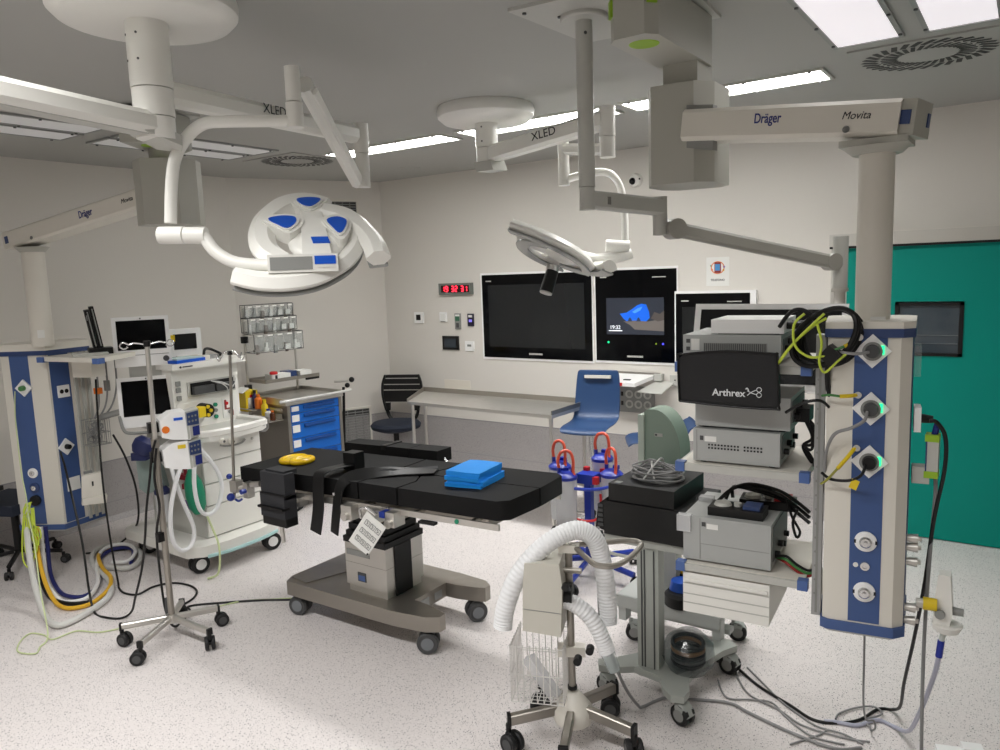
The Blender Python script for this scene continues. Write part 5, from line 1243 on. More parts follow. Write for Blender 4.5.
# foot controls
def pedal(a, b, z, rz, label, blue):
    t = thing('foot_control', label, 'foot control', S(a, b, z), rz)
    part('base', MB().box((0, 0, .016), (.20, .10, .032), .012, seg=3), BLACK, t)
    part('pedal', MB().cyl((-.055, 0, .03), (-.055, 0, .042), .034, .028, 20, .004), GREYW, t)
    part('pedal', MB().box((.055, 0, .036), (.06, .07, .018), .006), blue, t)
    part('button', MB().cyl((.0, .0, .03), (.0, .0, .045), .014, seg=14, bev=.003), GREYW, t)
    return t
pedal(.20, .12, .975, .08, 'black foot control with a blue pedal at the front on the big grey console', PBLUED)
pedal(.28, .27, .975, .15, 'black foot control with a red pedal at the back on the big grey console', RED)
m = MB()
for k in range(3):
    m.tube([S(.12+.02*k, .15+.03*k, 1.01), S(.16, .18+.02*k, 1.05), S(.22, .22, 1.068-.01*k), S(.32, .24, 1.05-.015*k), S(.39, .22, 1.02-.02*k), S(.44, .2, .99-.02*k)], .007, 8)
m.tube([S(.36, .2, 1.03), S(.38, .19, .97), S(.41, .18, .92), S(.40, .17, .90), S(.385, .18, .95), S(.40, .19, 1.0)], .005, 8)
solo('cable_bundle', m, BLACK, 'black cables arching over the foot controls on the big grey console', 'cable')
# coiled cables hanging at the pendant's upper left
t = thing('cable_coil', 'thick coil of black cables hung beside the white box on the pendant', 'cable coil', S(.47, .0, 1.56), local=False)
for k in range(4):
    c0 = V((-.545+.006*k, 2.625+.012*k, 1.655)); m = MB()
    A_, B_ = .115-.006*k, .075+.004*k; rt_ = .75
    m.tube([c0+V((A_*math.cos(q)*math.cos(rt_)-B_*math.sin(q)*math.sin(rt_), .012*math.sin(q*2+k), A_*math.cos(q)*math.sin(rt_)+B_*math.sin(q)*math.cos(rt_))) for q in [2*PI*i/14 for i in range(14)]], .0085, 8, 4, True)
    part('cable_loop', m, BLACK, t)
part('cable_tie', MB().box((-.52, 2.625, 1.60), (.05, .06, .05), .012, R=Matrix.Rotation(.7, 3, 'Y')), BLACK, t)
part('cable_loop', MB().tube([(-.70, 2.68, 1.685), (-.66, 2.66, 1.735), (-.62, 2.65, 1.745), (-.58, 2.64, 1.72), (-.56, 2.63, 1.68)], .007, 8), BLACK, t)
part('cable_loop', MB().tube([(-.53, 2.63, 1.60), (-.535, 2.65, 1.50), (-.52, 2.68, 1.40), (-.535, 2.70, 1.3), (-.525, 2.71, 1.15)], .009, 8), BLACK, t)
for k, P_ in enumerate(([(-.685, 2.60, 1.565), (-.64, 2.60, 1.63), (-.58, 2.605, 1.69), (-.535, 2.61, 1.72)], [(-.68, 2.60, 1.57), (-.63, 2.595, 1.64), (-.575, 2.60, 1.70), (-.54, 2.60, 1.735)],
                        [(-.60, 2.60, 1.735), (-.63, 2.59, 1.70), (-.625, 2.59, 1.63), (-.58, 2.59, 1.595), (-.53, 2.60, 1.60)], [(-.56, 2.60, 1.70), (-.545, 2.595, 1.64), (-.55, 2.59, 1.58), (-.535, 2.6, 1.545), (-.50, 2.6, 1.58), (-.47, 2.61, 1.61)])):
    part('earth_cable', MB().tube(P_, .0042, 8), LIMEC, t)
def lead(nm, segs, label):
    """segs: (points, radius, material) pieces of one cable"""
    m = MB(); mats = []
    for i, (P_, r, mm) in enumerate(segs): m.m(i).tube(P_, r, 8); mats.append(mm)
    return solo(nm, m, mats, label, 'cable')
lead('earth_lead', [([(-.53, 2.60, 1.615), (-.505, 2.60, 1.62), (-.48, 2.61, 1.63)], .004, GRNC), ([(-.48, 2.61, 1.63), (-.46, 2.625, 1.642), (-.447, 2.645, 1.655)], .006, YELLC)], 'green and yellow earth lead plugged in by the topmost socket')
lead('earth_lead', [([(-.545, 2.62, 1.465), (-.52, 2.60, 1.472), (-.49, 2.61, 1.468)], .004, GRNC), ([(-.49, 2.61, 1.468), (-.46, 2.625, 1.469), (-.446, 2.645, 1.470)], .0065, YELLC)], 'green and yellow earth lead plugged in by the middle socket')
lead('earth_lead', [([(-.545, 2.63, 1.165), (-.52, 2.60, 1.19), (-.49, 2.60, 1.23)], .004, mat('olive cable', (150, 150, 60), .5)), ([(-.49, 2.60, 1.23), (-.465, 2.62, 1.265), (-.446, 2.645, 1.295)], .0065, YELLC)], 'green and yellow earth lead plugged in by the lowest socket')
lead('power_lead', [([(-.41, 2.625, 1.42), (-.415, 2.60, 1.395), (-.45, 2.595, 1.37), (-.50, 2.60, 1.345), (-.53, 2.63, 1.28), (-.54, 2.66, 1.2)], .0055, GCAB)], 'grey power lead running from the middle socket to the shelves')
t = thing('power_lead', 'black power lead with a yellow tag running from the lowest socket', 'cable', (-.45, 2.62, 1.17), local=False)
part('cord', MB().tube([(-.41, 2.625, 1.245), (-.42, 2.605, 1.215), (-.455, 2.60, 1.195), (-.51, 2.61, 1.19), (-.545, 2.64, 1.20)], .005, 8), BLACK, t)
part('tag', MB().box((-.438, 2.598, 1.185), (.024, .004, .032), R=Matrix.Rotation(.35, 3, 'Y')), YELLC, t)
lead('power_lead', [([(-.41, 2.625, 1.612), (-.44, 2.605, 1.608), (-.48, 2.61, 1.61), (-.525, 2.63, 1.615)], .005, GCAB)], 'grey power lead running from the topmost socket to the black coil')
lead('power_lead', [([(-.66, 2.62, 1.40), (-.60, 2.60, 1.44), (-.55, 2.61, 1.45), (-.53, 2.66, 1.42)], .005, BLACK)], 'black lead running from the plain console to the shelf rail')
m = MB()
for k, mm in enumerate((0, 1, 2)): m.m(k).tube([S(.34, .1+.02*k, .84-.01*k), S(.38, .08, .855-.012*k), S(.42, .075, .83-.012*k), S(.46, .08, .815-.01*k), S(.482, .1, .84), S(.485, .12, .95), S(.48, .13, 1.1)], .005, 8)
solo('lead_bunch', m, [BLACK, GRNC, mat('dull red cable', (150, 40, 40), .5)], 'bunch of black, green and red leads behind the big grey console', 'cable')
m = MB()
for k in range(3): m.tube([S(.40, .18, 1.38-.02*k), S(.43+.01*k, .16, 1.33), S(.45, .15, 1.28-.02*k), S(.42, .15, 1.25), S(.44, .16, 1.2+.01*k), S(.47, .17, 1.16)], .0055, 8)
m.box(S(.41, .2, 1.36), (.06, .10, .05), .01, R=Rs)
solo('lead_tangle', m, BLACK, 'tangle of black leads behind the consoles of the middle shelf', 'cable')
# leads and regulator on the right flank
t = thing('side_lead', 'black lead looping from the pendant\'s right flank down to the floor', 'cable', (-.3, 2.8, 0), local=False)
part('cord', MB().tube([(-.245, 2.735, 1.385), (-.225, 2.74, 1.38), (-.20, 2.75, 1.33), (-.20, 2.76, 1.22), (-.225, 2.78, 1.05), (-.25, 2.84, .80), (-.285, 2.95, .55), (-.33, 3.12, .28), (-.36, 3.3, .08), (-.40, 3.38, .01), (-.45, 3.36, .006), (-.50, 3.24, .006), (-.57, 3.17, .006), (-.66, 3.14, .006), (-.77, 3.2, .006), (-.92, 3.28, .006), (-1.05, 3.38, .01)], .0065, 8, 8), BLACK, t)
t = thing('side_lead', 'grey lead hanging straight down from the handset beside the green door', 'cable', (-.22, 2.8, 0), local=False)
part('cord', MB().tube([(-.228, 2.79, 1.20), (-.225, 2.79, 1.12), (-.235, 2.80, .9), (-.242, 2.81, .6), (-.24, 2.82, .3), (-.235, 2.86, .03), (-.23, 2.84, .006), (-.26, 2.7, .006)], .006, 8, 8), GCAB, t)
t = thing('handset', 'slim grey handset with lime ends clipped to the pendant\'s right flank', 'handset', (-.235, 2.77, 1.2), local=False)
part('case', MB().box((-.235, 2.77, 1.265), (.034, .045, .12), .006).m(1).box((-.252, 2.765, 1.265), (.004, .04, .10), .002), [GREYW, PBLUED], t)
for z in (1.205, 1.325): part('end_cap', MB().box((-.237, 2.77, z), (.04, .05, .022), .006), GRNL, t)
part('plug', MB().cyl((-.232, 2.77, 1.335), (-.225, 2.765, 1.37), .010, seg=10), DRINK, t)
t = thing('suction_regulator', 'white suction regulator with a yellow collar on the pendant\'s right flank', 'suction regulator', (-.2, 2.77, .60), local=False)
part('connector', MB().cyl((-.265, 2.75, .765), (-.235, 2.755, .765), .016, seg=14).m(1).cyl((-.245, 2.755, .765), (-.205, 2.76, .765), .021, seg=18, bev=.003), [STEEL, YELLC], t)
m = MB(); m.prism([(-.215, 2.76, .68), (-.17, 2.76, .68), (-.16, 2.76, .74), (-.17, 2.76, .87), (-.205, 2.76, .87), (-.215, 2.76, .75)], (0, .05, 0), .012, 3); bd_ = part('body', m, OFFW, t)
part('knob', MB().cyl((-.165, 2.785, .745), (-.13, 2.785, .745), .014, .012, 14, .003).cyl((-.195, 2.758, .738), (-.195, 2.745, .738), .015, seg=14), GREY, bd_)
m = MB(); m.lathe([(.01, .66), (.036, .672), (.046, .695), (.04, .70), (0, .70)], (-.175, 2.785, 0), seg=18); part('cup', m, OFFW, t)
part('hose_tail', MB().cyl((-.185, 2.785, .66), (-.19, 2.785, .635), .009, seg=10).m(1).cyl((-.19, 2.785, .635), (-.195, 2.785, .575), .011, seg=12, bev=.003), [TUBEC, RBLUE], t)
m = MB(); m.tube([(-.195, 2.785, .575), (-.21, 2.83, .48), (-.26, 3.0, .25), (-.31, 3.15, .07), (-.37, 3.25, .01), (-.44, 3.27, .008), (-.50, 3.19, .008), (-.57, 3.17, .008), (-.62, 3.15, .008)], .008, 8, 8)
solo('suction_tube', m, mat('milky blue tubing', (180, 182, 200), .35), 'milky tube curling from the white regulator onto the floor', 'tube')
m = MB(); m.tube([(-.43, 2.83, .63), (-.435, 2.87, .45), (-.445, 2.95, .25), (-.45, 3.06, .12), (-.43, 3.1, .10), (-.425, 3.12, .06), (-.445, 3.16, .02), (-.455, 3.20, .008), (-.47, 3.22, .008), (-.475, 3.26, .008), (-.44, 3.30, .010), (-.43, 3.33, .015), (-.47, 3.36, .012), (-.53, 3.32, .008), (-.58, 3.24, .008), (-.585, 3.19, .008)], .004, 7, 8)
solo('signal_lead', m, GCAB, 'thin grey lead with a little loop hanging from under the right pendant', 'cable')

# ---------------------------------------------------------------- grey-green device cart
t = thing('device_cart', 'grey-green wheeled cart with a grooved column carrying the black unit', 'cart', (-1.3, 3.1, 0), local=False)
m = MB(); m.bb(-1.372, -1.272, 2.965, 3.03, .085, .70, .01, 3); m.m(1)
for x in (-1.350, -1.336, -1.292): m.bb(x-.003, x+.003, 2.962, 2.967, .11, .68)
part('column', m, [SHELLG if False else mat('cart grey green', (172, 176, 170), .42), DGREY], t)
m = MB(); m.bb(-1.52, -1.12, 2.95, 3.36, .695, .728, .008); m.bb(-1.15, -1.09, 2.97, 3.2, .655, .70, .008); part('cart_top', m, mat('cart top grey', (176, 178, 172), .42), t)
bs = MB(); bs.poly2([(-1.52, 2.87), (-1.45, 2.89), (-1.38, 2.94), (-1.25, 2.92), (-1.20, 2.84), (-1.15, 2.80), (-1.10, 2.82), (-1.10, 2.88), (-1.14, 2.98), (-1.13, 3.12), (-1.09, 3.28), (-1.05, 3.36), (-1.10, 3.40), (-1.16, 3.38), (-1.25, 3.20), (-1.36, 3.14), (-1.42, 3.06), (-1.50, 2.96), (-1.55, 2.92)], .105, .135, .01)
part('base', bs, mat('cart grey green', (172, 176, 170), .42), t)
for x, y, a in ((-1.51, 2.90, -.3), (-1.135, 2.85, -.3), (-1.10, 3.35, -.2)):
    caster(t, (x, y), .045, .022, a, mat('castor hood', (164, 168, 164), .4), RUB, GREY, .11, hood=True)
part('crossbar', MB().tube([(-1.37, 3.05, .60), (-1.48, 3.04, .60), (-1.55, 3.04, .605), (-1.56, 3.05, .62)], .008, 8), GREYW, t)
t = thing('black_unit', 'wide black device unit with a louvred end lying on the grey-green cart', 'device', (-1.33, 3.13, .728), local=False)
m = MB(); m.bb(-1.515, -1.12, 2.935, 3.33, .733, .885, .006); cs = part('case', m, mat('black painted steel', (9, 9, 10), .5), t)
m = MB(); m.prism([(-1.515, 2.94, .745), (-1.56, 2.94, .755), (-1.545, 2.94, .865), (-1.50, 2.94, .90)], (0, .39, 0), .006); bz = part('front_bezel', m, BLACK, cs)
for k in range(5): part('louvre', MB().bb(-1.545, -1.52, 2.934, 2.941, .765+.022*k, .778+.022*k, .002), DGREY, bz)
for x in (-1.48, -1.16): part('foot', MB().cyl((x, 2.97, .727), (x, 2.97, .735), .014, seg=12).cyl((x, 3.29, .727), (x, 3.29, .735), .014, seg=12), RUB, t)
t = thing('black_box', 'smaller black box under the coiled grey cable, on the black unit', 'device', (-1.35, 3.13, .886), local=False)
part('case', MB().bb(-1.495, -1.19, 2.945, 3.30, .887, .965, .005), mat('black matt lacquer', (13, 13, 14), .45), t)
part('corner_mark', MB().bb(-1.475, -1.445, 2.96, 2.99, .965, .967), GREY, t)
t = thing('cable_coil', 'loose coil of thin grey cable on top of the black box', 'cable coil', (-1.33, 3.10, .966), local=False)
for k in range(7):
    rx, ry = .115-.008*(k % 3), .10-.009*(k % 4); z = .972+.008*k; cx = -1.33+.008*math.sin(k*2); cy = 3.10+.01*math.cos(k*3)
    m = MB(); m.tube([(cx+rx*math.cos(2*PI*i/12+k), cy+ry*math.sin(2*PI*i/12+k)*.9, z+.004*math.sin(i*1.7+k)) for i in range(12)], .0042, 7, 4, True); part('cable_turn', m, GCAB, t)
for k in range(4):
    a = k*1.5
    m = MB(); m.tube([(-1.33+.11*math.cos(a), 3.10+.1*math.sin(a), .985), (-1.33+.04*math.cos(a+.8), 3.10+.03*math.sin(a+.8), 1.035+.01*k), (-1.33-.05*math.cos(a), 3.10-.05*math.sin(a), 1.03), (-1.33-.105*math.cos(a+.3), 3.10-.09*math.sin(a+.3), .99)], .0042, 7); part('cable_turn', m, LGCAB if k % 2 else GCAB, t)
# clear bag with cables standing on the cart's foot
t = thing('cable_bag', 'clear plastic bag of dark cables lying on the foot of the grey-green cart', 'bag', (-1.18, 3.06, .136), local=False)
m = MB(); m.lathe([(0, 0), (.09, .006), (.115, .05), (.105, .12), (.06, .165), (0, .175)], (-1.175, 3.06, .138), (.1, -.12, 1), 22); part('bag', m, DARKGL, t)
for k in range(5):
    m = MB(); m.tube([(-1.175+.07*math.cos(q*1.05+k), 3.06+.06*math.sin(q*1.05+k), .17+.02*k+.01*math.sin(q+k)) for q in range(6)], .009, 8, 5, True); part('cable_turn', m, (BLACK, DGREY, BLACK, mat('tan cable', (150, 110, 70), .5), BLACK)[k], t)
# second low cart with the dome monitor
t = thing('low_cart', 'low light grey cart holding foot pedals behind the grooved column', 'cart', (-1.38, 3.55, 0), local=False)
CG = mat('cart light grey', (184, 187, 184), .42)
m = MB(); m.bb(-1.66, -1.13, 3.34, 3.70, .235, .262, .006); m.m(0).bb(-1.66, -1.13, 3.335, 3.345, .20, .262, .003); part('shelf', m, CG, t)
m = MB(); m.bb(-1.17, -1.13, 3.36, 3.42, .12, .24, .003).bb(-1.66, -1.62, 3.36, 3.42, .12, .24, .003).bb(-1.66, -1.13, 3.5, 3.56, .105, .13, .004); part('frame', m, CG, t)
m = MB(); m.bb(-1.46, -1.39, 3.46, 3.54, .26, .90, .01); part('column', m, CG, t)
for x, y in ((-1.62, 3.42), (-1.17, 3.68), (-1.62, 3.68), (-1.17, 3.42)): caster(t, (x, y), .045, .022, .3, mat('castor hood', (164, 168, 164), .4), RUB, GREY, .11, hood=True)
t = thing('foot_pedal', 'black and blue round foot pedal on the low cart under the white drawer', 'foot pedal', (-1.335, 3.40, .262))
part('base', MB().lathe([(0, 0), (.085, 0), (.085, .05), (.07, .065), (0, .066)], (0, 0, 0), seg=24), NAVYP if False else BLACK, t); part('pedal', MB().lathe([(0, .066), (.06, .066), (.05, .11), (0, .115)], (-.01, .02, 0), seg=20), LBLUE, t)
t = thing('foot_pedal', 'yellow and black foot pedal behind the blue one on the low cart', 'foot pedal', (-1.33, 3.57, .262))
part('base', MB().bb(-.08, .08, -.06, .06, 0, .10, .015), BLACK, t); part('pedal', MB().bb(-.06, .09, -.05, .05, .10, .13, .01), YELL, t)
solo('plastic_pouch', MB().box((-1.30, 3.62, .34), (.14, .10, .15), .03, rz=.4, seg=3), CLEARC, 'crumpled clear pouch behind the blue foot pedal on the low cart', 'pouch')
t = thing('dome_monitor', 'sage green monitor with a rounded back seen side-on, behind the coiled grey cable', 'monitor', (-1.45, 3.5, .90), local=False)
prof = [(-1.525, .90), (-1.525, 1.205), (-1.505, 1.218), (-1.475, 1.22)]+[(-1.475+.135*math.sin(a), 1.0+.22*math.cos(a)) for a in [PI/2*i/9 for i in range(1, 10)]]+[(-1.345, .90)]
m = MB(); m.prism([(x, 3.40, z) for x, z in prof], (0, .13, 0), .02, 3); cs = part('housing', m, SAGE, t)
m = MB(); m.bb(-1.552, -1.522, 3.385, 3.55, .90, 1.19, .008); part('screen_frame', m, mat('pale sage plastic', (190, 202, 190), .4), t)
part('screen', MB().bb(-1.555, -1.551, 3.40, 3.53, .93, 1.17, .001), SCREEN, t)
part('badge', MB().bb(-1.47, -1.43, 3.3965, 3.401, 1.088, 1.104, .001).m(1).cyl((-1.462, 3.3955, 1.096), (-1.462, 3.398, 1.096), .006, seg=10), [GREYW, DGREY], cs)

# ---------------------------------------------------------------- warm air blower
P0 = V((-1.44, 2.49, 0)); t = thing('warm_air_blower', 'cream warm-air blower with ribbed white hose on a five-castor steel stand, in front', 'warm air blower', P0, local=False)
for a in (-2.40, -1.2, .05, 1.35, 2.62):
    d = V((math.cos(a), math.sin(a), 0))
    part('leg', MB().band([P0+d*.06+V((0, 0, .155)), P0+d*.265+V((0, 0, .13))], (0, 0, 1), .032, .042, smooth=False, rnd=.12).m(1).box(P0+d*.262+V((0, 0, .13)), (.014, .038, .05), .003, rz=a), [STEELD, BLACK], t)
    caster(t, (P0.x+d.x*.265, P0.y+d.y*.265), .042, .024, a+2.2, BLACK, RUB, DGREY, .115)
part('hub', MB().lathe([(.075, .10), (.082, .12), (.08, .155), (.066, .175), (.03, .222), (.024, .226), (0, .226)], P0, seg=32), CREAM, t)
tpz = V((-1.475, 2.545, 0))
part('pole', MB().cyl(P0+V((0, 0, .23)), P0+V((-.002, -.002, .84)), .0145, seg=20).m(1).cyl(P0+V((0, 0, .235)), P0+V((0, 0, .25)), .019, seg=18), [STEELD, BLACK], t)
rr = V((.93, .36, 0)); ff = V((.36, -.93, 0)); Rq = Matrix((rr, -ff, V((0, 0, 1)))).transposed()
bc = P0-rr*.10+V((0, 0, .65))
m = MB(); m.prism([bc+rr*x+ff*.10+V((0, 0, z)) for x, z in ((-.075, -.135), (.075, -.15), (.085, .05), (.075, .145), (-.06, .14), (-.07, .05))], -ff*.22, .02, 3)
cs = part('blower_case', m, mat('blower grey cream', (202, 199, 188), .42), t)
part('seam', MB().band([bc+rr*-.07+ff*.101+V((0, 0, -.045)), bc+rr*.08+ff*.101+V((0, 0, -.055))], ff, .003, .002, smooth=False), GREY, cs)
part('hose_port', MB().cyl(bc+rr*.08+ff*.03+V((0, 0, .0)), bc+rr*.115+ff*.03+V((0, 0, -.0)), .042, seg=24, bev=.004), BLACK, cs)
part('pole_knob', MB().cyl(bc+rr*.06+ff*.02+V((0, 0, .09)), bc+rr*.15+ff*.02+V((0, 0, .09)), .012, seg=12).m(1).cyl(bc+rr*.10+ff*.10+V((0, 0, .06)), bc+rr*.10+ff*.12+V((0, 0, .06)), .015, seg=14), [STEELD, BLACK], cs)
def ribs(n): return lambda u: 1
def hose(P_, r, n):
    m = MB(); pts = smooth_path(P_, 40); L_ = len(pts)
    m.tube(pts, r, 18, smooth=False, radii=lambda u: r*(1+.035*math.cos(u*n*2*PI))); return m
hs1 = hose([(-1.645, 2.31, .52), (-1.635, 2.32, .60), (-1.60, 2.35, .715), (-1.54, 2.40, .81), (-1.47, 2.455, .875), (-1.41, 2.51, .895), (-1.365, 2.55, .86), (-1.345, 2.575, .78), (-1.335, 2.59, .67), (-1.33, 2.595, .57), (-1.33, 2.595, .50)], .037, 70)
part('hose', hs1, HOSEW, t)
hs2 = hose([(-1.455, 2.45, .625), (-1.41, 2.465, .61), (-1.36, 2.485, .57), (-1.325, 2.50, .51), (-1.305, 2.51, .455), (-1.295, 2.515, .42)], .032, 22)
h2 = part('hose', hs2, HOSEW, t)
part('hose_nozzle', MB().cyl((-1.296, 2.515, .425), (-1.27, 2.525, .345), .030, .025, 22), SMOKE, t, 'clear nozzle')
part('clamp_block', MB().box(P0+V((0, 0, .825)), (.08, .045, .03), .006, rz=.4), CREAM, t)
part('handle_loop', MB().tube([P0+V((.0, .01, .832)), P0+V((.09, .09, .832)), P0+V((.175, .165, .832)), P0+V((.225, .165, .832)), P0+V((.245, .12, .83)), P0+V((.25, -.01, .825)), P0+V((.225, -.075, .82)), P0+V((.17, -.095, .82)), P0+V((.11, -.055, .82)), P0+V((.03, .0, .83))], .011, 10, 6), STEELD, t)
part('clamp_block', MB().box(P0+V((0, 0, .40)), (.11, .045, .04), .006, rz=.5), CREAM, t)
for k, o_ in enumerate(((.05, -.035, .395), (.075, .02, .42))): part('clamp_knob', MB().cyl(P0+V(o_), P0+V(o_)+ff*.035, .016, seg=14, bev=.004), BLACK, t)
m = MB(); wr = .0022; bk0 = P0-rr*.02
def W(x, y, z): return bk0+rr*x+ff*y+V((0, 0, z))
X0, X1, Y0, Y1 = -.21, .0, -.10, .10
for z in (.215, .33, .445):
    m.tube([W(X0, Y0, z), W(X1, Y0, z), W(X1, Y1, z), W(X0, Y1, z)], wr, 6, 1, True, smooth=False)
for k in range(9):
    x = X0+(X1-X0)*k/8; m.tube([W(x, Y1, .455), W(x, Y1, .215), W(x, Y0, .215), W(x, Y0, .455)], wr, 5, smooth=False)
    y = Y0+(Y1-Y0)*k/8; m.tube([W(X0, y, .455), W(X0, y, .215), W(X1, y, .215), W(X1, y, .455)], wr, 5, smooth=False)
part('wire_basket', m, mat('white coated wire', (206, 204, 200), .35), t)
def folded(nm, c, s, rz, mm, label):
    m = MB(); m.box(c, s, .02, R=Matrix.Rotation(rz, 3, ff)); return solo(nm, m, mm, label, 'pouch')
folded('plastic_sleeve', W(-.10, .02, .285), (.05, .035, .19), .6, CLEARC, 'crumpled clear plastic sleeve lying in the blower\'s wire basket')
m = MB(); m.tube([(-1.38, 2.62, .88), (-1.37, 2.60, .70), (-1.35, 2.57, .52), (-1.32, 2.60, .36), (-1.29, 2.66, .2), (-1.29, 2.78, .06), (-1.30, 2.86, .01), (-1.25, 2.97, .008), (-1.15, 3.02, .008), (-1.0, 3.08, .008), (-.90, 3.05, .008), (-.72, 3.0, .008), (-.55, 2.98, .008), (-.46, 3.04, .008)], .0065, 8, 8)
solo('power_lead', m, GCAB, 'grey lead running from the blower handle across the floor', 'cable')

# ---------------------------------------------------------------- suction canister stand
C0 = V((-2.19, 4.05, 0)); t = thing('suction_stand', 'blue wheeled stand holding four clear suction canisters', 'suction stand', C0, local=False)
part('post', MB().bb(C0.x-.022, C0.x+.022, C0.y-.022, C0.y+.022, .10, .64, .004).bb(C0.x-.06, C0.x+.06, C0.y-.05, C0.y+.05, .60, .66, .008), STANDB, t)
for a in (-2.7, -1.44, -.18, 1.08, 2.33):
    d = V((math.cos(a), math.sin(a), 0))
    part('leg', MB().band([C0+d*.03+V((0, 0, .115)), C0+d*.33+V((0, 0, .085))], (0, 0, 1), .03, .035, smooth=False), STANDB, t)
    caster(t, (C0.x+d.x*.33, C0.y+d.y*.33), .034, .018, a+1, BLACK, RUB, DGREY, .075)
part('carrier', MB().tube([C0+V((.16*math.cos(a), .16*math.sin(a), .60)) for a in [2*PI*i/16 for i in range(16)]], .010, 8, 3, True), STANDB, t)
for o_ in ((.07, -.04, .63), (.07, .06, .66), (-.04, .05, .66)): part('bracket', MB().box(C0+V(o_), (.032, .032, .045), .005), RED, t, 'red bracket')
part('vacuum_tube', MB().tube([C0+V((-.05, -.12, .40)), C0+V((.02, -.10, .385)), C0+V((.09, -.08, .40)), C0+V((.11, -.06, .46)), C0+V((.10, -.04, .55))], .008, 8), RED, t)
def canister(c, label):
    c = V(c); q = thing('suction_canister', label, 'suction canister', c, group='suction canisters on the blue stand')
    part('canister', MB().lathe([(0, 0), (.058, 0), (.062, .01), (.068, .32), (.064, .32), (.058, .012), (0, .008)], (0, 0, 0), seg=28), CLEARC, q)
    part('liner', MB().lathe([(0, .012), (.050, .012), (.056, .31), (0, .312)], (0, 0, 0), seg=20), mat('white liner film', (240, 240, 240), .5, alpha=.8), q)
    lid = part('lid', MB().lathe([(.066, .312), (.070, .32), (.070, .334), (.058, .345), (.04, .358), (0, .36)], (0, 0, 0), seg=28).cyl((.04, .0, .35), (.04, 0, .385), .012, seg=12).cyl((-.042, .0, .35), (-.042, 0, .385), .012, seg=12).box((0, .04, .365), (.03, .03, .025), .005), RBLUE, q)
    part('tube', MB().tube([(-.042, 0, .38), (-.046, 0, .43), (-.03, 0, .475), (.005, 0, .49), (.035, -.005, .47), (.046, -.01, .42), (.044, -.01, .37), (.05, -.02, .34)], .0095, 10, 6), ORANGE, q)
    return q
c1 = canister((-2.345, 3.965, .375), 'clear suction canister with a blue lid, rear one on the stand\'s table side')
for p, rz, lab in (((-2.265, 3.90, .335), .5, 'clear suction canister with a blue lid, the front one by the post'), ((-2.155, 4.17, .40), .2, 'clear suction canister with a blue lid at the back, under the raised blue seat'), ((-2.045, 4.075, .335), -.3, 'clear suction canister with a blue lid beside the black unit')):
    dup(c1, p, rz, lab)

# ---------------------------------------------------------------- blue shell chairs
def shell_chair(label, loc, rz, zs, back, tall=True):
    t = thing('swivel_chair', label, 'chair', loc, rz)
    w = .175
    m = MB()
    def pl_(y, z, hw): return [(-hw, y, z), (hw, y, z)]
    path = [(-.235, zs-.035, .16), (-.215, zs-.008, .17), (-.15, zs+.002, w), (0, zs-.006, w), (.11, zs-.002, w), (.155, zs+.025, w), (.178, zs+.09, w)]
    if back > .2:
        path += [(.20, zs+.2, w*.985), (.215, zs+back*.8, w*.95)]
    path += [(.222, zs+back-.02, w*.92), (.224, zs+back, w*.86)]
    # shell with a hand slot cut through near its top
    N = len(path); th = .011
    nx = 12
    def col(i): return -1+2*i/nx
    vs = []; fs = []
    for (y, z, hw) in path:
        for i in range(nx+1):
            u = col(i); vs.append(V((u*hw, y+.012*(1-u*u)*(1 if z > zs+.05 else 0), z-(.010*(1-u*u) if z < zs+.05 else 0))))
    top = N-2
    for r in range(N-1):
        for i in range(nx):
            fs.append((r*(nx+1)+i, r*(nx+1)+i+1, (r+1)*(nx+1)+i+1, (r+1)*(nx+1)+i))
    m._add(vs, fs); me = m.finish('shell', CHAIRB, 60)
    o = bpy.data.objects.new('seat_shell', me); COL.objects.link(o); o.parent = t
    so = o.modifiers.new('thick', 'SOLIDIFY'); so.thickness = th; so.offset = 0
    sb = o.modifiers.new('smooth', 'SUBSURF'); sb.levels = 1; sb.render_levels = 1
    if back > .2:
        part('hand_slot', MB().box((0, .214, zs+back-.05), (.20, .034, .022), .008, R=Matrix.Rotation(-.06, 3, 'X'), seg=3), PAPER if False else mat('slot glimpse', (214, 210, 200), .6), o)
    part('seat_plate', MB().box((0, .0, zs-.03), (.2, .2, .025), .005), DGREY, t)
    part('gas_lift', MB().cyl((0, 0, .10), (0, 0, .42), .026, seg=16).m(1).cyl((0, 0, .42), (0, 0, zs-.03), .014, seg=14), [BLACK, CHROME], t)
    for k in range(5):
        a = k*2*PI/5+.2; d = V((math.cos(a), math.sin(a), 0))
        part('leg', MB().band([d*.03+V((0, 0, .11)), d*.26+V((0, 0, .08))], (0, 0, 1), .035, .025, smooth=False), CHROME, t)
        caster(t, (d.x*.27, d.y*.27), .028, .018, a, BLACK, RUB, DGREY, .07)
    return t
shell_chair('blue moulded swivel chair with a slotted back, raised high beside the steel table', (-2.58, 4.82, 0), math.radians(12), .80, .36)
shell_chair('blue moulded swivel chair with a low back, mostly hidden behind the sage green monitor', (-2.10, 4.95, 0), math.radians(-60), .715, .12)

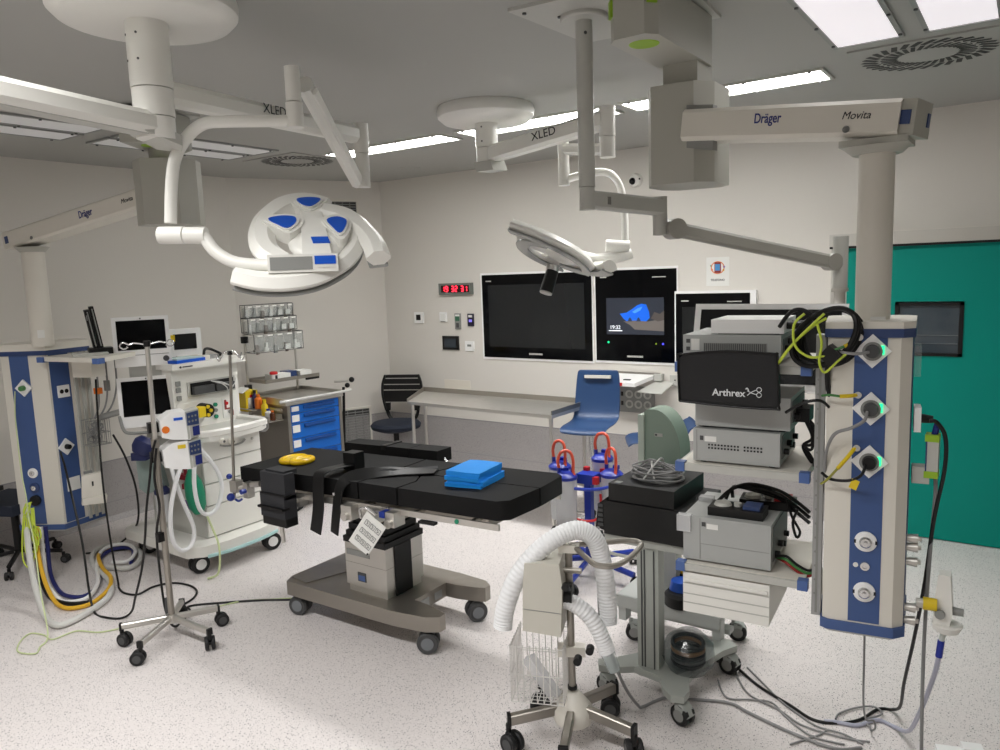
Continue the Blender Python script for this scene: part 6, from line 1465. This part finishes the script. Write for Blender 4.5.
# ---------------------------------------------------------------- back wall fittings (front faces towards -y)
Y = YB
def wb_(mb, x0, x1, z0, z1, d0, d1, bev=0): return mb.bb(x0, x1, Y-d1, Y-d0, z0, z1, bev)
XD, ZD = V((1, 0, 0)), V((0, 0, 1))
def panel(label, x0, x1, z0, z1, sx0, sx1, sz0, sz1, fr, depth=.010, marks=True):
    t = thing('wall_display', label, 'wall display', ((x0+x1)/2, Y, z0), local=False)
    m = MB(); wb_(m, x0-fr[0], x1+fr[1], z0-fr[2], z1+fr[3], 0, depth, .003); part('surround', m, PURE, t)
    m = MB(); wb_(m, x0, x1, z0, z1, depth-.002, depth+.004, .001); gl = part('glass_front', m, BLACKG, t)
    m = MB(); wb_(m, sx0, sx1, sz0, sz1, depth+.004, depth+.0055); sc = part('screen', m, mat('wall screen off', (30, 32, 34), .2), t)
    xc = (sx0+sx1)/2
    n = 10
    for k in range(n): wb_(m := MB(), xc-.07+k*.0142, xc-.07+k*.0142+.012, z0+.035, z0+.05, depth+.004, depth+.006); part('button', m, GREYW, gl)
    m = MB(); wb_(m, x0+.045, x0+.105, z1-.062, z1-.052, depth+.004, depth+.005); part('maker_mark', m, GREYW, gl)
    return t, gl, sc
panel('largest black wall display, switched off, left of the three', -4.226, -3.075, 1.122, 1.888, -4.158, -3.145, 1.222, 1.795, (.018, .010, .02, .02))
t, gl, sc = panel('black wall display showing a blue sea cave picture, middle of the three', -3.036, -2.314, 1.132, 1.892, -2.935, -2.42, 1.358, 1.662, (.012, .010, .02, .02))
part('maker_mark', MB().bb(-2.52, -2.405, Y-.0155, Y-.0135, 1.824, 1.832), GREYW, gl)
part('led', MB().cyl((-2.92, Y-.013, 1.29), (-2.92, Y-.017, 1.29), .008, seg=12), LEDG, gl); part('led', MB().cyl((-2.43, Y-.013, 1.285), (-2.43, Y-.017, 1.285), .008, seg=12), LEDB, gl); part('led', MB().cyl((-2.49, Y-.013, 1.285), (-2.49, Y-.017, 1.285), .006, seg=12), GRNL, gl)
# picture on the screen
def em(nm, c, s=.55): return mat(nm, c, .3, emit=s, ergb=c)
def pic(pts, mm, k, nm): 
    f = lambda u, v: (-2.935+.515*u, Y-.0157-.0002*k, 1.358+.304*v)
    part(nm, MB().prism([f(*p) for p in pts], (0, -.0002, 0)), mm, sc)
pic([(0, 0), (1, 0), (1, 1), (0, 1)], em('cave rock glow', (44, 48, 58), .4), 0, 'picture')
pic([(.24, .57), (.36, .60), (.46, .70), (.55, .80), (.62, .84), (.70, .82), (.75, .62), (.76, .46), (.70, .36), (.5, .36), (.36, .36), (.30, .44)], em('sky glow', (22, 92, 206), .6), 1, 'picture')
pic([(.46, .62), (.56, .72), (.64, .76), (.60, .66), (.50, .58)], em('pale sky glow', (70, 140, 226), .6), 2, 'picture')
pic([(.30, .36), (.5, .385), (.74, .36), (1, .44), (1, .10), (.5, .14), (.42, .26)], em('sand glow', (104, 98, 94), .4), 2, 'picture')
for u in (.42, .57): pic([(u-.04, .36), (u-.02, .44), (u, .47), (u+.02, .43), (u+.04, .36)], em('sea rock glow', (40, 52, 78)), 3, 'picture')
pic([(.78, .44), (.84, .62), (.93, .56), (1, .66), (1, .40), (.9, .36)], em('boulder glow', (78, 72, 70), .4), 3, 'picture')
lettering('19:32', .045, (-2.905, Y-.0172, 1.416), XD, ZD, em('lock screen print', (226, 230, 236), .9), sc, align='LEFT')
m = MB(); m.bb(-2.915, -2.79, Y-.0174, Y-.0168, 1.385, 1.392); part('picture', m, em('lock screen print', (226, 230, 236), .9), sc)
t, gl, sc = panel('black wall display, switched off, smallest, behind the white framed monitor', -2.312, -1.728, 1.135, 1.69, -2.26, -1.78, 1.25, 1.585, (.012, .045, .02, .02), .03)
part('maker_mark', MB().bb(-1.90, -1.79, Y-.0355, Y-.0335, 1.622, 1.630), GREYW, gl)

t = thing('digital_clock', 'small red digital wall clock above the switches', 'clock', (-4.54, Y, 1.713), local=False)
m = MB(); wb_(m, -4.738, -4.336, 1.713, 1.823, 0, .03, .003); cs = part('case', m, mat('clock frame grey', (112, 118, 112), .45), t)
m = MB(); wb_(m, -4.706, -4.368, 1.735, 1.803, .029, .032); part('window', m, mat('dark red window', (52, 8, 14), .2), cs)
SEG = {'1': 'bc', '9': 'abcdfg', '3': 'abcdg', '2': 'abged'}
def digit(ch, x, z, w, h):
    P_ = {'a': ((0, 1), (1, 1)), 'b': ((1, 1), (1, .5)), 'c': ((1, .5), (1, 0)), 'd': ((0, 0), (1, 0)), 'e': ((0, .5), (0, 0)), 'f': ((0, 1), (0, .5)), 'g': ((0, .5), (1, .5))}
    m = MB()
    for k in SEG[ch]:
        (u0, v0), (u1, v1) = P_[k]; q = .14
        p0 = V((x+u0*w+(u1-u0)*q*w, Y-.0335, z+v0*h+(v1-v0)*q*h)); p1 = V((x+u1*w-(u1-u0)*q*w, Y-.0335, z+v1*h-(v1-v0)*q*h))
        m.tube([p0, p1], .0045, 6, smooth=False)
    part('lit_digit', m, LEDR, cs)
for s_, x in (('19', -4.69), ('32', -4.575), ('31', -4.46)):
    for k, ch in enumerate(s_): digit(ch, x+.042*k, 1.745, .026, .048)
def plate(nm, x0, x1, z0, z1, mm, label, cat, inner=None, d=.014):
    t = thing(nm, label, cat, ((x0+x1)/2, Y, z0), local=False)
    m = MB(); wb_(m, x0, x1, z0, z1, 0, d, .003); p = part('plate', m, mm, t)
    for (a, b, c, e, m2, nn) in (inner or ()): wb_(m := MB(), a, b, c, e, d-.001, d+.004, .001); part(nn, m, m2, p)
    return t
plate('thermostat', -5.085, -4.965, 1.436, 1.545, PURE, 'white square thermostat with a dark display, nearest the room corner', 'thermostat', [(-5.055, -5.0, 1.465, 1.52, BLACK, 'display')])
plate('light_switch', -4.755, -4.67, 1.452, 1.545, PURE, 'white blank switch plate right under the red clock', 'switch', [(-4.742, -4.683, 1.466, 1.53, PAPER, 'rocker'), (-4.742, -4.683, 1.452, 1.458, GREY, 'label')])
plate('wall_gauge', -4.568, -4.50, 1.38, 1.532, GREY, 'slim grey wall gauge with a small green display', 'gauge', [(-4.558, -4.51, 1.46, 1.505, mat('green grey display', (60, 110, 84), .3), 'display'), (-4.558, -4.51, 1.505, 1.522, PAPER, 'label'), (-4.55, -4.518, 1.395, 1.44, DGREY, 'keypad')])
t = plate('alarm_point', -4.412, -4.342, 1.41, 1.53, mat('violet black', (34, 30, 52), .4), 'dark purple wall alarm point with a white symbol', 'alarm point', [(-4.398, -4.356, 1.495, 1.517, PAPER, 'label'), (-4.395, -4.36, 1.45, 1.475, em('violet glow', (130, 120, 220), .6), 'symbol')])
plate('touch_panel', -4.733, -4.533, 1.178, 1.312, BLACK, 'black touch panel on the wall below the white blank switch', 'touch panel', [(-4.705, -4.565, 1.20, 1.285, mat('panel screen', (52, 60, 68), .2), 'screen')])
plate('light_switch', -4.455, -4.35, 1.172, 1.265, PURE, 'white switch with grey key beside the black touch panel', 'switch', [(-4.425, -4.38, 1.215, 1.235, GREY, 'rocker')])
t = thing('access_panel', 'flush cream access panel in the wall above the steel table', 'access panel', (-4.58, Y, .72), local=False)
part('cover', MB().bb(-4.74, -4.42, Y-.003, Y, .66, .88), mat('panel paint', (228, 222, 210), .5), t)
t = thing('security_camera', 'small white dome security camera high on the back wall', 'camera', (-2.66, Y, 2.58), local=False)
part('housing', MB().lathe([(0, 0), (.055, 0), (.055, .02), (.045, .04), (.02, .05), (0, .052)], (-2.655, Y, 2.605), (0, -1, 0), 24), OFFW, t)
part('lens', MB().ball((-2.668, Y-.045, 2.597), .028), BLACKG, t); part('ir_window', MB().ball((-2.672, Y-.035, 2.638), .008).m(0).ball((-2.612, Y-.036, 2.61), .008), BLACK, t)
t = thing('wall_notice', 'white paper notice with a small telephone picture above the smallest display', 'notice', (-1.99, Y, 1.75), local=False)
nb = part('sheet', MB().bb(-2.075, -1.895, Y-.002, Y-.0005, 1.745, 1.965), PAPER, t)
m = MB(); m.tube([(-1.985+.05*math.cos(a), Y-.003, 1.885+.045*math.sin(a)) for a in [2*PI*i/16 for i in range(16)]], .004, 6, 2, True); part('emblem', m, mat('emblem orange', (224, 130, 84), .6), nb)
part('emblem', MB().bb(-2.01, -1.96, Y-.005, Y-.002, 1.845, 1.925, .001), mat('emblem red brown', (150, 50, 46), .6), nb); part('emblem', MB().bb(-2.004, -1.966, Y-.007, Y-.004, 1.862, 1.912, .001), mat('emblem blue', (74, 150, 210), .6), nb)
for k, (x, z, c) in enumerate(((-2.035, 1.90, GREEN), (-1.935, 1.89, LBLUE), (-2.03, 1.87, ORG), (-1.94, 1.865, YELLC))): part('emblem', MB().cyl((x, Y-.002, z), (x, Y-.005, z), .008, seg=10), c, nb)
lettering('TELEFONO', .022, (-1.985, Y-.0025, 1.79), XD, ZD, INK, nb, bold=.0004)
# rail, fold-down tray and socket plate under the displays
t = thing('wall_shelf', 'white fold-down wall shelf on a steel rail, behind the raised blue chair', 'shelf', (-2.65, Y, .93), local=False)
part('rail', MB().bb(-3.05, -2.46, Y-.02, Y, 1.015, 1.045, .003), STEELD, t)
part('board', MB().prism([(-2.92, Y-.24, .955), (-2.58, Y-.24, .955), (-2.50, Y-.02, 1.0), (-2.92, Y-.02, 1.0)], (0, 0, .03), .004), PURE, t)
part('pad', MB().box((-2.68, Y-.15, .998), (.06, .06, .012), .002), BLACK, t); part('edge_label', MB().bb(-2.74, -2.69, Y-.243, Y-.239, .958, .985), RED, t)
t = thing('wall_plate', 'pale grey slanted bracket plate on the wall beside the white shelf', 'bracket', (-2.44, Y, .9), local=False)
part('plate', MB().prism([(-2.58, Y-.20, .905), (-2.37, Y-.20, .90), (-2.33, Y-.01, .97), (-2.48, Y-.01, .975)], (0, 0, .008), .002), GREYW, t)
part('mount', MB().bb(-2.50, -2.43, Y-.05, Y, .985, 1.04, .004).bb(-2.37, -2.28, Y-.025, Y, .945, 1.035, .004), GREYW, t); part('screw', MB().cyl((-2.325, Y-.024, .995), (-2.325, Y-.028, .995), .007, seg=10), DGREY, t)
t = thing('socket_panel', 'grey wall panel of round sockets under the white shelf', 'socket panel', (-2.68, Y, .70), local=False)
m = MB(); wb_(m, -2.83, -2.51, .70, .925, 0, .014, .002); pp_ = part('plate', m, GREY, t)
for i in range(3):
    for j in range(2):
        x, z = -2.735+.082*i, .855-.085*j
        part('socket', MB().lathe([(.020, .012), (.020, .015), (.035, .018), (.035, .012)], (x, Y, z), (0, -1, 0), 18).m(1).lathe([(0, .012), (.022, .012), (.022, .0145), (0, .0145)], (x, Y, z), (0, -1, 0), 16), [GREYW, GREY], pp_)
for z in (.855, .775): part('rocker', MB().bb(-2.81, -2.79, Y-.018, Y-.012, z-.018, z+.018, .002), BLACK, pp_)

# ---------------------------------------------------------------- hoses and leads at the left
def hang(nm, P_, r, mm, label, cat='hose', n=8):
    m = MB(); m.tube(P_, r, 10, n); return solo(nm, m, mm, label, cat)
hang('gas_hose', [(-5.28, 2.20, .36), (-5.20, 2.15, .28), (-5.0, 2.08, .13), (-4.84, 2.05, .03), (-4.676, 2.028, .016), (-4.59, 2.062, .016), (-4.571, 2.153, .016), (-4.649, 2.293, .03), (-4.79, 2.39, .045), (-5.0, 2.45, .045), (-5.25, 2.55, .045), (-5.40, 2.668, .03), (-5.40, 2.76, .02), (-5.30, 2.80, .016), (-5.17, 2.77, .016)], .0125, mat('yellow hose', (226, 176, 44), .45), 'yellow gas hose curling from the left pendant across the floor')
hang('gas_hose', [(-5.24, 2.23, .36), (-5.22, 2.22, .22), (-5.15, 2.19, .06), (-4.923, 2.134, .016), (-4.774, 2.135, .016), (-4.717, 2.185, .016), (-4.781, 2.286, .016), (-4.949, 2.393, .016), (-5.20, 2.52, .016), (-5.34, 2.64, .02), (-5.34, 2.74, .03), (-5.227, 2.777, .03), (-5.083, 2.703, .02), (-5.0, 2.64, .016)], .0125, mat('navy hose', (28, 36, 104), .45), 'navy gas hose curling from the left pendant across the floor')
hang('gas_hose', [(-5.26, 2.21, .36), (-5.20, 2.18, .22), (-5.05, 2.12, .06), (-4.794, 2.073, .016), (-4.697, 2.097, .016), (-4.669, 2.179, .02), (-4.819, 2.319, .03), (-5.10, 2.46, .03), (-5.32, 2.60, .045), (-5.36, 2.71, .055), (-5.26, 2.77, .06), (-5.102, 2.735, .05), (-5.021, 2.631, .03), (-5.122, 2.574, .02)], .0125, PURE, 'white gas hose curling from the left pendant across the floor')
hang('gas_hose', [(-5.29, 2.19, .36), (-5.2, 2.14, .24), (-5.03, 2.08, .09), (-4.90, 2.06, .02), (-4.76, 2.06, .014), (-4.66, 2.09, .014), (-4.60, 2.15, .014)], .0125, BLACK, 'black gas hose curling from the left pendant across the floor')
hang('waste_gas_hose', [(-5.33, 2.18, .48), (-5.26, 2.13, .42), (-5.08, 2.05, .28), (-4.90, 1.985, .14), (-4.74, 1.94, .05), (-4.601, 1.903, .022), (-4.443, 1.879, .022), (-4.403, 1.931, .022), (-4.453, 2.08, .022), (-4.557, 2.243, .022), (-4.743, 2.362, .022), (-4.959, 2.425, .022), (-5.135, 2.464, .022), (-5.348, 2.553, .022), (-5.474, 2.661, .022), (-5.444, 2.771, .022), (-5.187, 2.80, .022), (-4.98, 2.69, .022), (-4.912, 2.57, .022), (-5.054, 2.51, .022)], .018, mat('grey white hose', (208, 208, 204), .45), 'thick pale hose hanging from the left pendant\'s lower corner')
t = thing('earth_cable_bundle', 'lime earth cables bunched at the lower left pendant outlet', 'cable bundle', (-5.35, 2.13, .1), local=False)
for k in range(5):
    s_ = .018*math.sin(k*2.3); h_ = .06*k
    part('cable_loop', MB().tube([(-5.29, 2.17+s_, .53), (-5.24+.01*k, 2.12+s_, .50), (-5.22, 2.09+.012*k, .42+h_*.2), (-5.18, 2.05+.02*k, .22+h_*.7), (-5.12, 2.06+.02*k, .16+h_*.7), (-5.13, 2.10+.012*k, .24+h_*.6), (-5.18, 2.13+s_, .42), (-5.22, 2.15+s_, .51)], .0045, 7, 7), LIMEC, t)
hang('earth_cable', [(-5.42, 2.22, 1.25), (-5.41, 2.20, 1.1), (-5.26, 2.135, .95), (-5.25, 2.13, .75), (-5.20, 2.12, .60), (-5.05, 2.06, .5), (-4.80, 1.97, .40), (-4.55, 1.87, .2), (-4.33, 1.79, .03), (-4.27, 1.72, .006), (-4.213, 1.67, .006), (-4.318, 1.632, .006), (-4.434, 1.692, .006), (-4.489, 1.767, .006), (-4.40, 1.80, .006), (-4.302, 1.80, .006), (-4.289, 1.92, .006), (-4.16, 1.98, .006), (-4.09, 2.09, .006), (-3.982, 2.265, .006), (-3.899, 2.435, .006), (-3.809, 2.645, .006), (-3.62, 2.80, .006), (-3.46, 2.88, .02)], .0038, PALEG, 'thin pale green earth cable wandering over the floor to the operating table', 'cable')
hang('power_lead', [(-5.09, 2.31, .86), (-5.05, 2.29, .86), (-4.93, 2.25, .80), (-4.72, 2.18, .62), (-4.60, 2.15, .38), (-4.52, 2.12, .12), (-4.44, 2.10, .008), (-4.319, 2.098, .007), (-4.227, 2.137, .007), (-4.20, 2.19, .03), (-4.10, 2.17, .15), (-3.98, 2.16, .35), (-3.88, 2.14, .55), (-3.82, 2.13, .72), (-3.78, 2.14, .88), (-3.75, 2.15, 1.02), (-3.72, 2.16, 1.1)], .0065, BLACK, 'black power lead from the left pendant socket sweeping up to the drip stand', 'cable')
hang('power_lead', [(-5.05, 2.56, 1.30), (-5.02, 2.54, 1.22), (-5.0, 2.52, 1.0), (-4.92, 2.47, .75), (-4.84, 2.43, .5), (-4.78, 2.41, .25), (-4.735, 2.404, .03), (-4.66, 2.37, .007), (-4.553, 2.348, .007), (-4.464, 2.382, .007), (-4.49, 2.50, .007), (-4.431, 2.60, .007), (-4.30, 2.63, .007), (-4.18, 2.60, .007), (-4.10, 2.52, .007), (-4.06, 2.40, .007), (-4.0, 2.33, .007)], .0065, BLACK, 'black lead dropping beside the cream holder and running to the drip stand', 'cable')
hang('power_lead', [(-3.71, 2.155, 1.06), (-3.73, 2.14, .90), (-3.70, 2.135, .75), (-3.76, 2.14, .6), (-3.785, 2.15, .4), (-3.80, 2.17, .14), (-3.84, 2.24, .01), (-3.95, 2.40, .006), (-4.02, 2.45, .006), (-3.863, 2.60, .006), (-3.70, 2.73, .006), (-3.56, 2.82, .006), (-3.46, 2.88, .02)], .0065, BLACK, 'black lead running down the drip stand pole and over to the table base', 'cable')
hang('power_lead', [(-5.02, 2.62, .92), (-4.96, 2.66, .75), (-4.98, 2.72, .5), (-5.18, 2.80, .2), (-5.4, 2.72, .02), (-5.5, 2.60, .006), (-5.2, 2.92, .006), (-5.0, 3.0, .006)], .007, BLACK, 'black lead lying on the floor behind the left pendant', 'cable')
# loose leads at the right
G = 'thin grey leads strewn on the floor before the right pendant'
for k, P_ in enumerate(([(-1.06, 3.36, .006), (-.95, 3.20, .006), (-.80, 3.14, .006), (-.70, 3.08, .006), (-.60, 3.07, .006), (-.50, 3.08, .006), (-.44, 3.10, .006)],
                        [(-1.10, 3.24, .006), (-1.02, 3.12, .006), (-.92, 3.16, .006), (-.84, 3.18, .006), (-.76, 3.10, .006), (-.64, 3.02, .006), (-.52, 3.03, .006)],
                        [(-1.02, 3.42, .006), (-.90, 3.30, .006), (-.82, 3.22, .006), (-.74, 3.16, .006), (-.64, 3.10, .006), (-.54, 3.10, .006), (-.46, 3.07, .006)],
                        [(-.70, 2.92, .006), (-.66, 2.98, .006), (-.62, 3.04, .006), (-.60, 3.09, .006)])):
    m = MB(); m.tube(P_, .004, 7, 7); solo('loose_lead', m, GCAB, 'thin grey lead lying in the tangle on the floor before the right pendant', 'cable', G)
t = thing('plastic_clip', 'white plastic clip lying on the floor at the lower right', 'clip', (-.10, 3.18, 0), .3)
part('body', MB().box((0, 0, .03), (.07, .05, .06), .012, seg=3), PURE, t); part('wing', MB().box((-.075, -.005, .018), (.09, .06, .035), .014, seg=3).cyl((.05, .0, .015), (.10, .02, .012), .013, seg=12, bev=.003), PURE, t)

# ---------------------------------------------------------------- camera
cam_d = bpy.data.cameras.new('camera'); cam = bpy.data.objects.new('camera', cam_d); COL.objects.link(cam)
def cam_axes(yaw, pit, rol):
    cy, sy, cp, sp = math.cos(yaw), math.sin(yaw), math.cos(pit), math.sin(pit)
    f = V((sy*cp, cy*cp, -sp)); r = V((cy, -sy, 0)); u = r.cross(f)
    c, s = math.cos(rol), math.sin(rol)
    return c*r+s*u, -s*r+c*u, f
cr, cu_, cf = cam_axes(math.radians(-34.956), math.radians(7.603), math.radians(-2.0546))
cam.matrix_world = Matrix(((cr.x, cu_.x, -cf.x, 0), (cr.y, cu_.y, -cf.y, 0), (cr.z, cu_.z, -cf.z, 1.9), (0, 0, 0, 1)))
cam_d.sensor_fit = 'HORIZONTAL'; cam_d.sensor_width = 36; cam_d.lens = 36*760.4/1000
cam_d.clip_start = .05
scene.camera = cam
w = bpy.data.worlds.new('World'); scene.world = w; w.use_nodes = True
w.node_tree.nodes['Background'].inputs[0].default_value = (.55, .57, .6, 1)
w.node_tree.nodes['Background'].inputs[1].default_value = .05
vs = scene.view_settings
vs.view_transform = 'Standard'; vs.look = 'None'; vs.gamma = 1; vs.use_curve_mapping = False
vs.exposure = 0.08
